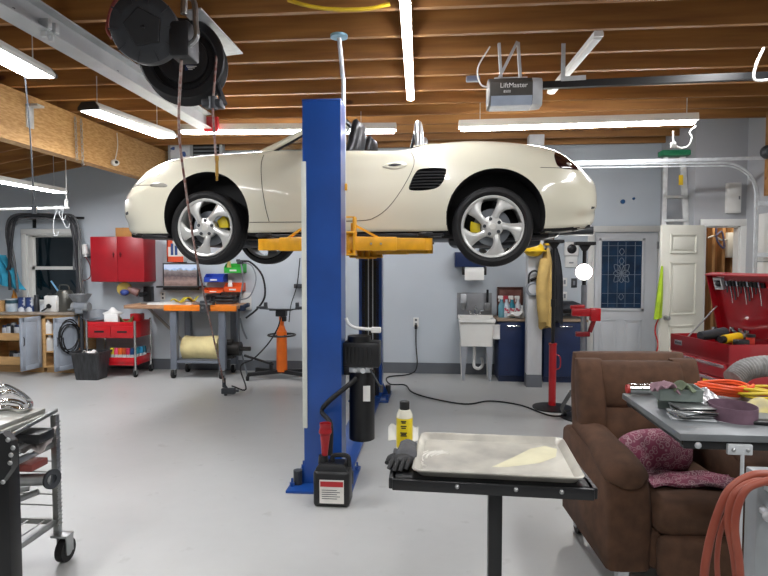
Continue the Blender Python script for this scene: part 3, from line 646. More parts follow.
# ================= things hung from the joists
# steel rail
xr0,xr1=-2.55,-2.40; z0,z1=3.035,3.195; y1=6.1
t=T('steel_rail','long pale grey steel rail under the joists with a red end stop','rail',(-2.45,3.0,z0))
m=MB()
m.prism([(xr0,z0),(xr1,z0),(xr1,z0+.012),(xr0+.095,z0+.02),(xr0+.095,z1-.02),(xr1,z1-.012),(xr1,z1),(xr0,z1),(xr0,z1-.012),(xr0+.065,z1-.02),(xr0+.065,z0+.02),(xr0,z0+.012)],-1.5,y1,'Y')
rm=mt('pale_grey_rail_paint','#b4b8bb',.4,.15,var=.08,sc=4); m.build('beam',rm,t)
m=MB()
for y in(1.2,2.2,3.2,4.3,5.3): m.cyl((xr1-.03,y,z0+.012),(xr1-.03,y,z0+.03),.012,n=8)
m.build('bolts',dgrey,t); t.children[-1].name='bolt_row'
m=MB(); m.bx((xr0+.06,y1,z0-.03),(xr1+.07,y1+.05,z1-.03),.006); m.build('end_stop',mt('red_stop','#a8202a',.45),t)
for y in(2.75,4.6):
    m=MB(); m.bx((xr0-.02,y-.03,z1),(xr1+.02,y+.03,z1+.012)); m.bx((xr0+.02,y-.03,z1),(xr0+.03,y+.03,z1+.05)); m.build('hanger_clip',galv,t)
# rail clamps near the photo's top left corner
q=ax(48,18,xr1)
m=MB(); 
for dy in(0,.07): m.bx((xr1-.05,q.y+dy-.02,z0+.01),(xr1+.015,q.y+dy+.02,z0+.075),.006); m.bx((xr1-.045,q.y+dy-.01,z0-.035),(xr1-.015,q.y+dy+.01,z0+.02),.004)
m.bx((xr1-.04,q.y-.01,z0+.05),(xr1-.02,q.y+.08,z0+.065))
m.thing('rail_clamp',galv,'small pale metal clamp gripping the edge of the steel rail','clamp')
# hose reels
def reel_mat(n,h): return mt(n,h,.5,var=.25,sc=6)
c2=dp(184,61,3.85); r2=.275
t=T('hose_reel','large open black hose reel bolted to a metal plate under the joists','hose reel',c2)
d=V((.22,-1,.05)).normalized()
m=MB(); m.lathe([(.08,-.045),(.12,-.05),(.16,-.045),(.165,-.02),(.2,-.018),(.205,-.05),(.22,-.065),(r2-.01,-.065),(r2,-.055),(r2-.012,-.045),(.235,-.02),(.2,.0),(.2,.05),(.24,.07),(r2,.085),(r2,.095),(.1,.1),(.0,.1)],c2,-d,48); m.build('drum',reel_mat('reel_black','#141416'),t)
m=MB(); m.lathe([(.0,-.06),(.03,-.058),(.045,-.04),(.075,-.035),(.15,-.03),(.15,.0)],c2,-d,32); m.build('hub',reel_mat('reel_hub','#1d1e21'),t)
s_=V((0,0,1)).cross(d).normalized(); rot=MX((-s_,d.cross(-s_),d)).transposed()
m=MB(); m.box(c2+d*.034+V((.06,0,-.06)),(.085,.04,.003),rot=rot); lb=m.build('label',mt('reel_label','#1c2f52',.4),t)
m=MB()
for k in range(3): m.box(c2+d*.0365+V((.06,0,-.05-.01*k)),(.07-.012*k,.004,.002),rot=rot)
m.build('label_text',white_pl,lb)
m=MB(); m.tube([c2-d*.06+V((0,0,0)),c2-d*.14+V((0,0,.1)),(c2.x,c2.y+.14,ZC-.03)],.03,8,0); m.box((c2.x+.0,c2.y+.12,ZC-.03),(.16,.2,.02),.004); m.build('mount_arm',black_m,t)
g=at(216,103,c2.y-.05); m=MB(); m.box(g+V((-.03,.03,.0)),(.13,.1,.05),.01); m.bar(g+V((.04,.05,.0)),c2-d*.06+V((.2,0,-.1)),.03,.03,.004); m.cyl(g+V((-.02,0,-.04)),g+V((-.02,0,.04)),.03,n=12); m.build('roller_guide',dgrey,t)
m=MB(); pa,pb,pd,pe=fl(182,12,ZC-.012),fl(201,9,ZC-.012),fl(243,54,ZC-.012),fl(226,56,ZC-.012)
m.rings([[p+V((0,0,z)) for p in(pa,pb,pd,pe)] for z in(0,.01)]); m.thing('mounting_plate',galv,'shiny metal plate fixed under the joists above the larger hose reel','plate')
rope_m=mt('dusty_red_hose','#7d4a42',.6,hx2='#9a8a84',sc=30,lo=.4,hi=.6)
e=at(217,176,c2.y-.06)
m=MB(); m.tube([c2-d*.0+V((r2*.83,-.0,.06)),V((g.x-.012,g.y-.01,g.z+.05)),g+V((-.015,-.02,-.03)),e],.008,8,6); t=T('air_hose','red air hose hanging from the larger reel to the front of the car wing','hose',e); m.build('hose',rope_m,t)
m=MB(); m.cyl(e,e+V((0,0,.1)),.011,n=10); m.cyl(e+V((0,0,-.03)),e,.008,n=10); m.cyl(e+V((0,0,.1)),e+V((0,0,.13)),.014,n=10); m.build('coupler',mt('brass','#9c7a3a',.4,.7),t)
c1=dp(146,30,3.25); r1=.185
t=T('cord_reel','closed dark plastic cord reel with a moulded five sided boss, nearest the camera','cord reel',c1); d=V((.30,-1,-.22)).normalized()
m=MB(); m.lathe([(.0,-.07),(.12,-.07),(r1-.03,-.065),(r1-.005,-.05),(r1,-.03),(r1,.055),(r1-.02,.08),(.0,.08)],c1,-d,40); m.build('case',reel_mat('case_dark','#33363b'),t)
x_=V((0,0,1)).cross(d).normalized(); y_=d.cross(x_)
m=MB(); 
P5=[(math.cos(PI/2+.2+2*PI*k/5)*.105,math.sin(PI/2+.2+2*PI*k/5)*.105) for k in range(5)]
m.rings([[c1+d*dd+x_*a*q+y_*b*q for a,b in P5] for dd,q in((.06,1.04),(.085,1),(.088,.96))]); m.sph(c1+d*.088,.012,n=8,m=6)
m.build('boss',reel_mat('case_boss','#1a1b1e'),t)
m=MB()
for k in range(10):
    a=PI*2*k/10+.1; 
    m.bar(c1+d*.071+x_*math.cos(a)*.125+y_*math.sin(a)*.125,c1+d*.069+x_*math.cos(a)*.185+y_*math.sin(a)*.185,.008,.006,up=d)
m.build('rib_ring',reel_mat('case_rib','#2c2e33'),t)
m=MB(); m.box(c1+V((.2,.05,-.06)),(.12,.16,.2),.02); m.build('outlet_box',reel_mat('case_box','#1f2125'),t)
m=MB(); m.tube([c1+V((.17,.06,.22)),c1+V((.27,.02,.16)),c1+V((.29,.0,.02)),c1+V((.30,-.02,-.06)),c1+V((.24,.0,-.1))],.016,8); m.tube([c1+V((.2,.05,.1)),c1+V((.21,.05,.35))],.02,8,0); m.box((c1.x+.18,c1.y+.07,ZC-.03),(.2,.2,.03),.005); m.build('bracket',steel,t)
m=MB(); m.tube([c1+V((-.1,0,.25)),c1+V((-.2,.02,.16)),c1+V((-.24,.02,.03)),c1+V((-.2,.0,-.04))],.01,8); m.thing('reel_lead',mt('red_lead','#8a3a34',.5),'thin red lead curling down the left side of the closed cord reel','cable')
a=c1+V((.19,.03,-.16)); yq=a.y
e=at(229,381,5.2)
pts=[a,dp(179,130,3.75),dp(186,190,4.2),dp(192,232,4.5),dp(198,265,4.75),dp(206,303,5.3),dp(214,340,6.1),fl(224,383,.15)]
m=MB(); m.tube(pts,.0085,8,6); t=T('air_hose','long red hose hanging from the closed reel past the front wheel','hose',pts[-1]); m.build('hose',rope_m,t)
m=MB(); e=pts[-1]; m.cyl(e+V((0,0,.06)),e+V((.0,0,-.05)),.022,n=10); m.cyl(e+V((-.0,0,-.02)),e+V((.04,0,-.08)),.018,n=10); m.bx(e+V((-.03,-.03,-.13)),e+V((.14,.03,-.06)),.012); m.cyl(e+V((.14,0,-.09)),e+V((.18,0,-.09)),.016,n=10); m.cyl(e+V((.02,0,-.12)),e+V((.02,0,-.15)),.02,n=10); m.build('coupler',dgrey,t)
# garage door opener
Yo=4.4; a,b=at(487,108,Yo),at(541,80,Yo)
t=T('door_opener','grey garage door opener motor hung on metal brackets under the joists','door opener',((a.x+b.x)/2,Yo,a.z))
cxm,czm=(a.x+b.x)/2,(a.z+b.z)/2; hw=(b.x-a.x)/2; hh=(b.z-a.z)/2
def sec(x,k):
    return [V((x,Yo+y*k,czm+z)) for y,z in((-.10,-hh*.55),(-.07,-hh),(.1,-hh),(.14,-hh*.5),(.14,hh*.7),(.1,hh),(-.06,hh),(-.10,hh*.6))]
m=MB(); m.rings([sec(cxm-hw*.99,.8),sec(cxm-hw*.93,.97),sec(cxm-hw*.6,1.05),sec(cxm+hw*.4,1.05),sec(cxm+hw*.62,1.0)]); m.build('case',mt('opener_grey','#4c4a46',.45,.3,var=.06),t)
m=MB(); m.rings([sec(cxm+hw*.62,1.02),sec(cxm+hw*.85,.92),sec(cxm+hw*1.0,.7)]); m.build('end_cover',mt('opener_pale','#b4b8bc',.35),t)
m=MB(); m.rings([[V((cxm+x,Yo+y,czm+z)) for y,z in((-.112,-hh*.42),(-.082,-hh*1.06),(.08,-hh*1.08),(.09,-hh*.98),(-.05,-hh*.9),(-.1,-hh*.42))] for x in(-hw*.9,-hw*.5,hw*.3,hw*.6)]); m.build('light_lens',mt('opener_lens','#9aa5b4',.2),t)
text('LiftMaster',.048,(cxm-hw*.08,Yo-.112,czm+hh*.32),FACING,white_pl,t,.001)
text('8500',.026,(cxm-hw*.32,Yo-.112,czm-hh*.12),FACING,white_pl,t,.001,'model_number')
m=MB()
for x in(-.09,.05): m.bar((cxm+x,Yo+.02,czm+hh),(cxm+x-.02,Yo+.02,ZC+.02),.035,.02)
m.bar((cxm-.12,Yo,czm+hh+.0),(cxm+.02,Yo,ZC+.02),.03,.02); m.bar((cxm-.14,Yo+.03,czm+hh+.03),(cxm+.1,Yo+.03,czm+hh+.03),.03,.006); m.build('hanging_bracket',galv,t)
m=MB(); zr=czm+hh*.75; m.bar((cxm+hw*.6,Yo+.06,zr),(XG-.02,Yo+.06,zr+.05),.045,.05); m.build('drive_rail',black_m,t)
m=MB(); q=at(562,80,Yo); m.bar((q.x,Yo+.06,zr+.04),(q.x+.18,Yo+.06,zr+.045),.05,.035); m.bar((q.x+.02,Yo+.06,zr+.05),(q.x+.02,Yo+.06,ZC+.02),.03,.006); m.build('rail_bracket',galv,t)
m=MB(); m.tube([(cxm-hw*.9,Yo,czm+.05),(cxm-hw*1.25,Yo,czm+.08),(cxm-hw*1.35,Yo,czm+.2),(cxm-hw*.9,Yo+.02,ZC+.0)],.006,6); m.build('power_lead',white_pl,t)
# small sensor, hook, yellow cord along the joist
q=fl(473,79,3.172); m=MB(); m.box(q,(.12,.05,.05),.012); m.thing('motion_sensor',mt('blue_grey_plastic','#6c7488',.4),'small blue grey sensor box on a joist left of the door opener','sensor')
m=MB(); q=fl(300,3,ZC-.015); m.tube([fl(288,0,ZC-.02),fl(305,5,ZC-.05),fl(330,9,ZC-.06),fl(365,9,ZC-.05),fl(390,4,ZC-.02)],.012,8); m.thing('extension_cord',mt('yellow_cord','#c9a91e',.45),'yellow extension cord slung under the joists at the top edge','cord')
q=at(763,80,4.3); m=MB(); m.tube([q+V((0,0,.22)),q+V((-.05,0,.1)),q+V((-.05,0,0)),q+V((.1,0,.02)),q+V((.12,0,.1))],.009,6); m.thing('ceiling_hook',white_pl,'white bent wire hook hanging from a joist at the right edge','hook')
# pendant pull switch, chains, lamp socket on the strand beam
XBm=-3.88
for i,(x0,y0,x1,y1_) in enumerate(((75,117,77,160),(81,119,83,166))):
    a=ax(x0,y0,XBm+.03); b=ax(x1,y1_,XBm+.03); n=14
    m=MB()
    for k in range(n):
        p=a+(b-a)*((k+.5)/n); dx=V((.013,0,0)) if k%2 else V((0,.013,0)); h=V((0,0,(a.z-b.z)/n*.62))
        m.tube([p+h,p+dx,p-h,p-dx],.0045,5,3,closed=True)
    m.thing('chain',steel,['steel chain hanging on the strand board beam, the left of a pair','steel chain hanging on the strand board beam, the right of a pair'][i],'chain','chains on the strand board beam')
a=ax(117,133,XBm+.02); b=ax(115,161,XBm+.05); m=MB(); m.tube([a,(a+b)/2+V((.02,0,0)),b],.006,6); t=T('wall_sensor','small white round sensor hanging on a wire from the strand board beam','sensor',b); m.build('wire',white_pl,t)
m=MB(); m.sph(b+V((0,0,-.02)),.05,(1,1,.8)); m.build('head',white_pl,t)
MB().sph(b+V((.035,-.03,-.02)),.02).build('lens',black_pl,t)
a=ax(32,105,XBm+.03); b=ax(33,128,XBm+.03); m=MB(); m.bx((XBm,a.y-.05,b.z),(XBm+.01,a.y+.05,a.z)); m.bx((XBm,a.y-.05,a.z-.02),(XBm+.12,a.y+.05,a.z)); m.thing('beam_hanger',galv,'small galvanised bracket plate screwed to the strand board beam','bracket')
m=MB(); a=at(23,55,3.6); b=at(34,206,3.6); m.tube([a,(a+b)/2+V((.01,0,0)),b],.005,6); m.cyl(b,b+V((0,0,-.05)),.016,n=8); m.thing('pull_cord',dgrey,'thin dark pull cord hanging in front of the beam at the far left','cord')
# hanging rail with wire hooks in the left bay
Yh=6.6; a,b=at(-10,209.5,Yh),at(69,208,Yh); t=T('hanging_rail','thin white pipe rail with wire hooks hung below the left bay light','rail',(a+b)/2)
m=MB(); m.cyl(a,b,.014,n=8); m.build('pipe',white_p,t)
m=MB(); m.cyl(at(66.5,207,Yh),at(66.5,200,Yh)+V((0,0,0)),.02,n=8); m.cyl(at(66.5,200,Yh),V((at(66.5,200,Yh).x,Yh,3.05)),.006,n=6); m.build('drop_rod',white_p,t)
for x,dx,l in((56,-2,26),(60,1,10),(62,3,18)):
    p=at(x,207,Yh); q=at(x+dx,208+l,Yh); m=MB(); m.tube([p+V((0,0,.015)),p+V((.02,-.01,-.03)),(p+q)/2+V((-.015,0,0)),q,q+V((.04,0,-.02)),q+V((.06,0,.03))],.005,5,5); m.build('wire_hook',galv,t)
# ================= back left corner
YW=YB-.012
# ---- base cabinets with doors ajar
yc=7.80
ply=mt('birch_ply','#c9a06a',.55,var=.1,sc=5,st=(1,1,6)); gdoor=mt('grey_door_paint','#9aa2ac',.42,var=.05)
zt=.84
def cab(name,x0,x1,label,shelves,openang,nitem):
    t=T(name,label,'cabinet',((x0+x1)/2,yc+.2,0),0,'base cabinets under the window')
    m=MB()
    for x in(x0,x1-.02): m.bx((x,yc,.08),(x+.02,YW-.02,zt))
    m.bx((x0,YW-.03,.08),(x1,YW-.02,zt)); m.bx((x0,yc,.08),(x1,YW-.02,.1)); m.bx((x0,yc+.0,zt-.02),(x1,YW-.02,zt))
    m.bx((x0,yc-.002,.08),(x0+.045,yc+.015,zt)); m.bx((x1-.045,yc-.002,.08),(x1,yc+.015,zt)); m.bx((x0,yc-.002,zt-.05),(x1,yc+.015,zt)); m.bx((x0+.02,yc+.05,0),(x1-.02,YW-.05,.08))
    m.build('carcass',ply,t)
    for z,pull in shelves:
        m=MB(); m.bx((x0+.022,yc-pull,z),(x1-.022,YW-.06-pull,z+.016))
        if pull: 
            m.bx((x0+.024,yc-pull,z),(x1-.024,yc-pull+.014,z+.12)); m.bx((x0+.024,yc-pull,z),(x0+.038,YW-.06-pull,z+.1)); m.bx((x1-.038,yc-pull,z),(x1-.024,YW-.06-pull,z+.1))
        m.build('shelf',ply,t)
    wdt=.36; a=openang
    e=V((-math.cos(a),-math.sin(a),0)); n=V((-math.sin(a),math.cos(a),0)); h=V((x1-.01,yc-.012,0))
    rot=MX((e,n,V((0,0,1)))).transposed()
    m=MB(); m.box(h+e*wdt/2+V((0,0,.46)),(wdt,.02,.74),.004,rot=rot)
    for s in(-1,1):
        for(u0,u1,z0,z1) in((.0,.065,.09,.83),(wdt-.065,wdt,.09,.83),(.0,wdt,.09,.155),(.0,wdt,.765,.83)):
            m.box(h+e*(u0+u1)/2+n*s*.012+V((0,0,(z0+z1)/2)),(u1-u0,.008,z1-z0),.003,rot=rot)
        m.box(h+e*wdt/2+n*s*.01+V((0,0,.46)),(wdt-.19,.012,.48),.006,rot=rot)
    dd=m.build('door',gdoor,t)
    m=MB(); c=h+e*(wdt-.035)+n*.03+V((0,0,.5)); m.tube([c+n*-.015+V((0,0,.06)),c+V((0,0,.04)),c+V((0,0,-.04)),c+n*-.015+V((0,0,-.06))],.006,6)
    c=h+e*(wdt-.035)-n*.03+V((0,0,.5)); m.tube([c+n*.015+V((0,0,.06)),c+V((0,0,.04)),c+V((0,0,-.04)),c+n*.015+V((0,0,-.06))],.006,6); m.build('handle',dgrey,dd)
    return t,h,e,n
xA0,xA1,xB1=at(-14,340,yc).x,at(42,340,yc).x,at(79,340,yc).x
cab('base_cabinet',xA0,xA1,'plywood base cabinet at the left edge with pulled out trays of jars',[(.13,.12),(.47,.14)],R(84),0)
_,hB,eB,nB=cab('base_cabinet',xA1+.01,xB1,'plywood base cabinet with a hose coil hung on its open grey door',[(.3,0),(.55,0)],R(70),0)
m=MB(); m.bx((xA0,yc-.03,zt),(xB1+.0,YW-.02,zt+.035),.006); m.thing('worktop',mt('worn_worktop','#8f8274',.5,hx2='#a79a8c',sc=9),'long worn worktop lying over the plywood base cabinets under the window','worktop')
# jars in the pull-out trays
def jar(x,y,z,r,h,body,lid,label,name='jar',cat='jar',group='jars in the pulled out trays'):
    t=T(name,label,cat,(x,y,z),0,group); m=MB(); m.lathe([(.0,0),(r*.95,0),(r,.008),(r,h*.78),(r*.8,h*.86)],(x,y,z),n=16,cap=True); m.build('body',body,t)
    m=MB(); m.lathe([(r*.84,h*.84),(r*.86,h*.86),(r*.86,h),(.0,h)],(x,y,z),n=16); m.build('lid',lid,t); return t
dk=mt('dark_jar','#24262a',.3,var=.3); wl=mt('pale_jar','#b8bcc0',.4); bl=mt('dark_blue_jar','#1e2a4a',.35)
for z,row in((.47+.016,[(6.5,.05,.2,wl,bl),(10.5,.05,.22,wl,dk),(14.5,.045,.24,dk,steel),(18.5,.05,.21,wl,bl),(23,.05,.2,wl,dk)]),(.13+.016,[(13,.05,.17,dk,dk),(17,.05,.16,wl,dk),(21.5,.05,.17,wl,dk)])):
    for k,(px,r,h,b_,l_) in enumerate(row):
        p=at(px,345,yc+.02); jar(p.x,yc+.02,z,r,h,b_,l_,'small jar standing in the %s pulled out tray, %s from the left'%('upper' if z>.3 else 'lower',['first','second','third','fourth','fifth'][k]))
for px,z,h,lb in((49,.566,.2,'white bottle on the upper shelf of the narrow cabinet'),(50,.316,.24,'white carton on the lower shelf of the narrow cabinet')):
    p=at(px,345,yc+.06); m=MB(); m.lathe([(0,0),(.05,0),(.052,.01),(.052,h*.7),(.02,h*.85),(.02,h),(0,h)],(p.x,p.y,z),n=14); m.thing('bottle',white_pl,lb,'bottle')
# on the worktop
zT=zt+.035
def onT(px,y=8.0): return at(px,300,y).x
def can(px,y,r,h,bm_,lm,label,name='paint_can',z=zT,group=None,cat='can'):
    x=onT(px,y); t=T(name,label,cat,(x,y,z),0,group); m=MB(); m.lathe([(0,0),(r,0),(r+.003,.004),(r,.01),(r,h-.01),(r+.004,h-.004),(r-.004,h)],(x,y,z),n=24); m.build('body',bm_,t)
    m=MB(); m.lathe([(r-.004,h-.003),(r*.8,h-.008),(0,h-.008)],(x,y,z),n=24); m.build('lid',lm,t); return x
wc=mt('white_can','#cfd4d6',.4,hx2='#9eb0bc',sc=7); x=can(12,7.95,.085,.19,wc,steel,'white paint can standing at the left on the worktop'); 
m=MB(); m.lathe([(.0868,.12),(.0875,.125),(.0875,.165),(.0868,.17)],(x,7.95,zT),n=24); m.thing('can_band',mt('teal_band','#2b4a55',.4),'teal paper band round the left white paint can','band')
bc=mt('blue_white_can','#2a3f74',.4,hx2='#c8cdd2',sc=5,lo=.49,hi=.51)
for k,(px,l) in enumerate(((22,'blue and white tin standing next to the white paint can'),(29.5,'blue and white tin standing beside the grey thermos'))): can(px,7.95,.055,.21,bc,bl,l,'tin',group='blue and white tins on the worktop')
x=onT(36.5,7.98); m=MB(); m.lathe([(0,0),(.035,0),(.037,.01),(.037,.18),(.03,.2),(.03,.24),(0,.245)],(x,7.98,zT),n=16); m.thing('thermos',dgrey,'slim grey metal flask standing right of the blue tins','flask')
can(43,7.9,.045,.12,wl,dk,'small pale pot in front of the window, left of the white jug','pot')
p=onT(53,7.93); t=T('jug','white square jug with a dark spout on the worktop below the window','jug',(p,7.93,zT)); m=MB(); m.box((p,7.93,zT+.12),(.2,.14,.24),.025); m.build('body',white_pl,t); m=MB(); m.cyl((p,7.85,zT+.08),(p+.0,7.82,zT+.1),.03,n=10); m.tube([(p,7.83,zT+.09),(p-.03,7.8,zT+.05),(p-.08,7.79,zT+.02)],.012,6); m.cyl((p-.05,7.93,zT+.24),(p-.05,7.93,zT+.27),.03,n=12); m.build('spout',black_pl,t)
p=onT(65,8.02); m=MB(); m.lathe([(0,0),(.11,0),(.115,.02),(.115,.26),(.09,.31),(.0,.32)],(p,8.02,zT),n=20); m.tube([(p-.08,8.02,zT+.28),(p-.06,8.0,zT+.38),(p+.06,8.0,zT+.38),(p+.08,8.02,zT+.28)],.01,6); m.thing('metal_pot',mt('tarnished_metal','#5f5e58',.35,.6),'tarnished metal pot with a bail handle right of the white jug','pot')
# wire basket shaped shade (the flared grey funnel)
p=onT(80,7.8); zb=at(80,306,7.8).z; zq=at(80,294,7.8).z
m=MB(); m.lathe([(.05,zb-.1),(.05,zb),(.155,zq),(.15,zq),(.045,zb)],(p,7.8,0),n=28)
for k in range(14): a=2*PI*k/14; m.bar((p+.05*math.cos(a),7.8+.05*math.sin(a),zb),(p+.157*math.cos(a),7.8+.157*math.sin(a),zq),.008,.006)
m.cyl((p,7.8,zb-.1),(p,7.8,zT),.03,n=10)
m.thing('funnel',mt('grey_funnel','#8d9092',.4,.5),'wide flared grey metal funnel standing at the right end of the worktop','funnel')
# sprayed orange bottle, teal cloth
p=onT(14.5,8.15); m=MB(); m.lathe([(0,0),(.04,0),(.04,.2),(.02,.26),(.02,.3),(0,.3)],(p,8.15,zT),n=14); m.thing('bottle',mt('amber_bottle','#d08a20',.4),'orange bottle standing behind the white paint can','bottle')
m=MB(); a=at(-6,262,8.05); m.grid(lambda u,v:(a.x+.05+.42*u*(.3+.7*v)+.02*math.sin(9*v+4*u),8.02+.03*math.sin(14*u)+.03*u,a.z+.1-.42*v-.1*u*v),10,12,.012); m.thing('cloth',mt('teal_cloth','#2a8fae',.8,var=.2,sc=9),'teal blue cloth hanging at the left edge beside the window','cloth')
p=onT(2,7.95); m=MB(); m.box((p-.05,7.95,zT+.08),(.2,.2,.16),.004); m.thing('wooden_box',wood_l,'pale wooden box at the left edge of the worktop','box')
q=at(56,288,8.1); m=MB(); m.box(q,(.02,.02,.26),.004,rot=MX.Rotation(R(-35),3,'Y')); m.thing('brush',mt('blue_brush','#7fb2d8',.4),'light blue handled brush leaning in front of the window','brush')
# bench pedestal with grinder right of the cabinets
p=at(82,340,7.72); t=T('bench_grinder','grey bench grinder on a pedestal between the worktop and the red cart','grinder',(p.x,7.72,0))
zg=at(82,307,7.72).z; x=p.x
m=MB(); m.lathe([(.0,0),(.07,0),(.065,.02),(.028,.04),(.022,zg-.1),(.0,zg-.1)],(x,7.72,0),n=20); m.build('pedestal',dgrey,t)
m=MB(); m.cyl((x-.08,7.72,zg),(x+.08,7.72,zg),.06,n=18); m.box((x,7.72,zg-.06),(.12,.12,.06),.01); m.build('motor',grey_m,t)
for s in(-1,1):
    m=MB(); m.cyl((x+s*.08,7.72,zg),(x+s*.12,7.72,zg),.065,n=20); m.build('wheel_guard',mt('grinder_guard','#8c8f90',.4,.4),t)
    m=MB(); m.bar((x+s*.1,7.61,zg-.03),(x+s*.1,7.66,zg-.03),.06,.02); m.build('tool_rest',steel,t)
# coil of hose hung on the open door
hw_=xB1-xA1-.03; c=hB+eB*hw_*.30-nB*.05+V((0,0,.56))
cz=V((0,0,1))
for k,(r_,o_) in enumerate(((.21,0),(.19,.02),(.225,.03))):
    pass
m=MB()
pts=[]
for k in range(4*20+1):
    a=2*PI*k/20; r_=.185+.035*math.sin(k*.37); pts.append(c+eB*math.cos(a)*r_*.8+cz*math.sin(a)*r_*1.1-nB*(.005+.02*(k/80)))
m.tube(pts,.0095,8,0); m.thing('hose_coil',black_r,'black hose coiled and hung on the open grey cabinet door','hose')
# ---- hoses looped over a rack above the window
t=T('pipe_rack','black bar rack on the wall above the window','rack',at(48,217,8.1))
a,b=at(11,216.5,8.1),at(84,218,8.1); m=MB(); m.bar(a,b,.035,.03,.004,up=(0,1,0)); m.build('bar',black_m,t)
for px in(28,68): p=at(px,218,8.1); m=MB(); m.bx((p.x-.02,8.1,p.z-.02),(p.x+.02,YB,p.z+.02)); m.bx((p.x-.02,8.22,p.z-.14),(p.x+.02,YB,p.z+.02)); m.build('bracket',black_m,t)
hm=[mt('grey_exhaust_hose','#5d5e60',.6,var=.25,sc=30),mt('dark_exhaust_hose','#2c2d31',.6,var=.25,sc=30)]
for k,(xa,xb,xl,xr_,top,yy,zl1,zl2) in enumerate(((7,79,16,83,215,8.06,292,296),(9,76,10,78,217,8.02,290,297),(11,74,18,74,219,7.98,292,270),(13,72.5,7,80,216,7.95,270,296))):
    m=MB(); rr=(.018,.021,.016,.018)[k]
    m.tube([at(xl,zl1,yy),at((xl+xa)/2,262,yy),at(xa-.5,234,yy),at(xa+4,top+2,yy),at(30,top-1,yy),at(55,top,yy),at(xb-6,top+1,yy),at(xb,232,yy),at((xb+xr_)/2,264,yy),at(xr_,zl2,yy)],rr,10,6)
    m.thing('exhaust_hose',hm[0 if k==2 else k%2],['grey hose looped over the rack above the window, longest and against the wall','dark hose looped over the rack above the window, second from the wall','thin grey hose looped over the rack above the window, third from the wall','dark hose looped over the rack above the window, outermost of the four'][k],'hose','hoses over the window rack')
m=MB(); m.tube([at(50+i*3,203+24*abs(math.sin(i*.9))*0.2+i*.2,8.0) for i in range(3)],.004,5)
m.bm.free()
# ---- red wall cabinet
yk=7.90; x0,x1=at(90.5,260,yk).x,at(144,260,yk).x; z0,z1=at(117,282,yk).z,at(117,236.5,yk).z
t=T('wall_cabinet','red steel wall cabinet with two doors hung above the red cart','cabinet',((x0+x1)/2,8.08,z0))
m=MB(); m.bx((x0,yk+.018,z0),(x1,YB,z1),.004); m.build('carcass',red_d,t)
xm=(x0+x1)/2
for a,b,s in((x0+.002,xm-.002,1),(xm+.002,x1-.002,-1)):
    m=MB(); m.bx((a,yk,z0+.004),(b,yk+.018,z1-.004),.004); dd=m.build('door',red_d,t)
    xq=(b-.05 if s>0 else a+.05); m=MB(); m.cyl((xq,yk-.006,(z0+z1)/2+.07),(xq,yk,(z0+z1)/2+.07),.018,n=14); m.bx((xq-.006,yk-.016,(z0+z1)/2+.03),(xq+.006,yk,(z0+z1)/2+.1),.003); m.build('latch',mt('dark_red_latch','#5a1016',.4,.3),dd)
p=at(125,232,8.05); m=MB(); m.bx((at(118,232,8.05).x,7.98,z1),(at(134,232,8.05).x,8.18,z1+.13),.003); m.bx((at(125,232,8.05).x,7.979,z1+.02),(at(127,232,8.05).x,8.181,z1+.131)); m.thing('cardboard_box',mt('cardboard','#a9783f',.75,var=.08),'brown cardboard box on top of the red wall cabinet','box')
m=MB(); m.bx((at(138,232,8.05).x,8.0,z1),(at(143,232,8.05).x,8.15,z1+.035),.01); m.thing('sanding_block',dgrey,'small dark block on top of the red wall cabinet','block')
# paper cup dispenser and tubing left of it
p=at(85.5,250,8.1); t=T('cup_holder','white bottle in a bracket with red tubing left of the red wall cabinet','bottle',p); m=MB(); m.cyl(p+V((0,0,-.06)),p+V((-.02,0,.08)),.045,.038,n=14); m.cyl(p+V((0,0,-.1)),p+V((0,0,-.06)),.025,n=10); m.build('bottle',white_pl,t); m=MB(); m.bx(p+V((-.03,.0,-.12)),p+V((.05,.15,-.09)),.004); m.build('bracket',dgrey,t)
m=MB(); m.tube([p+V((0,0,-.1)),at(90,265,8.1),at(90.5,276,8.1),at(86,280,8.1),at(83,280,8.1)],.008,6); m.build('tubing',mt('dark_red_tube','#6a2228',.4),t)
# tool holder under the cabinet
p=at(147,294,8.15); t=T('tool_hanger','black wall bracket holding colourful straps under the red wall cabinet','tool holder',p)
m=MB(); m.bx((p.x-.06,8.15,p.z-.11),(p.x+.06,YB,p.z+.11),.008); m.cyl((p.x-.02,8.0,p.z),(p.x-.02,8.15,p.z),.035,n=14); m.build('bracket',black_m,t)
m=MB(); m.cyl((p.x-.08,8.06,p.z+.02),(p.x-.22,8.02,p.z+.08),.06,.045,n=16); m.build('body',mt('brown_straps','#6b4a3a',.6,hx2='#8a6a6a',sc=12),t)
m=MB(); m.lathe([(.06,-.03),(.1,-.03),(.1,.03),(.06,.03)],(p.x-.27,8.02,p.z+.08),(.3,-1,0),22,cap=True); m.build('yellow_ring',mt('dull_yellow','#9a8438',.5),t)
m=MB(); m.sph((p.x-.25,7.98,p.z+.03),.06,(1.1,.8,.8)); m.build('blue_strap',mt('strap_blue','#2c3f80',.5),t)
# outlets
def outlet(px,py,label,w=.075,h=.12,y=YB,name='wall_outlet',holes=2):
    p=at(px,py,y); t=T(name,label,'outlet',p,0); m=MB(); m.bx((p.x-w/2,y-.008,p.z-h/2),(p.x+w/2,y,p.z+h/2),.004); m.build('plate',white_pl,t)
    for k in range(holes):
        z=p.z+(.028 if k else -.028)*(h/.12); m=MB(); m.bx((p.x-.014,y-.0095,z-.014),(p.x+.014,y-.007,z+.014),.002); m.build('socket',dgrey,t)
    return t
outlet(163,296,'white wall outlet between the red wall cabinet and the screen')
outlet(416,322,'white wall outlet right of the blue lift with a black plug in it',.08,.13)
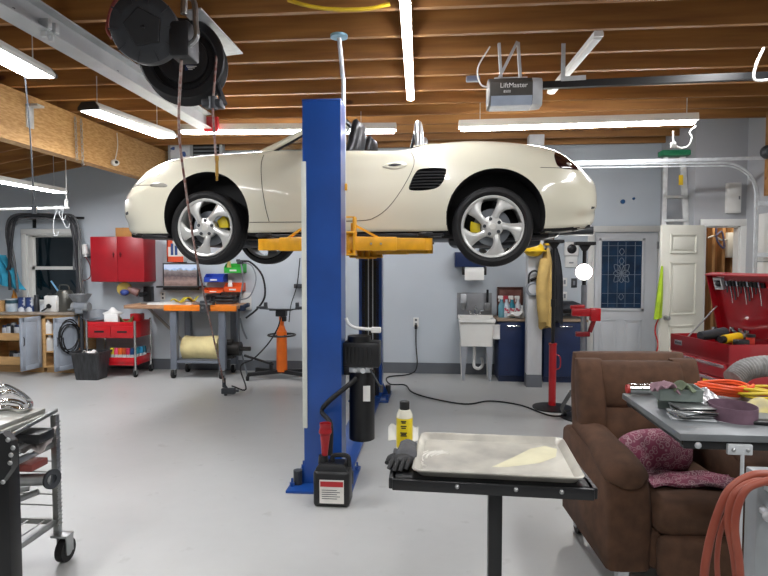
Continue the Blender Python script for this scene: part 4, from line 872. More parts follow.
# grey louvred heater high on the wall behind the car nose
yk=8.0; a,b=at(168,163,yk),at(222,139,yk); t=T('wall_heater','pale grey box heater with a dark louvred grille high behind the car nose','heater',((a.x+b.x)/2,8.1,a.z-.3))
m=MB(); m.bx((a.x,yk,a.z-.3),(b.x,YB,b.z),.01); m.build('case',mt('heater_grey','#a9afb3',.4,var=.04),t)
g0=at(193,143,yk); m=MB(); m.bx((g0.x,yk-.004,a.z-.25),(b.x-.04,yk+.002,b.z-.05)); gr=m.build('grille',black_m,t)
for k in range(5): 
    z=b.z-.075-k*.05; MB().bx((g0.x+.01,yk-.016,z),(b.x-.05,yk-.002,z+.02)).build('louvre',grey_m,gr)
m=MB(); m.bx((a.x+.04,yk-.003,a.z-.2),(g0.x-.05,yk+.001,b.z-.06)); m.build('label',mt('heater_label','#d7dce2',.4,hx2='#3a5a9a',sc=9,lo=.55,hi=.6),t)
# ---- red tool cart
yf,yb=7.62,8.06; x0,x1=at(87,340,yf).x,at(135,340,yf).x; zt_,zm,zl=at(110,322,yf).z,at(110,338,yf).z,at(110,361,yf).z
t=T('tool_cart','red steel tool cart with chrome posts, two drawers and a lower shelf','tool cart',((x0+x1)/2,(yf+yb)/2,0))
m=MB(); m.bx((x0,yf,zm),(x1,yb,zm+.02)); 
for p,q in(((x0,yf+.012),(x1,yf+.02)),((x0,yb-.012),(x1,yb)),((x0,yf),(x0+.012,yb)),((x1-.012,yf),(x1,yb))): m.bx((p[0],p[1],zm),(q[0],q[1],zt_),.003)
m.bx((x0,yf+.01,zm+.17),(x1,yb,zm+.18)); m.build('tray',red_m,t)
xm=(x0+x1)/2
for a,b in((x0+.02,xm-.003),(xm+.003,x1-.02)):
    m=MB(); m.bx((a,yf-.006,zm+.012),(b,yf+.012,zm+.165),.004); dr=m.build('drawer',red_m,t); m=MB(); m.bx(((a+b)/2-.07,yf-.012,zm+.075),((a+b)/2+.07,yf-.004,zm+.1),.003); m.build('handle',black_pl,dr)
m=MB(); m.bx((x0,yf,zl-.03),(x1,yb,zl-.02))
for p,q in(((x0,yf),(x1,yf+.01)),((x0,yb-.01),(x1,yb)),((x0,yf),(x0+.01,yb)),((x1-.01,yf),(x1,yb))): m.bx((p[0],p[1],zl-.06),(q[0],q[1],zl+.05),.003)
m.build('lower_shelf',red_m,t)
for x in(x0+.0,x1-.0):
    for y in(yf+.0,yb-.0):
        MB().cyl((x,y,.1),(x,y,zt_+.02),.016,n=12).build('post',chrome,t)
        m=MB(); m.cyl((x-.012,y,.05),(x+.012,y,.05),.05,n=18); cs=m.build('caster',black_r,t); m=MB(); m.bx((x-.022,y-.02,.04),(x-.016,y+.02,.11)); m.bx((x+.016,y-.02,.04),(x+.022,y+.02,.11)); m.bx((x-.022,y-.02,.1),(x+.022,y+.02,.112)); m.build('fork',steel,cs)
# things on the cart
zq=zm+.181
def clutter(name,mat,label,cat,px,y,f,z=None): m=MB(); p=at(px,320,y); f(m,p.x,y,z if z is not None else zq); return m.thing(name,mat,label,cat)
clutter('oil_pan',grey_m,'round grey pan leaning in the top tray of the red cart','pan',97,7.85,lambda m,x,y,z:m.lathe([(0,0),(.14,0),(.2,.1),(.205,.1),(.14,-.0)],(x,y,z+.03),(.15,-.3,1),24))
clutter('work_lamp',white_pl,'white flat round lamp head in the top tray of the red cart','lamp',113,7.82,lambda m,x,y,z:(m.lathe([(0,.12),(.08,.12),(.13,.14),(.13,.155),(.06,.18),(.02,.23),(0,.23)],(x,y,z),n=24),m.cyl((x,y,z),(x,y,z+.12),.05,n=12)))
clutter('rag',mt('olive_rag','#6d6a3a',.8,var=.25,sc=12),'olive green rag lying in the top tray of the red cart','rag',124,7.8,lambda m,x,y,z:m.grid(lambda u,v:(x-.12+.24*u,y-.1+.2*v,z+.05+.05*math.sin(5*u+3*v)+.03*math.cos(9*v)),12,10,.008))
clutter('red_case',red_m,'small red case at the right of the top tray of the red cart','case',140,7.9,lambda m,x,y,z:m.box((x-.04,y,z+.07),(.16,.12,.14),.012))
clutter('sand_paper_pack',white_pl,'flat white pack at the front of the top tray of the red cart','pack',112,7.68,lambda m,x,y,z:m.box((x,y,z+.075),(.2,.06,.15),.006))
cols=[('yellow','#c8c42a'),('pink','#d84a6a'),('orange','#d8641e'),('rust','#a8481e'),('crimson','#c02a4a'),('navy blue','#1a3f6a'),('teal','#1e7a8a'),('sky blue','#2a8ab8'),('dark teal','#14586a')]
for k,(cn,hx) in enumerate(cols):
    px=112.5+k*4.0; y=7.72 if k<6 else 7.8+.07*(k-6); p=at(px if k<6 else 137+(k-6)*3.6,355,y); z=zl-.02; t2=T('spray_can','spray can with a %s cap on the lower shelf of the red cart'%cn,'spray can',(p.x,y,z),0,'spray cans on the red cart')
    cmt=mt('cap_'+cn.replace(' ','_'),hx,.4); m=MB(); m.lathe([(0,0),(.03,0),(.032,.005),(.032,.12),(.026,.135)],(p.x,y,z),n=14); m.build('body',mt('can_white','#c9cbc8',.4,hx2='#8f9aa0',sc=20),t2); m=MB(); m.lathe([(.033,.1),(.033,.14),(.028,.19),(0,.19)],(p.x,y,z),n=14); m.build('cap',cmt,t2)
# ---- trash bin
p=fl(91,381); yq=p.y+.17; xq=at(91.5,365,yq).x
t=T('trash_bin','black plastic trash bin on the floor in front of the red cart','bin',(xq,yq,0)); hh=at(91,351,yq).z
m=MB()
def rr(w,d,z,c=.04): return [V((xq+sx*(w-c)+c*math.cos(a)*1,yq+sy*(d-c)+c*math.sin(a),z)) for sx,sy,a0 in((1,1,0),(-1,1,PI/2),(-1,-1,PI),(1,-1,1.5*PI)) for a in[a0+PI/2*k/4 for k in range(5)]]
m.rings([rr(.16,.13,0),rr(.165,.135,.02),rr(.2,.17,hh-.03),rr(.215,.185,hh-.03),rr(.215,.185,hh),rr(.2,.17,hh),rr(.16,.13,.04)]); m.build('bin',mt('bin_black','#1f2022',.45,hx2='#3a3b3d',sc=4,st=(8,8,1)),t)
m=MB(); m.grid(lambda u,v:(xq-.1+.16*u,yq-.06+.12*v,hh-.02+.04*math.sin(6*u)*math.cos(5*v)),8,8,.006); m.thing('paper_towel',white_pl,'crumpled white paper showing in the top of the black trash bin','paper')
# ---- workbench
yf,yb=7.55,8.15; zt=at(190,305.5,yf).z; x0,x1=at(141,310,yf).x,at(236,310,yf).x; xo=at(164,310,yf).x
t=T('workbench','wheeled workbench with grey steel legs, lower shelf and an orange edged top','workbench',((x0+x1)/2,(yf+yb)/2,0))
m=MB(); m.bx((x0-.25,yf,zt-.05),(x1,yb,zt),.006); m.build('bench_top',wood_b,t)
m=MB(); m.bx((xo,yf-.012,zt-.075),(x1+.01,yf+.002,zt+.004),.004); m.bx((xo,yf-.01,zt),(x1-.1,yb-.2,zt+.003)); m.build('orange_edge',mt('orange_tape','#e07a12',.45,var=.08),t)
gl=mt('bench_grey','#6b717b',.42,.2,var=.08)
xl,xr_=at(172.5,340,yf).x,at(221,340,yf).x
zs=at(200,361,yf).z
for x in(xl,xr_):
    for y in(yf+.06,yb-.08):
        MB().bx((x-.045,y-.04,.13),(x+.045,y+.04,zt-.05),.006).build('leg',gl,t)
        m=MB(); m.cyl((x-.018-.02,y,.06),(x+.018-.02,y,.06),.06,n=20); cs=m.build('caster',black_r,t); m=MB(); m.bx((x-.05,y-.03,.05),(x-.044,y+.03,.13)); m.bx((x+.004,y-.03,.05),(x+.01,y+.03,.13)); m.bx((x-.05,y-.03,.122),(x+.03,y+.03,.132)); m.build('fork',steel,cs)
m=MB(); m.bx((xl,yf+.03,zs-.04),(xr_,yf+.07,zs+.0),.004); m.bx((xl,yb-.1,zs-.04),(xr_,yb-.06,zs),.004); m.bx((xl,yf+.04,zs-.02),(xr_,yb-.06,zs)); m.build('lower_shelf',gl,t)
m=MB(); m.bar((x0-.2,yb-.05,zt-.06),(xl,yb-.05,.35),.035,.03); m.build('brace',mt('pale_brace','#8f8c84',.6),t)
# on the lower shelf: rolled cream pad, machine
x=(xl+.06+xr_-.12)/2; y=yf+.2; L2=(xr_-xl)/2-.06
m=MB(); rg=[]
for k in range(15):
    u=k/14; xx=xl+.06+u*(xr_-xl-.17); 
    rg.append([V((xx,yf+.26+(.16+.01*math.sin(3*u*PI))*math.cos(a)*(1 if a>PI/2 else 1),zs+.155+.155*math.sin(a)*(1+.05*math.sin(5*u+2*a))-(.02 if math.sin(a)<-.6 else 0))) for a in [2*PI*q/20 for q in range(20)]])
m.rings(rg); m.thing('foam_roll',mt('cream_foam','#d8c993',.8,var=.1,sc=5,bump=.3,bsc=8,bdist=.03),'rolled cream foam pad on the lower shelf of the workbench','foam roll')
x=xr_-.03; m=MB(); m.cyl((x,yf+.3,zs+.13),(x+.2,yf+.3,zs+.13),.1,n=18); m.box((x+.02,yf+.3,zs+.02),(.18,.16,.04)); m.cyl((x+.2,yf+.3,zs+.13),(x+.34,yf+.3,zs+.13),.03,n=12); m.cyl((x-.03,yf+.26,zs+.22),(x+.1,yf+.26,zs+.22),.045,n=12); m.thing('air_pump',mt('dark_machine','#2a2826',.45,.4,var=.3),'dark metal pump beside the cream foam pad on the workbench shelf','pump')
# on the bench top
def bench(px,y): return at(px,305,y).x
x=bench(207,7.58); t2=T('bench_vise','grey bench vise bolted to the front of the orange workbench','vise',(x,7.52,zt)); m=MB(); m.box((x,7.62,zt+.02),(.14,.14,.04),.006); m.box((x,7.52,zt+.0),(.13,.06,.14),.01); m.box((x,7.47,zt-.03),(.1,.06,.12),.01); m.build('jaws',dgrey,t2); t2.children[-1].name='jaw_body'
m=MB(); m.cyl((x,7.42,zt-.02),(x,7.55,zt-.02),.016,n=8); m.cyl((x-.13,7.43,zt+.03),(x+.13,7.43,zt+.03),.01,n=6); m.build('screw',steel,t2)
x=bench(175,7.75); m=MB(); m.rings([[V((x+u,7.75+v*.12,zt+h)) for v,h in((-1,0),(1,0),(.8,.02+.02*k),(-.8,.02+.02*k))] for u,k in((-.35,0),(-.1,.5),(.1,1),(.2,1.6),(.28,.6))]); m.thing('paper_stack',mt('pale_paper','#c7c9c4',.6),'loose pile of pale papers on the workbench','papers')
x=bench(184,7.7); m=MB(); m.grid(lambda u,v:(x-.15+.3*u,7.6+.25*v,zt+.055+.035*u+.03*math.sin(9*u+5*v)),14,10,.01); m.thing('work_gloves',mt('yellow_glove','#c3b62e',.7,var=.25,sc=14),'crumpled yellow gloves lying on the papers on the workbench','gloves')
x=bench(226.5,7.85); t2=T('tool_box','black low case with a handle at the right end of the workbench','case',(x,7.85,zt)); m=MB(); m.box((x,7.85,zt+.055),(.26,.2,.05),.02); m.box((x,7.85,zt+.105),(.24,.18,.04),.015); m.build('case',black_pl,t2); m=MB(); m.tube([(x-.07,7.8,zt+.12),(x-.05,7.8,zt+.16),(x+.05,7.8,zt+.16),(x+.07,7.8,zt+.12)],.01,6); m.build('handle',black_pl,t2)
m=MB(); m.box((x,7.85,zt+.015),(.24,.18,.03),.004); m.thing('pad',dgrey,'flat dark pad under the black case on the workbench','pad')
x=bench(150,7.75); m=MB(); m.cyl((x-.12,7.72,zt+.015),(x+.14,7.78,zt+.015),.014,n=8); m.box((x+.15,7.78,zt+.02),(.06,.04,.04),.006); m.thing('ratchet',steel,'steel ratchet lying at the left end of the workbench','ratchet')
# ---- screen on the wall above the bench
yk=8.08; a,b=at(163,290,yk),at(198,263,yk); t=T('wall_screen','flat screen above the workbench showing a rocky landscape photograph','screen',((a.x+b.x)/2,8.1,a.z))
m=MB(); m.bx((a.x,yk,a.z),(b.x,yk+.04,b.z),.006); m.bx((a.x+.1,yk+.04,a.z+.1),(b.x-.1,YB,b.z-.1)); m.build('case',black_pl,t)
sm=bpy.data.materials.new('screen_picture'); sm.use_nodes=True; n=sm.node_tree.nodes; l=sm.node_tree.links; bs=n['Principled BSDF']; tc=n.new('ShaderNodeTexCoord'); sx=n.new('ShaderNodeSeparateXYZ'); l.new(tc.outputs['Generated'],sx.inputs[0])
nz=n.new('ShaderNodeTexNoise'); nz.inputs['Scale'].default_value=7; nz.inputs['Detail'].default_value=8; l.new(tc.outputs['Generated'],nz.inputs[0])
ad=n.new('ShaderNodeMath'); ad.operation='MULTIPLY_ADD'; l.new(nz.outputs['Fac'],ad.inputs[0]); ad.inputs[1].default_value=.35; l.new(sx.outputs['Z'],ad.inputs[2])
rp=n.new('ShaderNodeValToRGB'); e=rp.color_ramp.elements; e[0].position=.2; e[0].color=lin('#5c4a44'); e[1].position=1.25; e[1].color=lin('#8fb0d6')
for p_,h_ in((.45,'#85706a'),(.7,'#4d4446'),(.92,'#7d7777'),(1.0,'#a9b6ca')): q=e.new(p_); q.color=lin(h_)
l.new(ad.outputs[0],rp.inputs[0]); l.new(rp.outputs[0],bs.inputs['Base Color']); l.new(rp.outputs[0],bs.inputs['Emission Color']); bs.inputs['Emission Strength'].default_value=.45; bs.inputs['Roughness'].default_value=.2
MB().bx((a.x+.02,yk-.003,a.z+.03),(b.x-.02,yk+.001,b.z-.02)).build('display',sm,t)
a,b=at(156,286,8.0),at(199,283,8.0); m=MB(); m.bx((a.x,8.0,a.z-.025),(b.x,YB,a.z),.004); m.thing('wall_shelf',black_m,'thin black shelf on the wall just under the landscape screen','shelf')
yk=8.1; a,b=at(167,262,yk),at(183,240,yk); t=T('parts_box','orange and blue box standing above the landscape screen, behind the front wheel','box',((a.x+b.x)/2,yk,a.z)); m=MB(); m.bx((a.x,yk,a.z),(b.x,YB,b.z),.004); m.build('box',mt('box_white','#d6d4cc',.5),t)
m=MB(); m.bx((a.x-.001,yk-.002,a.z+.0),(b.x+.001,yk+.001,a.z+.08)); m.bx((a.x-.001,yk-.002,a.z),(a.x+.02,yk+.001,b.z)); m.bx((a.x-.001,yk-.002,b.z-.1),(a.x+.09,yk+.001,b.z)); m.build('orange_print',mt('print_orange','#cf4a1c',.5),t); m=MB(); m.bx((a.x+.06,yk-.003,a.z+.1),(a.x+.1,yk+.001,b.z-.05)); m.bx((a.x+.12,yk-.003,a.z+.1),(a.x+.16,yk+.001,b.z-.08)); m.build('blue_print',mt('print_blue','#1c3f78',.5),t)
a,b=at(153,300,YB-.003),at(164,244,YB-.003); MB().bx((a.x,YB-.006,a.z),(b.x,YB,b.z)).thing('wall_panel',mt('pale_panel','#b9bfc7',.5,var=.03),'pale flat panel on the wall right of the red wall cabinet','panel')
# ---- plastic bins on the wall
def bin_(px0,px1,py0,py1,mat,label,yk=8.05):
    a,b=at(px0,py1,yk),at(px1,py0,yk); t=T('parts_bin',label,'parts bin',((a.x+b.x)/2,8.15,a.z),0,'plastic parts bins above the workbench'); h=b.z-a.z
    m=MB(); th=.006
    m.bx((a.x,yk,a.z),(b.x,YB-.001,a.z+th)); m.bx((a.x,YB-.026,a.z),(b.x,YB-.0,b.z))
    for x in(a.x,b.x-th): m.prism([(yk,a.z),(YB-.02,a.z),(YB-.02,b.z),(yk+.08,b.z),(yk,a.z+h*.6)],x,x+th,'X')
    m.bx((a.x,yk,a.z),(b.x,yk+th,a.z+h*.58)); m.build('bin',mat,t)
    m=MB(); m.bx(((a.x+b.x)/2-.05,yk-.002,a.z+h*.18),((a.x+b.x)/2+.05,yk+.001,a.z+h*.36)); m.build('label_slot',white_pl,t); return a,b
pb=mt('bin_blue','#1c3ea8',.4); po=mt('bin_orange','#e0561e',.4); pg=mt('bin_green','#2fa83a',.4)
bin_(204,223,274,282,pb,'wide blue plastic bin on the wall above the workbench')
a1,b1=bin_(224,242,263.5,273,pg,'green plastic bin, topmost on the wall above the workbench')
bin_(203,223,288,293,po,'shallow orange plastic bin below the blue bin')
a3,b3=bin_(224,241,283,292,po,'orange plastic bin below the green bin holding a white bottle')
for px,aa,mat,lb in((229,a1,mt('tan_bottle','#b9a25a',.5),'small tan bottle standing in the green plastic bin'),(230,a3,white_pl,'small white bottle standing in the orange plastic bin')):
    x=at(px,270,8.13).x; m=MB(); m.lathe([(0,0),(.032,0),(.033,.1),(.025,.12),(.026,.16),(0,.16)],(x,8.13,aa.z+.007),n=12); m.thing('bottle',mat,lb,'bottle')
m=MB(); a,b=at(204,300,8.2),at(246,297,8.2); m.bx((a.x,8.2,a.z-.02),(b.x,YB,b.z+.02),.003)
for k in range(9): x=a.x+.06+k*.06; m.cyl((x,8.14,a.z-.06-.03*(k%3)),(x,8.14,b.z),.012,n=8); m.bx((x-.004,8.14,b.z-.01),(x+.004,8.2,b.z+.005))
m.thing('tool_rail',dgrey,'steel tool rail with hanging screwdrivers under the orange bins','tool rail')
q=at(246,301,8.2); m=MB(); m.bx((q.x-.08,8.19,q.z-.13),(q.x+.07,YB,q.z+.12),.006); m.thing('switch_box',white_pl,'white electrical box on the wall at the right end of the workbench','electrical box')
# hoses at the bench end
for pts,r_,lb in(([(242,262),(250,262),(262,275),(265,295),(258,308),(246,318)],.014,'black hose arching out from the wall at the right of the green bin'),([(241,264),(243,280),(240,300),(239,320),(240,345),(247,374)],.012,'grey air line hanging down the right end of the workbench'),([(240,318),(243,330),(247,339)],.014,'short pale hose hanging at the right corner of the workbench'),([(240,300),(250,296),(256,280),(252,266),(242,262)],.01,'thin inner hose loop beside the green bin')):
    m=MB(); m.tube([at(x,y,7.98) for x,y in pts],r_,8); m.thing('shop_hose',black_r if r_>.013 and len(pts)>4 else grey_m,lb,'hose')
q=at(240,262,8.05); m=MB(); m.bx((q.x-.03,8.0,q.z-.03),(q.x+.03,YB,q.z+.03),.006); m.cyl(q+V((-.05,0,.02)),q+V((-.0,0,.02)),.02,n=8); m.thing('hose_hook',dgrey,'dark metal hose fitting on the wall right of the green bin','hook')
q=at(242,308,7.75); m=MB(); m.box(q,(.1,.08,.08),.015); m.cyl(q+V((.03,0,.02)),q+V((.1,0,.05)),.03,n=10); m.thing('air_regulator',mt('blue_black_metal','#1e2a40',.4,.3),'small dark blue air regulator at the right corner of the workbench','regulator')
# ---- orange transmission jack
p=at(282,376,7.72); x,y=p.x,p.y
t=T('transmission_jack','orange upright transmission jack on a black wheeled base beside the workbench','jack',(x,y,0))
zt_=at(282,331,y).z; zp=at(282,317,y).z
m=MB(); m.cyl((x,y,.1),(x,y,zt_),.075,.07,n=24); m.cyl((x,y,zt_),(x,y,zt_+.015),.06,n=24); m.build('cylinder',orange,t)
m=MB(); m.cyl((x,y,zt_),(x,y,zp+.08),.035,n=16); m.lathe([(.06,zt_),(.04,zt_+.07),(.0,zt_+.07)],(x,y,0),n=18); m.build('ram',orange,t)
m=MB(); m.box((x,y,zp+.1),(.3,.14,.02)); m.box((x,y,zp+.05),(.14,.12,.08),.01); m.box((x+.05,y-.05,zp-.02),(.06,.05,.07),.01)
m.build('saddle',black_m,t)
for s in(-1,1): m=MB(); m.box((x+s*.27,y,zp+.13),(.14,.08,.03),.006); m.box((x+s*.22,y,zp+.17),(.04,.06,.06),.006); m.bar((x+s*.12,y,zp+.105),(x+s*.3,y,zp+.115),.05,.015); m.build('saddle_arm',dgrey,t)
m=MB(); zq=at(282,335,y).z; m.lathe([(.19,zq-.012),(.2,zq),(.19,zq+.012),(.18,zq),(.19,zq-.012)],(x,y,0),n=32)
for k in range(4): a=PI/4+PI/2*k; m.bar((x+.07*math.cos(a),y+.07*math.sin(a),zq),(x+.19*math.cos(a),y+.19*math.sin(a),zq),.012,.012)
m.build('hand_ring',black_m,t)
for k,(dx,dy) in enumerate(((.42,-.2),(.42,.2),(-.42,-.2),(-.42,.2))):
    m=MB(); m.bar((x,y,.1),(x+dx,y+dy,.085),.06,.05,.006); leg=m.build('leg',black_m,t)
    m=MB(); m.cyl((x+dx-.015,y+dy,.035),(x+dx+.015,y+dy,.035),.035,n=16); m.cyl((x+dx,y+dy,.05),(x+dx,y+dy,.09),.014,n=8); m.build('caster',black_r,leg)
m=MB(); m.bar((x-.1,y-.05,.2),(x-.5,y-.1,.33),.045,.03,.008); m.cyl((x-.14,y-.05,.1),(x-.14,y-.05,.24),.025,n=12); m.build('foot_pedal',black_m,t)
m=MB(); m.tube([(x+.02,y-.09,zp+.02),(x-.02,y-.14,zt_+.05),(x-.15,y-.13,.5),(x-.34,y-.17,.3),(x-.5,y-.25,.2),fl(246,389,.05),fl(232,386,.06)],.01,6); m.thing('jack_line',black_r,'black air line running from the orange jack down to the floor','hose')
q=fl(238,389,.03); m=MB(); m.tube([at(300,258,8.1),at(297,285,8.1),at(291,305,8.1),at(289,322,8.1)],.008,6); m.thing('power_cord',black_r,'black cord hanging on the back wall just left of the blue post','cord')
m=MB(); q=at(300,286,8.15); m.bx((q.x-.08,8.1,q.z-.03),(q.x+.06,YB,q.z+.03),.006); m.thing('cord_holder',dgrey,'small dark bracket on the back wall just left of the blue post','bracket')
# ================= back right: sink corner, stands, tool chest
# ---- laundry sink
yf=7.74; x0,x1=at(459,330,yf).x,at(495.5,330,yf).x; zr=at(478,320,yf).z
t=T('laundry_sink','white plastic laundry sink on grey splayed legs against the back wall','sink',((x0+x1)/2,yf+.22,0)); xm=(x0+x1)/2; hw=(x1-x0)/2; D=.44
def rc(w,y0,y1,z): return [V((xm-w,y0,z)),V((xm+w,y0,z)),V((xm+w,y1,z)),V((xm-w,y1,z))]
zb=at(478,347,yf).z
sm_=mt('sink_white','#dcdcd6',.35,var=.03,sc=5)
m=MB(); m.rings([rc(hw*.86,yf+.04,yf+D-.03,zb),rc(hw*.93,yf+.02,yf+D-.01,zr-.1),rc(hw*.97,yf+.01,yf+D,zr-.03),rc(hw,yf-.01,yf+D,zr-.03),rc(hw,yf-.01,yf+D,zr+.01),rc(hw*.9,yf+.03,yf+D-.08,zr+.01),rc(hw*.8,yf+.08,yf+D-.1,zb+.05)]); m.bx((xm-hw,yf+D-.07,zr),(xm+hw,yf+D,zr+.03),.008); m.build('basin',sm_,t)
m=MB(); 
for s in(-1,1):
    m=MB(); 
    for y in(yf+.04,):
        m.prism([(xm+s*hw*.9,zb+.01),(xm+s*hw*.5,zb+.01),(xm+s*hw*.68,0),(xm+s*hw*.8,0)],y,y+.025,'Y')
    m.build('leg',mt('sink_leg','#8d9298',.45,var=.05),t)
    m=MB(); m.prism([(xm+s*hw*.9,zb+.01),(xm+s*hw*.6,zb+.01),(xm+s*hw*.68,0),(xm+s*hw*.8,0)],yf+D-.08,yf+D-.055,'Y'); m.build('leg',sm_,t)
m=MB(); m.tube([(xm-.02,yf+.22,zb),(xm-.02,yf+.22,zb-.2),(xm-.02,yf+.22,zb-.3),(xm+.04,yf+.22,zb-.33),(xm+.09,yf+.24,zb-.29),(xm+.1,yf+.3,zb-.24),(xm+.1,YB,zb-.24)],.022,10,4); m.build('drain_trap',white_pl,t)
m=MB(); m.bx((xm-.08,yf+D-.06,zr+.03),(xm+.08,yf+D-.01,zr+.05),.006); m.tube([(xm,yf+D-.035,zr+.04),(xm,yf+D-.04,zr+.13),(xm,yf+D-.1,zr+.16),(xm,yf+D-.2,zr+.12)],.012,8)
for s in(-1,1): m.cyl((xm+s*.07,yf+D-.035,zr+.05),(xm+s*.07,yf+D-.035,zr+.09),.02,n=10); m.bar((xm+s*.07,yf+D-.035,zr+.085),(xm+s*.12,yf+D-.07,zr+.1),.012,.01)
m.build('tap',chrome,t)
a,b=at(457,319,8.2),at(492,293,8.2); MB().bx((a.x,8.22,a.z),(b.x,YB,b.z),.003).thing('splash_panel',mt('stainless_panel','#8e9092',.4,.35,var=.08),'grey metal splash panel on the wall behind the sink','panel')
p=at(463.5,301,8.15); t=T('soap_dispenser','silver soap dispenser on the splash panel above the sink','soap dispenser',p); m=MB(); m.bx(p+V((-.04,0,-.05)),p+V((.04,.07,.1)),.015); m.build('body',galv,t); m=MB(); m.lathe([(0,-.1),(.03,-.08),(.045,-.04),(.045,0)],p+V((0,.02,-.03)),n=14); m.build('nozzle',steel,t)
p=at(487.5,301,8.15); t=T('dish_brush','black handled brush hanging on the splash panel right of the tap','brush',p); m=MB(); m.cyl(p+V((0,0,-.02)),p+V((0,0,.16)),.016,n=8); m.build('handle',black_pl,t); m=MB(); m.bx(p+V((-.035,-.03,-.13)),p+V((.035,.06,-.03)),.01); m.build('cup',steel,t)
p=at(499,332,7.75); m=MB(); m.lathe([(.05,-.09),(.05,.09),(.055,.1),(.0,.1)],(p.x-.03,p.y,p.z),n=16); m.thing('paper_cup',white_pl,'small white pot hung on the right end of the sink','pot')
# ---- paper towel dispenser and blue shelf behind the rear wheel
a,b=at(455,267,7.98),at(486,252,7.98); m=MB(); m.bx((a.x,7.98,a.z),(b.x,YB,b.z),.006); m.thing('wall_cupboard',navy,'navy blue wall cupboard partly hidden behind the rear wheel above the sink','cupboard')
p=at(474,272,8.05); t=T('paper_towel_holder','roll of white paper towel in a black holder under the navy wall cupboard','paper towel',p)
m=MB(); m.cyl(p+V((-.13,0,0)),p+V((.13,0,0)),.085,n=24); m.bx(p+V((-.13,-.085,-.11)),p+V((.13,-.08,0))); m.build('roll',white_p,t)
m=MB(); 
for s in(-1,1): m.bx(p+V((s*.145-.02,-.07,-.04)),p+V((s*.145+.02,.09,a.z-p.z)),.004)
m.bx(p+V((-.16,.06,a.z-p.z-.02)),p+V((.16,.1,a.z-p.z)),.002); m.build('holder',black_pl,t)
# ---- navy base cabinets
def ncab(px0,px1,label,yf=7.72,top=True):
    x0,x1=at(px0,340,yf).x,at(px1,340,yf).x; zt=at(512,319,yf).z; t=T('base_cabinet',label,'cabinet',((x0+x1)/2,yf+.25,0),0,'navy base cabinets')
    m=MB(); m.bx((x0,yf+.02,.08),(x1,YB-.02,zt-.03),.004); m.bx((x0+.01,yf+.06,0),(x1-.01,YB-.04,.08)); m.build('carcass',navy,t)
    m=MB(); m.bx((x0+.006,yf,.09),(x1-.006,yf+.02,zt-.035),.004); d=m.build('door',navy,t)
    m=MB(); xm=(x0+x1)/2; m.tube([(xm-.08,yf-.002,zt-.09),(xm-.07,yf-.03,zt-.09),(xm+.07,yf-.03,zt-.09),(xm+.08,yf-.002,zt-.09)],.007,6,4); m.build('handle',chrome,d)
    m=MB(); m.bx((x0-.02,yf-.02,zt-.03),(x1+.01,YB-.02,zt),.004); m.build('counter',mt('counter_brown','#8d7a66',.5,var=.1),t); return x0,x1,zt
xa,xb,zc=ncab(498.5,528,'navy base cabinet between the sink and the column')
xe,xf,_=ncab(544,587,'navy base cabinet between the column and the white back door')
bcol=[('#9a5a8a','purple'),('#c04a52','red')]
for k,(px,hx,lb) in enumerate(((501.5,'#5a8a96','clear spray bottle with a teal liquid, leftmost on the navy cabinet'),(506.5,'#b8c4cc','white bottle with a red label, second from the left on the navy cabinet'),(512,'#2e7a8a','blue bottle with a red label, third from the left on the navy cabinet'),(518,'#c8ccd0','white bottle with a red label, fourth from the left on the navy cabinet'))):
    y=7.95; x=at(px,310,y).x; z=zc; t=T('spray_bottle',lb,'bottle',(x,y,z),0,'cleaning bottles on the navy cabinet')
    m=MB(); m.lathe([(0,0),(.042,0),(.045,.01),(.045,.16),(.02,.21),(.018,.25)],(x,y,z),n=16); m.build('body',mt('bottle_%d'%k,hx,.25,var=.05),t)
    m=MB(); m.box((x-.015,y,z+.275),(.07,.03,.04),.008); m.cyl((x,y,z+.245),(x,y,z+.265),.02,n=10); m.bar((x-.03,y,z+.26),(x-.035,y,z+.215),.01,.012); m.build('trigger',white_pl if k!=1 else mt('red_trig','#b03040',.4),t)
    if k: m=MB(); m.lathe([(.0455,.06),(.0462,.06),(.0462,.13),(.0455,.13)],(x,y,z),n=16); m.build('label',mt('label_mag','#a83550',.5,hx2='#d8d4d2',sc=26,lo=.5,hi=.55),t)
x=at(520,310,7.85).x; m=MB(); m.lathe([(0,0),(.03,0),(.032,.08),(.014,.13),(.014,.17),(0,.17)],(x+.03,7.86,zc),n=14); m.thing('small_bottle',white_pl,'small white bottle at the right end of the navy cabinet','bottle')
x=at(515,316,7.8).x; m=MB(); m.grid(lambda u,v:(x-.1+.2*u,7.74+.12*v,zc+.03+.04*u+.025*math.sin(7*u+5*v)),10,8,.01); m.thing('rag',white_pl,'crumpled white rag at the front of the navy cabinet','rag')
a,b=at(497,317,8.2),at(523,287,8.2); t=T('framed_board','small brown framed board leaning on the wall behind the cleaning bottles','board',((a.x+b.x)/2,8.22,zc)); m=MB(); m.bx((a.x,8.2,zc),(b.x,8.22,b.z)); m.build('panel',mt('board_brown','#6a3a30',.5,hx2='#8a6258',sc=5),t)
m=MB(); 
for p,q in(((a.x,zc),(a.x+.03,b.z)),((b.x-.03,zc),(b.x,b.z)),((a.x,b.z-.03),(b.x,b.z)),((a.x,zc),(b.x,zc+.03))): m.bx((p[0],8.185,p[1]),(q[0],8.22,q[1]),.004)
m.build('frame',mt('frame_brown','#4c2a20',.45),t)
# dark bag and case on the second navy cabinet
x=at(563,312,7.95).x; m=MB(); m.rings([[V((x+ (-.32+.64*u),7.95+.2*math.cos(a)*k,zc+.13*k+.12*k*math.sin(a)*(.6 if math.sin(a)<0 else .75))) for a in [2*PI*q/18 for q in range(18)]] for u,k in((0,.35),(.05,.75),(.3,1),(.7,1.05),(.93,.8),(1,.4))]); m.thing('tool_bag',mt('dark_bag','#22252b',.7,var=.3,sc=9),'dark cloth bag lying on the navy cabinet beside the back door','bag')
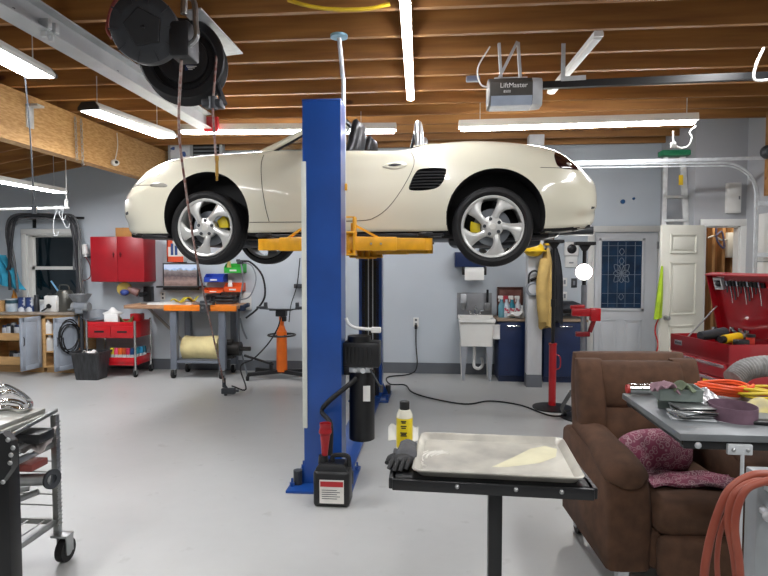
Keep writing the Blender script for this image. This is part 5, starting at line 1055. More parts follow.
# ---- on the column and wall near it
p=at(533,246,7.44); m=MB(); m.sph(p+V((-.0,-.06,-.04)),.13,(1,.8,.75),18,10); m.lathe([(.1,-.02),(.16,-.02),(.16,-.005),(.1,-.005)],p+V((0,-.06,-.05)),n=24,cap=True); m.thing('hard_hat',mt('yellow_hat','#d8b424',.35),'yellow hard hat hanging high on the front of the column','hard hat')
p=at(533,285,7.44); t=T('face_shield','grey face shield hanging on the front of the column','face shield',p); m=MB(); m.lathe([(.075,-.01),(.1,0),(.075,.01),(.06,0),(.075,-.01)],p+V((0,-.02,-.05)),(0,1,0),24); m.build('rim',grey_m,t); m=MB(); m.lathe([(0,0),(.065,.0),(.065,.006),(0,.006)],p+V((0,-.02,-.05)),(0,1,0),20); m.build('visor',mt('pale_visor','#b8bdc2',.3),t); m=MB(); m.tube([p+V((-.06,-.02,.02)),p+V((-.05,-.04,.14)),p+V((.02,-.04,.18)),p+V((.07,-.03,.12)),p+V((.06,-.02,.02))],.012,6); m.tube([p+V((-.04,-.03,.06)),p+V((.05,-.03,.1))],.02,6,0); m.build('strap',black_pl,t)
# jackets on the side of the column
def jacket(px,y,zt,zb,w,d,mat,name,label,sleeve=True):
    x=px; t=T(name,label,'jacket',(x,y,zb)); m=MB(); rg=[]
    for k in range(13):
        u=k/12; z=zt+(zb-zt)*u; ww=w*(.35+.65*min(1,u*2.2)**.7)*(1+.06*math.sin(9*u)); dd=d*(.5+.5*min(1,u*3))
        rg.append([V((x+ww*math.cos(a)*(1+.09*math.cos(5*a+3*u)),y+dd*math.sin(a)*(1+.12*math.cos(7*a)),z+.03*math.sin(3*a))) for a in [2*PI*q/28 for q in range(28)]])
    m.rings(rg); m.build('coat',mat,t)
    if sleeve:
        m=MB(); m.tube([(x-w*.3,y-d*.7,zt-.12),(x-w*.9,y-d*1.0,zt-.42),(x-w*.85,y-d*1.1,zb+.25),(x-w*.6,y-d*1.0,zb+.08)],lambda q:.075-.02*q,12,6); m.build('sleeve',mat,t)
    m=MB(); m.cyl((x-.02,y,zt-.01),(x-.0,y,zt+.06),.012,n=8); m.build('hanging_loop',dgrey,t)
tan=mt('tan_canvas','#b79a5a',.8,var=.12,sc=7,bump=.3,bsc=9,bdist=.02); nav=mt('black_cloth','#16181e',.8,var=.2,sc=7)
p0,p1=at(546,250,7.42),at(549,327,7.42); jacket(at(546.5,290,7.42).x,7.42,p0.z,p1.z,.085,.1,tan,'canvas_jacket','tan canvas jacket hanging on the right side of the column')
p0,p1=at(551,250,7.62),at(556,322,7.62); jacket(at(554,290,7.62).x,7.62,p0.z,p1.z,.11,.09,nav,'dark_jacket','black jacket hanging behind the tan jacket beside the column',False)
p=at(546,244,7.5); m=MB(); m.bx(p+V((-.02,-.1,-.02)),p+V((.06,.1,.02)),.006); m.thing('coat_hook',mt('yellow_hook','#c9a020',.4),'yellow hook rack on the side of the column above the jackets','hook rack')
a,b=at(545,256,YB),at(554,237,YB); t=T('picture_frame','small framed picture on the wall right of the column','picture',((a.x+b.x)/2,YB,a.z)); m=MB(); 
m.bx((a.x,YB-.02,a.z),(b.x,YB,b.z),.004); m.build('frame',mt('wood_frame','#6a4a34',.5),t); m=MB(); m.bx((a.x+.03,YB-.023,a.z+.03),(b.x-.02,YB-.019,b.z-.03)); m.build('print',mt('grey_print','#9a9a98',.5,var=.2,sc=12),t)
p=at(571,249,YB); t=T('wall_camera','round cornered white wall camera with a black face left of the back door','camera',p); m=MB(); m.bx(p+V((-.1,-.05,-.1)),p+V((.1,0,.1)),.05,4); m.build('case',white_pl,t); m=MB(); m.lathe([(0,-.01),(.055,-.008),(.065,0)],p+V((0,-.052,0)),(0,1,0),24); f=m.build('face',black_pl,t); m=MB(); m.sph(p+V((.0,-.062,.0)),.014); m.build('lens',dgrey,f)
p=at(571,262,YB); t=T('wall_control','white wall control plate just under the round cornered camera','control',p); m=MB(); m.bx(p+V((-.085,-.02,-.075)),p+V((.085,0,.085)),.01); m.build('plate',white_pl,t); m=MB(); m.bx(p+V((-.03,-.025,-.02)),p+V((.03,-.018,.0)),.003); m.build('button',grey_m,t)
def switch(px,py,label,mat,w=.07,h=.12):
    p=at(px,py,YB); t=T('light_switch',label,'switch',p,0,'switch plates left of the back door'); m=MB(); m.bx(p+V((-w/2,-.008,-h/2)),p+V((w/2,0,h/2)),.004); m.build('plate',mat,t); m=MB(); m.bx(p+V((-.014,-.014,-.03)),p+V((.014,-.006,.03)),.003); m.build('rocker',grey_m,t)
switch(564.5,282,'white switch plate left of the back door, beside the dark keypad',white_pl); switch(574,283,'dark grey keypad on the wall left of the back door',dgrey,.08,.13); switch(564.5,296,'white switch plate, the lower one left of the back door',white_pl)
# ---- adjustable support stands
def stand(px,pyb,ytop,label,rz,redz,clampz=None):
    b=fl(px,pyb); x,y=b.x,b.y; t=T('support_stand',label,'support stand',(x,y,0),0,'adjustable support stands')
    zt=at(px,ytop,y).z
    m=MB(); m.lathe([(0,0),(.21,0),(.21,.015),(.08,.03),(.03,.035),(0,.035)],(x,y,0),n=28); m.build('base',black_m,t)
    m=MB(); m.cyl((x,y,.03),(x,y,redz),.04,n=16); m.cyl((x,y,redz),(x,y,redz+.02),.045,n=16); m.tube([(x+.035,y,redz-.1),(x+.075,y-.02,redz-.13),(x+.075,y-.02,redz-.24),(x+.035,y,redz-.27)],.007,6,4); m.build('lower_tube',red_m,t)
    m=MB(); m.cyl((x,y,redz-.05),(x,y,zt-.03),.02,n=12); m.cyl((x,y,redz+.42),(x,y,redz+.5),.027,n=12); m.build('upper_pole',black_m,t)
    m=MB(); m.box((x,y,zt-.015),(.2,.1,.035),.006,rz=rz); m.prism([(x-.06,zt-.03),(x+.06,zt-.03),(x+.02,zt-.09),(x-.02,zt-.09)],y-.02,y+.02,'Y'); m.build('top_pad',black_r,t); return t,x,y,zt
stand(552,408,240,'black and red support stand in front of the navy cabinet beside the tan jacket',0,at(552,345,fl(552,408).y).z)
t,x,y,zt=stand(582,418,242,'support stand carrying the red clamp and lit lamp before the back door',0,at(582,385,fl(582,418).y).z)
m=MB(); za,zb_=at(582,400,y).z,at(582,285,y).z; m.cyl((x,y,za),(x,y,zb_),.028,n=14); m.build('sleeve',grey_m,t)
zc1=at(582,312,y).z
t2=T('bar_clamp','red jaw clamp gripping the lamp stand in front of the back door','clamp',(x,y,zc1-.12))
m=MB(); m.box((x-.02,y-.045,zc1),(.22,.05,.08),.01); m.box((x+.1,y-.045,zc1-.02),(.1,.08,.13),.01); m.bar((x-.14,y-.02,zc1+.05),(x-.0,y-.045,zc1+.06),.05,.04,.01); m.build('upper_jaw',red_m,t2)
m=MB(); m.box((x-.02,y-.045,zc1-.22),(.14,.06,.05),.01); m.bar((x+.05,y-.045,zc1-.2),(x+.11,y-.045,zc1-.02),.04,.04,.006); m.build('lower_jaw',mt('dark_red_jaw','#7a1018',.35),t2)
m=MB(); m.cyl((x-.02,y-.05,zc1-.2),(x-.02,y-.05,zc1+.0),.015,n=8); m.build('screw',steel,t2)
p=at(584,272,y-.05); t=T('work_light','small lit round work light clamped to the stand in front of the back door','work light',p); d=V((-.25,-1,-.0)).normalized()
m=MB(); m.lathe([(0,.05),(.05,.045),(.085,.02),(.09,0),(.085,-.01)],p,-d,28); m.bar(p-d*.02,p-d*.02+V((.0,.05,-.02)),.03,.03); m.build('head',black_pl,t)
MB().lathe([(0,-.006),(.04,-.006),(.066,-.004),(.07,0)],p+d*.008,-d,28).build('lens',em('work_light_lens','#fdfaf2',90),t)
# ---- hi-vis vest and red lead by the closet door
yv=6.98; a=at(660,268,yv); 
m=MB(); pz0,pz1=at(660,266,yv).z,at(656,318,yv).z
xv=at(661.5,290,yv).x
m.rings([[V((xv-(.02+.075*q)*.5+(.02+.075*q)*.5*math.cos(a)*(1+.12*math.cos(4*a+5*q)),yv-.03+(.02+.03*q)*math.sin(a)*(1+.2*math.cos(5*a+3*q)),pz0+(pz1-pz0)*q+.015*math.cos(a)*q)) for a in [2*PI*w/24 for w in range(24)]] for q in [k/10 for k in range(11)]]); m.thing('safety_vest',mt('lime_vest','#9ab81c',.7,var=.2,sc=8),'lime green safety vest hanging from the edge of the open cream door','vest')
m=MB(); m.tube([at(659,317,yv),at(655,330,yv),at(658,345,yv),at(655,358,yv),at(661,368,yv)],.008,6); m.thing('red_lead',mt('red_wire','#b02a24',.45),'red lead hanging below the lime green vest','cable')
# ---- ladder leaning in the recess
t=T('step_ladder','aluminium step ladder with a green cap leaning behind the open cream door','ladder',at(678,380,7.3))
yl=7.3
al=mt('aluminium','#cdcfcd',.4,.2,var=.12,sc=10)
def L_(x,y0): return at(x,y0,yl)
bx_l,bx_r=L_(664,260).x,L_(689.5,260).x; tx_l,tx_r=L_(669,156).x,L_(686,156).x; ztop=L_(680,152).z
for xb_,xt_ in((bx_l,tx_l),(bx_r,tx_r)):
    m=MB(); m.bar((xb_+(xb_-xt_)*1.2,yl-.05,.0),(xt_,yl+.1,ztop-.04),.07 if xb_==bx_r else .05,.03,.003,up=(0,1,0)); m.build('side_rail',al,t)
for k in range(9):
    f=.03+k/9*.9; z=f*(ztop-.04); fr=z/(ztop-.04)
    xl=bx_l+(bx_l-tx_l)*1.2; xr=bx_r+(bx_r-tx_r)*1.2
    m=MB(); m.box(((xl+(tx_l-xl)*fr+xr+(tx_r-xr)*fr)/2,yl-.05+.15*fr,z),((xr+(tx_r-xr)*fr)-(xl+(tx_l-xl)*fr),.08,.03),.003); m.build('step',al,t)
m=MB(); m.box(((tx_l+tx_r)/2,yl+.1,ztop-.0),(tx_r-tx_l+.14,.16,.07),.015); m.build('cap',mt('green_cap','#1e7a52',.4),t)
q=L_(684,175); m=MB(); m.box((L_(681,175).x+.0,yl+.0,L_(681,180).z),(.05,.004,.12)); m.build('warning_label',mt('yellow_label','#d8b41c',.5),t)
# ---- electrical panel
a,b=at(727,213,YJ-.06),at(742,182.5,YJ-.06); t=T('electrical_panel','white flat electrical panel on the wall above the closet doorway','electrical panel',((a.x+b.x)/2,YJ,a.z)); m=MB(); m.bx((a.x,YJ-.06,a.z),(b.x,YJ,b.z),.006); m.build('box',white_p,t); m=MB(); m.bx((a.x+.012,YJ-.066,a.z+.015),(b.x-.012,YJ-.058,b.z-.015),.003); d=m.build('door',white_p,t); m=MB(); m.bx((b.x-.035,YJ-.07,(a.z+b.z)/2-.02),(b.x-.02,YJ-.064,(a.z+b.z)/2+.02)); m.build('latch',grey_m,d)
# closet contents
p=at(734,242,7.75); m=MB(); m.bx(p+V((-.09,-.04,-.2)),p+V((.1,.04,.12)),.008); m.thing('junction_box',white_pl,'white electrical box between the studs inside the closet doorway','electrical box')
for k,(pts,hx,lb) in enumerate((([(708,238),(714,236),(722,240),(732,238)],'#c8c8c4','white cable running across the studs inside the closet doorway'),([(716,225),(717,240),(724,248),(722,232),(716,236)],'#4a4a6a','blue grey cable looped inside the closet doorway'))):
    m=MB(); m.tube([at(x,y,7.74-.03*k) for x,y in pts],.012,6); m.thing('cable',mt('cable_%d'%k,hx,.5),lb,'cable')
# blue wall pegs above the back door
for k,(px,py) in enumerate(((623,201.5),(634,198.5))):
    p=at(px,py,YB-.02); m=MB(); m.cyl(p,p+V((0,.02,0)),.03 if k==0 else .018,n=10); m.sph(p,.03 if k==0 else .018); m.thing('wall_hook',mt('blue_peg','#2a5a8a',.4),'blue hook on the wall above the back door, %s'%('the larger one' if k==0 else 'the smaller one beside the ladder'),'hook')
# ---- red tool chest with its lid up
X0,X1,Y0,Y1=2.1,2.62,4.5,5.22; zt=.985
_before=set(bpy.data.objects)
ct=T('tool_chest','tall red tool chest with chrome drawer pulls and its lid propped open','tool chest',((X0+X1)/2,(Y0+Y1)/2,0))
red_c=mt('chest_red','#9a0d19',.3,var=.08,sc=3,coat=.5)
m=MB()
zf=zt-.0
m.bx((X0+.015,Y0,.12),(X1,Y1,.86),.006)
for p,q in(((X0,Y0),(X0+.012,Y1)),((X1-.012,Y0),(X1,Y1)),((X0,Y0),(X1,Y0+.012)),((X0,Y1-.012),(X1,Y1))): m.bx((p[0],p[1],.85),(q[0],q[1],zt),.003)
m.bx((X0,Y0,.84),(X0+.016,Y1,zt),.003); body_=m.build('chest_body',red_c,ct)
rows=[(.73,.835,[(0,.5),(.5,1)]),(.64,.72,[(0,.5)]),(.55,.63,[(0,1)]),(.43,.54,[(0,1)]),(.30,.42,[(0,1)]),(.14,.29,[(0,1)])]
chp=mt('drawer_pull','#c3a7a8',.25,.8)
L=Y1-Y0
for z0,z1,cols_ in rows:
    for a,b in (cols_ if len(cols_)>1 or cols_[0][1]==1 else [(0,.5),(.5,1)]):
        ya,yb=Y0+.02+(L-.04)*a+.004,Y0+.02+(L-.04)*b-.004
        if z0==.64 and a==.0: zz0=.64
        m=MB(); m.bx((X0-.006,ya,z0),(X0+.02,yb,z1),.004); d=m.build('drawer',red_c,ct)
        m=MB(); m.bx((X0-.022,ya+.01,z1-.03),(X0-.004,yb-.01,z1-.006),.004); m.build('pull',chp,d)
m=MB(); m.bx((X0-.0085,Y0+.11,.655),(X0-.005,Y0+.27,.70)); m.build('sticker',mt('yellow_sticker','#e8c818',.5),ct)
m=MB(); m.bx((X0-.003,Y1-.16,.90),(X0+.002,Y1-.06,.94),.002); m.build('name_plate',mt('plate_grey','#8a8488',.4,.3),ct)
m=MB()
for k in range(3): m.bx((X0-.0045,Y1-.15+.028*k,.912),(X0-.0025,Y1-.13+.028*k,.928))
m.build('plate_lettering',dgrey,ct)
# lid, hinged along the far right edge and leaning back over it
lz=at(740,274,4.9).z; lx0=X1-.02
m=MB(); th=R(-14); up=V((math.sin(th),0,math.cos(th))); nn=V((-math.cos(th),0,math.sin(th)))
H=.54; base=V((X1-.03,0,zt))
def lp(u,v,w): return base+up*v+nn*w+V((0,u,0))
m.rings([[lp(Y0,0,0),lp(Y0,H,0),lp(Y1,H,0),lp(Y1,0,0)],[lp(Y0,0,-.012),lp(Y0,H,-.012),lp(Y1,H,-.012),lp(Y1,0,-.012)]])
for y in(Y0,Y1-.01): m.rings([[lp(y,0.0,0),lp(y,H,0),lp(y,H,.05),lp(y,.0,.05)],[lp(y+.01,0.0,0),lp(y+.01,H,0),lp(y+.01,H,.05),lp(y+.01,.0,.05)]])
m.rings([[lp(Y0,H-.01,0),lp(Y0,H,0),lp(Y0,H,.06),lp(Y0,H-.01,.06)],[lp(Y1,H-.01,0),lp(Y1,H,0),lp(Y1,H,.06),lp(Y1,H-.01,.06)]])
lid=m.build('lid',red_c,ct)
m=MB(); m.bar(V((X0+.12,Y1-.03,zt-.05)),lp(Y1-.03,.25,.03),.016,.006); m.build('lid_stay',steel,ct)
# loose tools in the tray and on the lid
yel=mt('drill_yellow','#d8b01e',.4)
dx,dy=X0+.13,Y0+.17; t=T('cordless_drill','yellow and black cordless drill lying at the near front corner of the tool chest','drill',(dx,dy,zt))
m=MB(); m.bx((X0+.02,Y0+.013,zt-.13),(X1-.02,Y1-.013,zt-.12)); m.build('tool_tray',black_m,ct)
z=zt+.02
m=MB(); m.cyl((dx-.06,dy-.02,z),(dx+.12,dy+.05,z+.01),.035,n=14); m.box((dx+.02,dy-.1,z-.02),(.06,.12,.05),.012); m.build('body',yel,t)
m=MB(); m.cyl((dx-.1,dy-.035,z),(dx-.06,dy-.02,z),.024,.03,n=12); m.build('chuck',black_pl,t); m=MB(); m.box((dx+.0,dy-.13,z-.02),(.1,.06,.07),.01); m.build('battery',black_pl,t)
t=T('angle_drill','dark grey power drill lying behind the yellow drill on the tool chest','drill',(dx-.02,dy+.22,zt)); m=MB(); m.cyl((dx-.1,dy+.2,z),(dx+.14,dy+.24,z+.02),.035,.045,n=14); m.build('body',dgrey,t); m=MB(); m.box((dx+.08,dy+.16,z-.02),(.08,.14,.05),.012); m.build('handle',black_pl,t)
for k,(ox,oy,l,mat,nm,lb,cat) in enumerate(((.24,.08,.34,black_m,'ratchet','black handled ratchet lying along the tool tray','ratchet'),(.30,.2,.36,steel,'torque_wrench','long steel wrench lying across the tool tray','wrench'),(.36,.35,.3,dgrey,'pry_bar','dark grey bar lying at the back of the tool tray','bar'),(.2,.42,.25,steel,'spanner','short steel spanner lying at the far end of the tool tray','spanner'))):
    a=V((X0+ox-.0,Y0+oy,z-.0)); b=a+V((l*.5,l*.75,.02)); b.y=min(b.y,Y1-.04); b.x=min(b.x,X1-.06); t=T(nm,lb,cat,a); m=MB(); m.cyl(a,b,.012,n=8); m.build('shaft',mat,t); m=MB(); m.cyl(a-V((.03,.04,0)),a+V((.03,.04,0)),.022,n=10); m.build('grip' ,mt('grip_red','#b8281e',.5) if k==0 else black_pl,t); m=MB(); m.cyl(b+V((0,0,-.015)),b+V((0,0,.025)),.024,n=12); m.build('head',chrome,t)
t=T('red_torch','red and black torch standing at the near edge of the tool tray','torch',(X0+.2,Y0+.06,zt-.12)); m=MB(); m.cyl((X0+.22,Y0+.06,zt-.12),(X0+.22,Y0+.06,zt+.05),.03,n=12); m.build('body',mt('torch_red','#b8301e',.4),t); m=MB(); m.cyl((X0+.22,Y0+.06,zt+.05),(X0+.22,Y0+.06,zt+.07),.034,n=12); m.build('head',black_pl,t)
# magnetic row on the lid
zl_=H-.09
m=MB(); m.rings([[lp(Y0+.12,zl_-.02,.001),lp(Y1-.16,zl_-.02,.001),lp(Y1-.16,zl_+.02,.001),lp(Y0+.12,zl_+.02,.001)],[lp(Y0+.12,zl_-.02,.014),lp(Y1-.16,zl_-.02,.014),lp(Y1-.16,zl_+.02,.014),lp(Y0+.12,zl_+.02,.014)]]); m.build('magnet_bar',black_m,lid)
for k in range(10):
    y=Y1-.2-k*.04; l=.07+.03*((k*3)%4); t=T('hex_key','%s tool hanging on the open red lid, %s from the far end'%(['short','medium','long','very long'][(k*3)%4],['first','second','third','fourth','fifth','sixth','seventh','eighth','ninth','tenth'][k]),'hand tool',lp(y,zl_,.02),0,'tools on the open chest lid')
    m=MB(); m.tube([lp(y,zl_+.02,.022),lp(y+.004,zl_-l*.6,.022),lp(y+.012,zl_-l,.024)],.006,6,3); m.build('shaft',chrome if k%2 else dgrey,t)
    m=MB(); m.cyl(lp(y,zl_-.01,.022),lp(y,zl_+.03,.022),.011,n=8); m.build('head',black_pl if k%3 else chrome,t)
t=T('tape_holder','grey square tool holder stuck in the far corner of the open chest lid','tool holder',lp(Y1-.1,zl_,.02)); m=MB(); m.rings([[lp(Y1-.1+a*.05*q,zl_+b*.05*q,w) for a,b in((-1,-1),(1,-1),(1,1),(-1,1))] for q,w in((1,.001),(1,.03),(.7,.03),(.65,.012))]); m.build('frame',galv,t); m=MB(); m.sph(lp(Y1-.1,zl_,.02),.028); m.build('centre',black_pl,t)

# the chest stands a little askew to the wall: turn it and what lies on it together
pv=V(((X0+X1)/2,(Y0+Y1)/2,0)); rz_=MX.Rotation(R(11),3,'Z')
for o in bpy.data.objects:
    if o not in _before and o.parent is None:
        o.location=pv+rz_@(o.location-pv); o.rotation_euler=(0,0,R(11))
# ================= foreground
# ---- black stand with the sheet pan
ZP=.785
c=[fl(419,433,ZP),fl(559,438,ZP),fl(588,479,ZP),fl(416,470,ZP)]
bl=fl(400,452,ZP-.03)
sb=[fl(397,448,.755),fl(566,452,.755),fl(594,488,.755),fl(392.5,478,.755)]
pole=fl(494,470,.7); px_,py_=at(494,540,(sb[0].y+sb[2].y)/2).x,(sb[0].y+sb[2].y)/2-.02
t=T('stand_table','black steel pedestal stand holding the sheet pan in the foreground','stand table',(px_,py_,0))
def quad(m,P,z0,z1,sc=1.0):
    ctr=sum(P,V((0,0,0)))/4
    m.rings([[V((ctr.x+(p.x-ctr.x)*sc,ctr.y+(p.y-ctr.y)*sc,z)) for p in P] for z in(z0,z1)])
m=MB(); quad(m,sb,.745,.755)
for i in range(4):
    a,b=sb[i],sb[(i+1)%4]; m.bar((a.x,a.y,.735),(b.x,b.y,.735),.035,.04,.004) if 0 else m.bar(V((a.x,a.y,.733)),V((b.x,b.y,.733)),.03,.044,.004)
m.build('top_frame',black_m,t)
m=MB(); m.bx((px_-.028,py_-.028,.03),(px_+.028,py_+.028,.715),.004); m.build('pole',black_m,t)
m=MB(); m.bx((px_-.08,py_-.06,.69),(px_+.06,py_+.06,.72),.005); m.build('clamp_block',black_m,t)
m=MB(); m.bx((px_-.3,py_-.04,0),(px_+.3,py_+.04,.04),.006); m.bx((px_-.04,py_-.3,0),(px_+.04,py_+.3,.04),.006); m.build('foot',black_m,t)
f0,f1=sb[3],sb[2]; 
for k,u in enumerate((.33,.62,.84)):
    p=f0+(f1-f0)*u; m=MB(); m.sph(V((p.x,p.y-.022,.742)),.009); m.build('bolt',steel,t)
pan_m=mt('baked_pan','#a3a098',.4,.35,hx2='#c9c6ba',sc=5,var=.1)
t=T('sheet_pan','dusty aluminium sheet pan with a rolled rim lying on the black stand','sheet pan',(sum(c,V((0,0,0)))/4).to_tuple()[:2]+(.757,))
ctr=sum(c,V((0,0,0)))/4
ux=(c[1]-c[0]+c[2]-c[3]).normalized(); uy=V((0,0,1)).cross(ux); hx=((c[1]-c[0]).length+(c[2]-c[3]).length)/4; hy=((c[0]-c[3]).length+(c[1]-c[2]).length)/4
def rring(w,d,z,r): 
    o=[]
    for sx,sy,a0 in((1,1,0),(-1,1,PI/2),(-1,-1,PI),(1,-1,1.5*PI)):
        for k in range(6): a=a0+PI/2*k/5; o.append(V((ctr.x,ctr.y,z))+ux*(sx*(w-r)+r*math.cos(a))+uy*(sy*(d-r)+r*math.sin(a)))
    return o
m=MB(); m.rings([rring(hx-.02,hy-.02,.757,.03),rring(hx-.002,hy-.002,ZP-.002,.035),rring(hx+.004,hy+.004,ZP-.004,.037),rring(hx+.006,hy+.006,ZP+.002,.037),rring(hx+.001,hy+.001,ZP+.005,.035),rring(hx-.006,hy-.006,ZP+.001,.033),rring(hx-.024,hy-.024,.762,.028)]); m.build('pan',pan_m,t)
# powder left in the pan: raised smears
m=MB()
P=ctr+V((0,0,.7632-ctr.z))
pw=[fl(x_,y_,.762) for x_,y_ in((492,467),(512,458),(530,449),(545,446),(557,449),(556,457),(540,463),(525,465),(508,467))]; hc=sum(pw,V((0,0,0)))/len(pw)
m.rings([[P*0+V((hc.x+(p.x-hc.x)*q,hc.y+(p.y-hc.y)*q,.7625+z)) for p in pw] for q,z in((1,0),(.97,.0015))])
m.build('powder_heap',mt('cream_powder','#c9c4a6',.85,var=.06,sc=9),t)
m=MB()
for k in range(6):
    a0=1.2+.28*k; m.tube([P+ux*(-.2+(.05+.018*k)*math.cos(s))+uy*(-.03+(.07+.012*k)*math.sin(s))+V((0,0,-.001)) for s in (a0,a0+.5,a0+1.0,a0+1.5)],.0028+.0012*(k%3),6,5)
m.build('wiped_streaks',mt('wiped_streak','#d2d0c8',.6,var=.15,sc=8),t)
# spray can
sc_b=fl(404,451,.757); x,y=sc_b.x,sc_b.y+.04
t=T('spray_can','yellow aerosol can with a black cap beside the sheet pan','spray can',(x,y,.757)); H=at(405,401,y).z-.757; r=.036
m=MB(); m.lathe([(0,0),(r,0),(r+.001,.004),(r,.008),(r,H*.72),(r*.72,H*.82),(r*.6,H*.83),(0,H*.83)],(x,y,.757),n=28); m.build('can',mt('can_cream','#d9d6c4',.35,var=.03),t)
m=MB(); m.lathe([(r+.0008,H*.04),(r+.001,H*.04),(r+.001,H*.66),(r+.0008,H*.66)],(x,y,.757),n=28); lb=m.build('label',mt('can_yellow','#dcc412',.4,var=.08,sc=20),t)
m=MB()
for k,(z,w) in enumerate(((.6,.024),(.57,.018),(.5,.026),(.46,.02),(.36,.03),(.33,.022),(.3,.028))): m.bx((x-w/2-.002,y-r-.0022,.757+H*z),(x+w/2-.002,y-r+.004,.757+H*z+.0045))
m.build('label_print',mt('print_dark','#2a2a24',.5),lb)
m=MB(); m.lathe([(0,H*.82),(r*.62,H*.82),(r*.62,H*.99),(r*.5,H),(0,H)],(x,y,.757),n=24); m.build('cap',black_pl,t)
m=MB(); a=V((x-.03,y+.06,.757)); m.grid(lambda u,v:(a.x-.05+.14*u,a.y+.02*math.sin(7*u+2*v)+.05*v,a.z+.012+.08*v*(1-.4*abs(2*u-1))+.012*math.sin(13*u)*v),12,8,.004); m.thing('paper_towel',white_p,'crumpled white paper towel behind the aerosol can','paper towel')
# gloves
gm=mt('grey_glove','#3c3d3f',.75,hx2='#55565a',sc=14,bump=.3,bsc=60); gb=mt('black_glove','#0f1011',.6,var=.3,sc=20)
g0=fl(404,462,.757); t=T('work_glove','grey and black work glove draped over the left end of the black stand','glove',g0)
p=g0+V((.012,.02,.025))
m=MB()
m.rings([[p+V((.052*math.cos(a)*w*(1+.08*math.cos(3*a+i)),.07-.028*i,.026*math.sin(a)*h*(1+.15*math.cos(4*a+2*i))+.01*hh)) for a in [2*PI*q/18 for q in range(18)]] for i,(w,h,hh) in enumerate(((.7,.7,2.6),(.72,1.1,2.2),(.8,1.2,1.6),(.9,1.15,1.2),(.85,1.05,.8),(.6,.7,.5)))]); m.build('cuff',gm,t)
m=MB(); m.rings([[p+V((-.008-.006*i+.05*math.cos(a)*w,-.045-.022*i,.022*math.sin(a)*h+.006-.004*i)) for a in [2*PI*q/18 for q in range(18)]] for i,(w,h) in enumerate(((.7,.8),(1.0,1.1),(1.0,1.05),(.8,.8)))]); m.build('palm',gb,t)
for k,(dx,l,dz_) in enumerate(((-.052,.034,-.02),(-.030,.046,-.026),(-.006,.044,-.026),(.016,.034,-.022))):
    m=MB(); q=p+V((dx,-.095,.004)); m.tube([q+V((0,.03,0)),q+V((-.004,-.008,.002)),q+V((-.01,-l*.7,-.010)),q+V((-.016,-l,dz_))],lambda s:.0125-.003*s,8,4); m.build('finger',gb,t)
m=MB(); q=p+V((-.05,-.02,0)); m.tube([q+V((.02,.02,0)),q+V((-.018,-.02,.0)),q+V((-.03,-.055,-.012))],lambda s:.014-.004*s,8,4); m.build('thumb',gb,t)
# ---- recliner
ang=R(4); B=V((.80,3.42,0))
rc_=T('recliner','brown fabric recliner on small casters facing the camera','recliner',(.84,3.05,0),ang,local=True)
br=mt('brown_fabric','#452e1e',.9,hx2='#543927',sc=14,bump=.25,bsc=160,bdist=.003)
# local frame: x to the right, y away; origin front-left
W=.85; 
def slab(m,x0,x1,y0,y1,z0,z1,r=.05): m.bx((x0,y0,z0),(x1,y1,z1),r,4)
def cush(m,f,n=14,mm=10): 
    pass
# arms: side panel with rolled top, front rounded
for nm,x0 in(('arm',-.04),('arm',W-.17)):
    m=MB(); 
    prof=[(-.29,.13),(-.30,.3),(-.29,.46),(-.25,.55),(-.18,.60),(.1,.625),(.3,.65),(.42,.64),(.46,.56),(.45,.13)]
    pp=[(p.x,p.y) for p in cm([V((a,b,0)) for a,b in prof],3)]
    rg=[]
    for xx,k in((0,.955),(.02,.99),(.06,1.0),(.15,1.0),(.19,.99),(.21,.955)):
        rg.append([V((x0+xx,.06+(a-.06)*k,.36+(b-.36)*k)) for a,b in pp])
    m.rings(rg); arm=m.build('arm',br,rc_,ang=70)
    m=MB(); rg=[]
    for i in range(13):
        u=i/12; y=-.29+.62*u; zc_=.60+.05*u-.05*(1-u)**4*1.0; w_=.112*(.8+.2*math.sin(PI*min(1,u*1.5+.2))); h_=.06
        if i==0: w_*=.55; h_*=.5
        rg.append([V((x0+.105+w_*math.cos(a)*(1 if abs(math.sin(a))<.9 else .97),y,zc_+h_*math.sin(a)*(1 if math.sin(a)>0 else .7))) for a in [2*PI*q/20 for q in range(20)]])
    m.rings(rg); m.build('arm_pad',br,arm,ang=70)
m=MB(); slab(m,.16,W-.16,-.30,.30,.14,.33,.03); m.build('base_frame',br,rc_)
# seat cushion
m=MB(); slab(m,.17,W-.17,-.36,.32,.31,.485,.07); m.build('seat',br,rc_,ang=70)
m=MB(); slab(m,.17,W-.17,-.405,-.30,.115,.335,.045); m.build('foot_rest',br,rc_,ang=70)
# back: three puffs
def puff(x0,x1,z0,z1,y0,y1,lean,d=.2,r=.07):
    m=MB(); R_=[]
    for i in range(11):
        u=i/10; z=z0+(z1-z0)*u; bul=math.sin(PI*min(1,max(0,.06+.88*u)))**.45
        yb=y0+(y1-y0)*u
        w=(x1-x0)/2*(.93+.07*bul); xc=(x0+x1)/2
        R_.append([V((xc+math.copysign(abs(math.cos(a))**.45,math.cos(a))*w,yb+d*.5-math.copysign(abs(math.sin(a))**.6,math.sin(a))*d*.5*bul,z)) for a in [2*PI*q/32 for q in range(32)]])
    m.rings(R_); return m
bk=puff(.01,W-.17,.42,1.06,.26,.36,0,.22).build('backrest',br,rc_,ang=70)
puff(.12,W-.25,.78,1.03,.21,.26,0,.16).build('head_cushion',br,bk,ang=70)
puff(.12,W-.25,.47,.79,.16,.21,0,.18).build('back_cushion',br,bk,ang=70)
puff(.0,.15,.62,1.04,.19,.28,0,.16).build('wing',br,bk,ang=70); puff(W-.31,W-.16,.62,1.04,.19,.28,0,.16).build('wing',br,bk,ang=70)
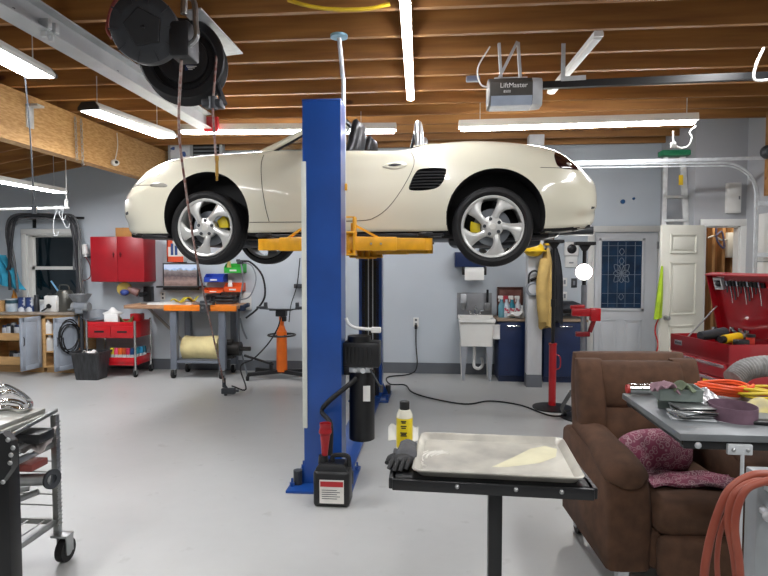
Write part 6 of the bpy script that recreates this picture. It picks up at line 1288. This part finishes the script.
for x in(.04,W-.08):
    for y in(.38,-.26):
        m=MB(); m.cyl((x-.016,y,.05),(x+.016,y,.05),.05,n=20); cs=m.build('caster',black_r,rc_); m=MB(); m.bx((x-.024,y-.025,.04),(x-.018,y+.025,.11)); m.bx((x+.018,y-.025,.04),(x+.024,y+.025,.11)); m.bx((x-.026,y-.03,.105),(x+.026,y+.03,.135),.003); m.build('fork',galv,cs)
# flowered pillow and throw
def flower_mat():
    m=mt('flowered_fabric','#8a1d4c',.85,hx2='#4a142c',sc=5); n=m.node_tree.nodes; l=m.node_tree.links; b=n['Principled BSDF']; rp=[x for x in n if x.type=='VALTORGB'][0]; tc=n['Texture Coordinate']
    v=n.new('ShaderNodeTexVoronoi'); v.inputs['Scale'].default_value=38; l.new(tc.outputs['Object'],v.inputs[0])
    r=n.new('ShaderNodeValToRGB'); e=r.color_ramp.elements; e[0].position=.12; e[0].color=(0,0,0,1); e[1].position=.62; e[1].color=(.1,.1,.1,1); q=e.new(.2); q.color=(.8,.8,.8,1); q=e.new(.27); q.color=(.1,.1,.1,1); q=e.new(.42); q.color=(.1,.1,.1,1); q=e.new(.5); q.color=(.65,.65,.65,1); l.new(v.outputs['Distance'],r.inputs[0])
    x=n.new('ShaderNodeMix'); x.data_type='RGBA'; l.new(r.outputs[0],x.inputs[0]); l.new(rp.outputs[0],x.inputs[6]); x.inputs[7].default_value=lin('#c9b3b4'); l.new(x.outputs[2],b.inputs['Base Color'])
    return m
fm=flower_mat()
M0=rc_.matrix_basis if False else MX.Translation(rc_.location)@MX.Rotation(ang,4,'Z')
def rl(x,y,z): return M0@V((x,y,z))
m=MB(); R_=[]
for i in range(15):
    u=i/14; s=2*u-1; k=max(.0,1-abs(s)**3.2)**.5
    R_.append([rl(.33+s*.225, .07+.03*s+math.sin(a)*.075*k+ .0, .60+(.115*(.35+.65*k))*math.cos(a)*(1+.0*s)-.03*s*s - (-.28)*math.sin(a)*.0) for a in [2*PI*q/22 for q in range(22)]])
m.rings(R_); m.thing('pillow',fm,'magenta flowered pillow leaning in the seat of the brown recliner','pillow',ang=70)
m=MB(); m.grid(lambda u,v:tuple(rl(.22+.5*u,-.19+.2*v+.02*math.sin(5*u),.492+.008*math.sin(14*u+5*v)+.006*math.cos(19*v)+.03*(1-min(1,abs(v-.9)*8))*0)),26,10,.012); m.thing('throw',fm,'magenta flowered throw spread on the recliner seat under the pillow','throw',ang=70)
# ---- grey overbed style table
ZT=.95; tx0,ty0,ty1=.93,2.25,2.93; tx1=2.05
t=T('tool_table','grey topped rolling table reaching over the brown recliner','table',(1.7,2.55,0))
gt=mt('grey_table_top','#666a6c',.38,.2,hx2='#787c7e',sc=5)
m=MB(); m.bx((tx0,ty0,ZT-.028),(tx1,ty1,ZT),.004); m.build('table_top',gt,t)
m=MB(); m.bx((tx0+.015,ty0+.02,ZT-.05),(tx0+.05,ty1-.02,ZT-.028),.003); m.bx((tx0+.02,ty0+.012,ZT-.062),(tx1,ty0+.05,ZT-.028),.003); m.bx((tx0+.02,ty1-.05,ZT-.06),(tx1,ty1-.012,ZT-.028),.003); m.build('under_frame',black_m,t)
for x in(1.0,1.42,1.7): m=MB(); m.sph((x,ty0+.008,ZT-.046),.013,(1,.6,1)); m.build('bolt',galv,t)
bxp=at(740,443,ty0).x
m=MB(); m.bx((bxp-.045,ty0-.006,ZT-.075),(bxp+.045,ty0+.012,ZT-.035),.004); m.build('strap_plate',galv,t)
for s in(-1,1): m=MB(); m.sph((bxp+s*.026,ty0-.008,ZT-.055),.008); m.build('bolt',steel,t)
m=MB(); m.cyl((bxp+.01,ty0,ZT-.06),(bxp+.01,ty0,.5),.007,n=8); m.build('stay_rod',galv,t)
m=MB(); m.bx((1.88,2.3,0.05),(1.96,2.85,.95-.03),.006); m.bx((1.82,2.1,0),(2.02,2.98,.05),.006); m.build('column',grey_m,t)
m=MB(); m.bx((1.5,2.34,ZT-.2),(1.9,2.7,ZT-.05),.01); m.build('drawer_box',black_m,t)
# chrome cylinder sticking out over the back
p0=V((tx0-.10,ty1-.04,ZT-.01)); m=MB(); m.cyl(p0,p0+V((.16,.0,0)),.026,n=20); t2=T('steel_cylinder','polished steel cylinder with a red end at the far corner of the grey table','cylinder',p0); m.build('tube',chrome,t2); m=MB(); m.cyl(p0+V((-.012,0,0)),p0,.022,n=16); m.build('end',mt('red_end','#a8342e',.4),t2)
t2.location=t2.location+V((.12,0,.04))
# sheet metal trays
def tray(px,py,w,d,h,z,rz,label,mat):
    p=fl(px,py,z); t=T('metal_tray',label,'tray',(p.x,p.y,z),rz,'sheet metal trays on the grey table',local=True); m=MB()
    def r4(a,b,zz): return [V((-a,-b,zz)),V((a,-b,zz)),V((a,b,zz)),V((-a,b,zz))]
    m.rings([r4(w,d,0),r4(w*1.03,d*1.03,h),r4(w*1.0,d*1.0,h),r4(w*.96,d*.96,.004)]); m.build('tray',mat,t)
    m=MB(); m.rings([r4(w*1.06,d*1.06,h-.004),r4(w*1.06,d*1.06,h+.002),r4(w*.99,d*.99,h+.002),r4(w*.99,d*.99,h-.004)],loop=True); m.build('rim',mat,t)
    return p
tm=mt('zinc_sheet','#7f8a84',.4,.35,var=.15,sc=9)
p=tray(678,406,.085,.07,.05,ZT,R(-18),'grey zinc tray lying under another tray on the grey table',tm)
tray(676.5,398,.085,.065,.05,ZT+.053,R(-6),'grey zinc tray stacked on top, holding rags, on the grey table',tm)
for k in range(6):
    p=fl(691+(k%3)*1.5,418-(k%2),ZT); t=T('steel_plate','thin steel plate in the stack on the grey table, %s from the bottom'%['first','second','third','fourth','fifth','sixth'][k],'plate',(p.x,p.y,ZT+.001+.0085*k),R(-10+13*((k*5)%4)),'bent steel plates on the grey table',local=True)
    m=MB(); m.bx((-.085,-.05,0),(.085,.05,.004),.0015); m.bx((-.085,-.05,0),(-.08,.05,.008),.001); m.build('plate',[galv,chrome,steel][k%3],t)
    m=MB(); m.cyl((.05,.02,.004),(.05,.02,.0052),.012,n=14); m.build('hole_rim',dgrey,t)
# mauve sanding belt standing on edge
p=fl(733,420,ZT); m=MB(); rg=[]
n=44; 
for k in range(n):
    a=2*PI*k/n; rx,ry=.085,.105; x=p.x+.012+rx*math.cos(a)*1.0; y=p.y+.03+ry*math.sin(a)*1.0
    ox,oy=math.cos(a),math.sin(a)
    rg.append([V((x,y,ZT+.001)),V((x+ox*.002,y+oy*.002,ZT+.001)),V((x+ox*.002,y+oy*.002,ZT+.058)),V((x,y,ZT+.058))])
m.rings(rg,loop=True); m.thing('sanding_belt',mt('mauve_belt','#6f5563',.75,var=.1,sc=30),'mauve sanding belt standing on edge in a loop on the grey table','belt')
# orange cord coil, yellow rope
p=fl(725,396,ZT); m=MB(); pts=[]
for k in range(5*18): 
    a=2*PI*k/18; r=.10+.018*math.sin(k*.31); pts.append(V((p.x+r*1.15*math.cos(a),p.y+.02+r*.95*math.sin(a),ZT+.008+.011*(k/18)+.006*math.sin(k*.7))))
m.tube(pts,.0075,8,0); m.thing('orange_cord',mt('orange_cord_pvc','#e04f1c',.45,var=.05),'orange extension cord coiled on the grey table','cord')
p=fl(764,400,ZT); m=MB(); pts=[]
for k in range(4*16):
    a=2*PI*k/16; r=.09+.014*math.sin(k*.5); pts.append(V((p.x+r*1.2*math.cos(a),p.y+r*.8*math.sin(a),ZT+.008+.012*(k/16)+.006*math.sin(k*.9))))
m.tube(pts,.007,8,0); m.thing('yellow_cord',mt('yellow_cord_pvc','#cdb32a',.5,var=.1),'yellow cord coiled at the right edge of the grey table','cord')
m=MB(); p=fl(756,411,ZT); m.grid(lambda u,v:(p.x-.07+.16*u,p.y-.03+.08*v,ZT+.008+.02*math.sin(9*u+4*v)+.03*math.sin(PI*u)*math.sin(PI*v)),14,10,.003); m.thing('net_bag',mt('net_grey','#a8a088',.7,hx2='#c9bc7a',sc=18),'crumpled pale net bag between the mauve belt and the yellow cord','net bag')
m=MB(); p=fl(763,424,ZT); m.box(p+V((0,0,.008)),(.1,.06,.016),.006,rz=R(-15)); m.thing('phone',black_pl,'flat black case at the front right of the grey table','case')
# ribbed grey duct
t=T('duct_hose','ribbed grey flexible duct arching at the right edge behind the yellow cord','duct',(1.62,2.7,ZT))
q0=fl(742,392,ZT); pts=[V((q0.x-.02,q0.y+.05,ZT+.05)),V((q0.x+.06,q0.y+.08,ZT+.10)),V((q0.x+.2,q0.y+.1,ZT+.115)),V((q0.x+.36,q0.y+.08,ZT+.08)),V((q0.x+.45,q0.y+.04,ZT+.06))]
m=MB(); m.tube(pts,lambda s:.052+.004*math.sin(s*190),16,60); m.build('duct',mt('grey_duct','#8a8a88',.5,var=.2,sc=30),t)
# rags in the upper tray
p=fl(668,391,ZT+.1); m=MB(); m.grid(lambda u,v:(p.x-.05+.1*u,p.y-.01+.09*v,ZT+.1+.03*math.sin(PI*u)*(1-.3*v)+.012*math.sin(11*u+7*v)),14,10,.005); m.thing('pink_rag',mt('pink_rag_cloth','#8f717a',.85,var=.2,sc=14),'crumpled pink rag in the upper zinc tray','rag')
p=fl(684,392,ZT+.1); m=MB(); m.grid(lambda u,v:(p.x-.04+.09*u,p.y-.0+.08*v,ZT+.1+.035*math.sin(PI*u)*math.sin(PI*(.2+.7*v))+.01*math.sin(13*u+5*v)),14,10,.005); m.thing('green_rag',mt('green_rag_cloth','#5c6650',.85,var=.25,sc=14),'crumpled grey green rag in the upper zinc tray','rag')
p=fl(706,404,ZT); m=MB(); m.grid(lambda u,v:(p.x-.06+.12*u,p.y-.03+.09*v,ZT+.012+.05*math.sin(PI*u)*math.sin(PI*v)+.014*math.sin(17*u+11*v)),18,14,.003); m.thing('plastic_bag',mt('clear_film','#b9b9ba',.18,.2,var=.15,sc=22),'crumpled clear plastic bag between the zinc trays and the mauve belt','bag')
# ---- red hose draped over the white post at the right edge
Yh=1.85; a=at(757,470,Yh); t=T('hose_post','grey steel hose stand at the right edge of the foreground','stand',(at(765,540,Yh).x,Yh+.05,0))
m=MB(); xq=at(759,540,Yh).x; zq=at(763,476,Yh).z; m.bx((xq,Yh+.02,.04),(xq+.07,Yh+.09,zq),.006); m.bx((xq-.1,Yh-.15,0),(xq+.35,Yh+.25,.04),.006); m.build('post',mt('post_grey','#8f9496',.4,.2,var=.08),t)
m=MB(); m.cyl((xq+.02,Yh-.02,at(760,512,Yh).z),(xq+.02,Yh+.03,at(760,512,Yh).z),.014,n=10); m.sph((xq+.01,Yh-.03,at(760,512,Yh).z),.018); m.build('knob',galv,t)
m=MB(); m.cyl((xq-.02,Yh-.12,zq-.02),(xq+.3,Yh-.12,zq-.02),.014,n=10); m.bx((xq+.02,Yh-.13,zq-.05),(xq+.05,Yh+.04,zq-.0),.003); m.build('arm',galv,t)
hm_=mt('red_rubber_hose','#7d3422',.5,hx2='#8f4834',sc=6)
for k,(pts,r,lb) in enumerate(((([(703,590),(706,560),(714,525),(728,492),(750,476),(775,474)]),.0125,'red rubber hose at the right edge, the outermost loop'),(([(738,590),(734,555),(728,520),(735,494),(755,482),(778,484)]),.0115,'red rubber hose at the right edge, the middle loop'),(([(741,590),(739,560),(735,530),(738,506),(748,488),(770,480)]),.011,'red rubber hose at the right edge, the inner loop'),(([(719,590),(717,560),(721,530),(732,505)]),.008,'thin red hose hanging behind the outermost loop at the right edge'))):
    m=MB(); m.tube([at(x,y,Yh-.06*(1 if k<3 else -2)-.035*k) for x,y in pts],r,12,8); m.thing('rubber_hose',hm_,lb,'hose','red hose loops at the right edge')
# ---- chrome rack cart at the left edge
XR=-1.99; YF=2.88; z_t=at(56,410,YF).z
cw_=mt('rack_steel','#9a9c9a',.3,.85,var=.1,sc=10)
t=T('rack_cart','steel rack cart with wire runners and a black caster at the left edge','rack cart',(XR-.3,2.55,0))
pt=(XR-.012,YF-.012)
for x,y in((XR-.015,YF-.015),(XR-.62,YF-.015),(XR-.015,2.15),(XR-.62,2.15)):
    m=MB(); m.bx((x-.016,y-.016,.16),(x+.016,y+.016,z_t-.02),.003)
    if y>2.5 and x>XR-.1:
        for k in range(26): m.bx((x+.014,y-.019,.2+k*.022),(x+.021,y+.016,.206+k*.022))
    m.build('corner_post',cw_,t)
    m=MB(); m.cyl((x-.02+.04,y,.062),(x+.02+.04,y,.062),.062,n=24); cs=m.build('caster',black_r,t)
    m=MB(); m.cyl((x+.017,y,.062),(x+.063,y,.062),.03,n=16); m.bx((x+.012,y-.03,.05),(x+.018,y+.03,.145)); m.bx((x+.062,y-.03,.05),(x+.068,y+.03,.145)); m.bx((x-.02,y-.035,.135),(x+.07,y+.035,.148),.003); m.bx((x-.015,y-.015,.14),(x+.015,y+.015,.17)); m.build('fork',steel,cs)
for k,z in enumerate((.30,.36,.42,.48,.54)):
    for y in(YF-.015,):
        m=MB(); m.cyl((XR-.62,y,z),(XR,y,z),.004,n=6); m.build('wire_runner',cw_,t)
    m=MB(); m.bx((XR-.03,2.15,z-.012),(XR-.028,YF,z+.0)); m.bx((XR-.07,2.15,z-.012),(XR-.028,YF,z-.010)); m.build('side_runner',cw_,t) if k in() else m.bm.free()
for z in(.2,.62):
    m=MB(); m.bx((XR-.03,2.15,z),(XR-.01,YF,z+.03),.003); m.bx((XR-.62,2.15,z),(XR-.6,YF,z+.03),.003); m.bx((XR-.62,YF-.03,z),(XR,YF-.01,z+.03),.003)
    for j in range(7): m.cyl((XR-.62+.09*j,2.15,z+.02),(XR-.62+.09*j,YF-.01,z+.02),.004,n=6)
    m.build('shelf',cw_,t)
m=MB(); m.bx((XR-.66,2.05,z_t-.02),(XR-.02,YF-.03,z_t+.0),.004); m.bx((XR-.64,2.05,z_t),(XR-.04,YF-.05,z_t+.022),.004); m.build('top_plate',mt('brushed_plate','#a9a9a2',.35,.6,var=.1,sc=5,st=(1,8,1)),t)
m=MB(); m.bar((XR-.02,YF-.0,z_t-.0),(XR-.02,2.3,z_t-.06),.03,.02,.003); m.bar((XR-.02,YF-.02,z_t-.1),(XR-.02,2.3,z_t-.13),.02,.02,.003); m.build('edge_rail',cw_,t)
# chrome exhaust pieces on top
p=fl(14,404,z_t+.03)
for k,(pts,lb,r) in enumerate((([(-12,400),(8,392),(24,397),(30,405),(22,409),(6,408),(-12,410)],'polished pipe bent in the larger loop on top of the rack cart',.016),([(-12,394),(4,386),(20,393),(29,401)],'polished pipe resting across the larger loop on the rack cart',.013),([(-12,405),(6,401),(18,402),(26,406)],'short polished pipe lying inside the larger loop on the rack cart',.012))):
    m=MB(); m.tube([fl(x,y,z_t+.04+.018*k) for x,y in pts],r,12,8); m.thing('exhaust_pipe',chrome,lb,'pipe','polished pipes on the rack cart')
# parts stored on the runners
x=XR-.1
z1_=at(50,478,2.75).z
t=T('header_pipe','dark steel pipe with a round flange lying on the shelf of the rack cart','pipe',(x,2.6,z1_)); a=at(52,479,2.72); m=MB(); m.cyl(a+V((-.35,-.12,.02)),a,.03,n=16); m.cyl(a+V((-.4,-.2,-.05)),a+V((-.1,-.03,-.03)),.022,n=12); m.build('pipe',steel,t); m=MB(); m.lathe([(.024,-.006),(.05,-.006),(.05,.006),(.024,.006),(.024,-.006)],a,(1,-.25,0),24); m.lathe([(.0,-.004),(.024,-.004)],a,(1,-.25,0),18); m.build('flange',dgrey,t)
t=T('exhaust_section','thin steel pipe lying below the flanged pipe on the rack cart','pipe',a+V((0,0,-.1))); m=MB(); m.tube([a+V((-.5,-.2,-.16)),a+V((-.25,-.1,-.12)),a+V((-.06,-.02,-.06))],.016,10); m.build('pipe',steel,t)
a=at(47,435,2.7); m=MB(); m.bx(a+V((-.3,-.06,-.03)),a+V((0,.06,.02)),.006); m.thing('black_bar',black_m,'black metal bar lying on the upper runner of the rack cart','bar')
a=at(40,464,2.7); m=MB(); m.bx(a+V((-.3,-.06,-.02)),a+V((0,.06,.015)),.003); m.thing('red_block',mt('dull_red','#7a3a34',.6),'dull red flat block on the middle runner of the rack cart','block')
a=at(50,432,2.78); m=MB(); m.grid(lambda u,v:(a.x-.14+.18*u,a.y-.1+.1*v,a.z-.07+.09*v*(.6+.4*u)+.012*math.sin(13*u+8*v)),16,10,.003); m.thing('plastic_wrap',mt('clear_wrap','#bdb5b2',.2,.1,var=.12,sc=20),'crumpled clear plastic wrap hanging at the upper corner of the rack cart','plastic')
a=at(30,525,2.6); m=MB(); m.grid(lambda u,v:(XR-.42+.3*u,2.3+.4*v,.245+.02*math.sin(9*u+5*v)+.02*math.sin(13*v)),16,14,.004); m.thing('foil_sheet',mt('crumpled_foil','#b4b2a8',.3,.5,var=.2,sc=18),'crumpled foil sheet on the bottom shelf of the rack cart','foil')
# black upright with bolts, nearest the left edge
xa=at(9,520,1.95); t=T('black_upright','black steel upright with an arm and round bolts cut off by the left edge','upright',(xa.x-.06,1.95,0))
xr=at(19,500,1.95).x; z1_=at(5,432,1.95).z
m=MB(); m.bx((xr-.12,1.92,.03),(xr-.015,1.98,z1_-.06),.005); m.bx((xr-.25,1.75,0),(xr+.0,2.12,.035),.005); m.build('column',black_m,t)
zA,zB=at(20,428,1.95).z,at(20,478,1.95).z
m=MB(); m.prism([(xr-.2,zB+.0),(xr-.02,zB),(xr+.025,zB+.06),(xr+.025,zA-.03),(xr-.005,zA),(xr-.2,zA-.02)],1.885,1.92,'Y'); m.build('plate',black_m,t)
for px,py in((8,440),(11,455),(10,463),(3,482),(13,448)): p=at(px,py,1.885); m=MB(); m.sph(p,.0085,(1,.7,1)); m.build('bolt',steel,t)
# ---- floor cables
m=MB(); o=at(416,327,YB-.03); m.tube([o,at(416,345,YB-.03),at(417,366,8.17),at(410,374,8.05)+V((0,0,0)),fl(388,377,.012),fl(390,384,.012),fl(405,385,.012),fl(412,392,.012),fl(430,398,.012),fl(465,404,.012),fl(490,401,.012),fl(520,405,.012),fl(548,415,.012),fl(566,416,.012)],.009,8,8); m.bx(o+V((-.02,-.02,-.03)),o+V((.02,.02,.03)),.006); m.thing('power_cord',black_r,'black power cord snaking over the floor from the outlet right of the lift','cord')
m=MB(); m.tube([fl(566,414,.014),fl(562,408,.2),fl(571,392,.5)],.018,8); m.thing('stand_leg_bar',black_m,'black bar leaning behind the recliner beside the support stand','bar')
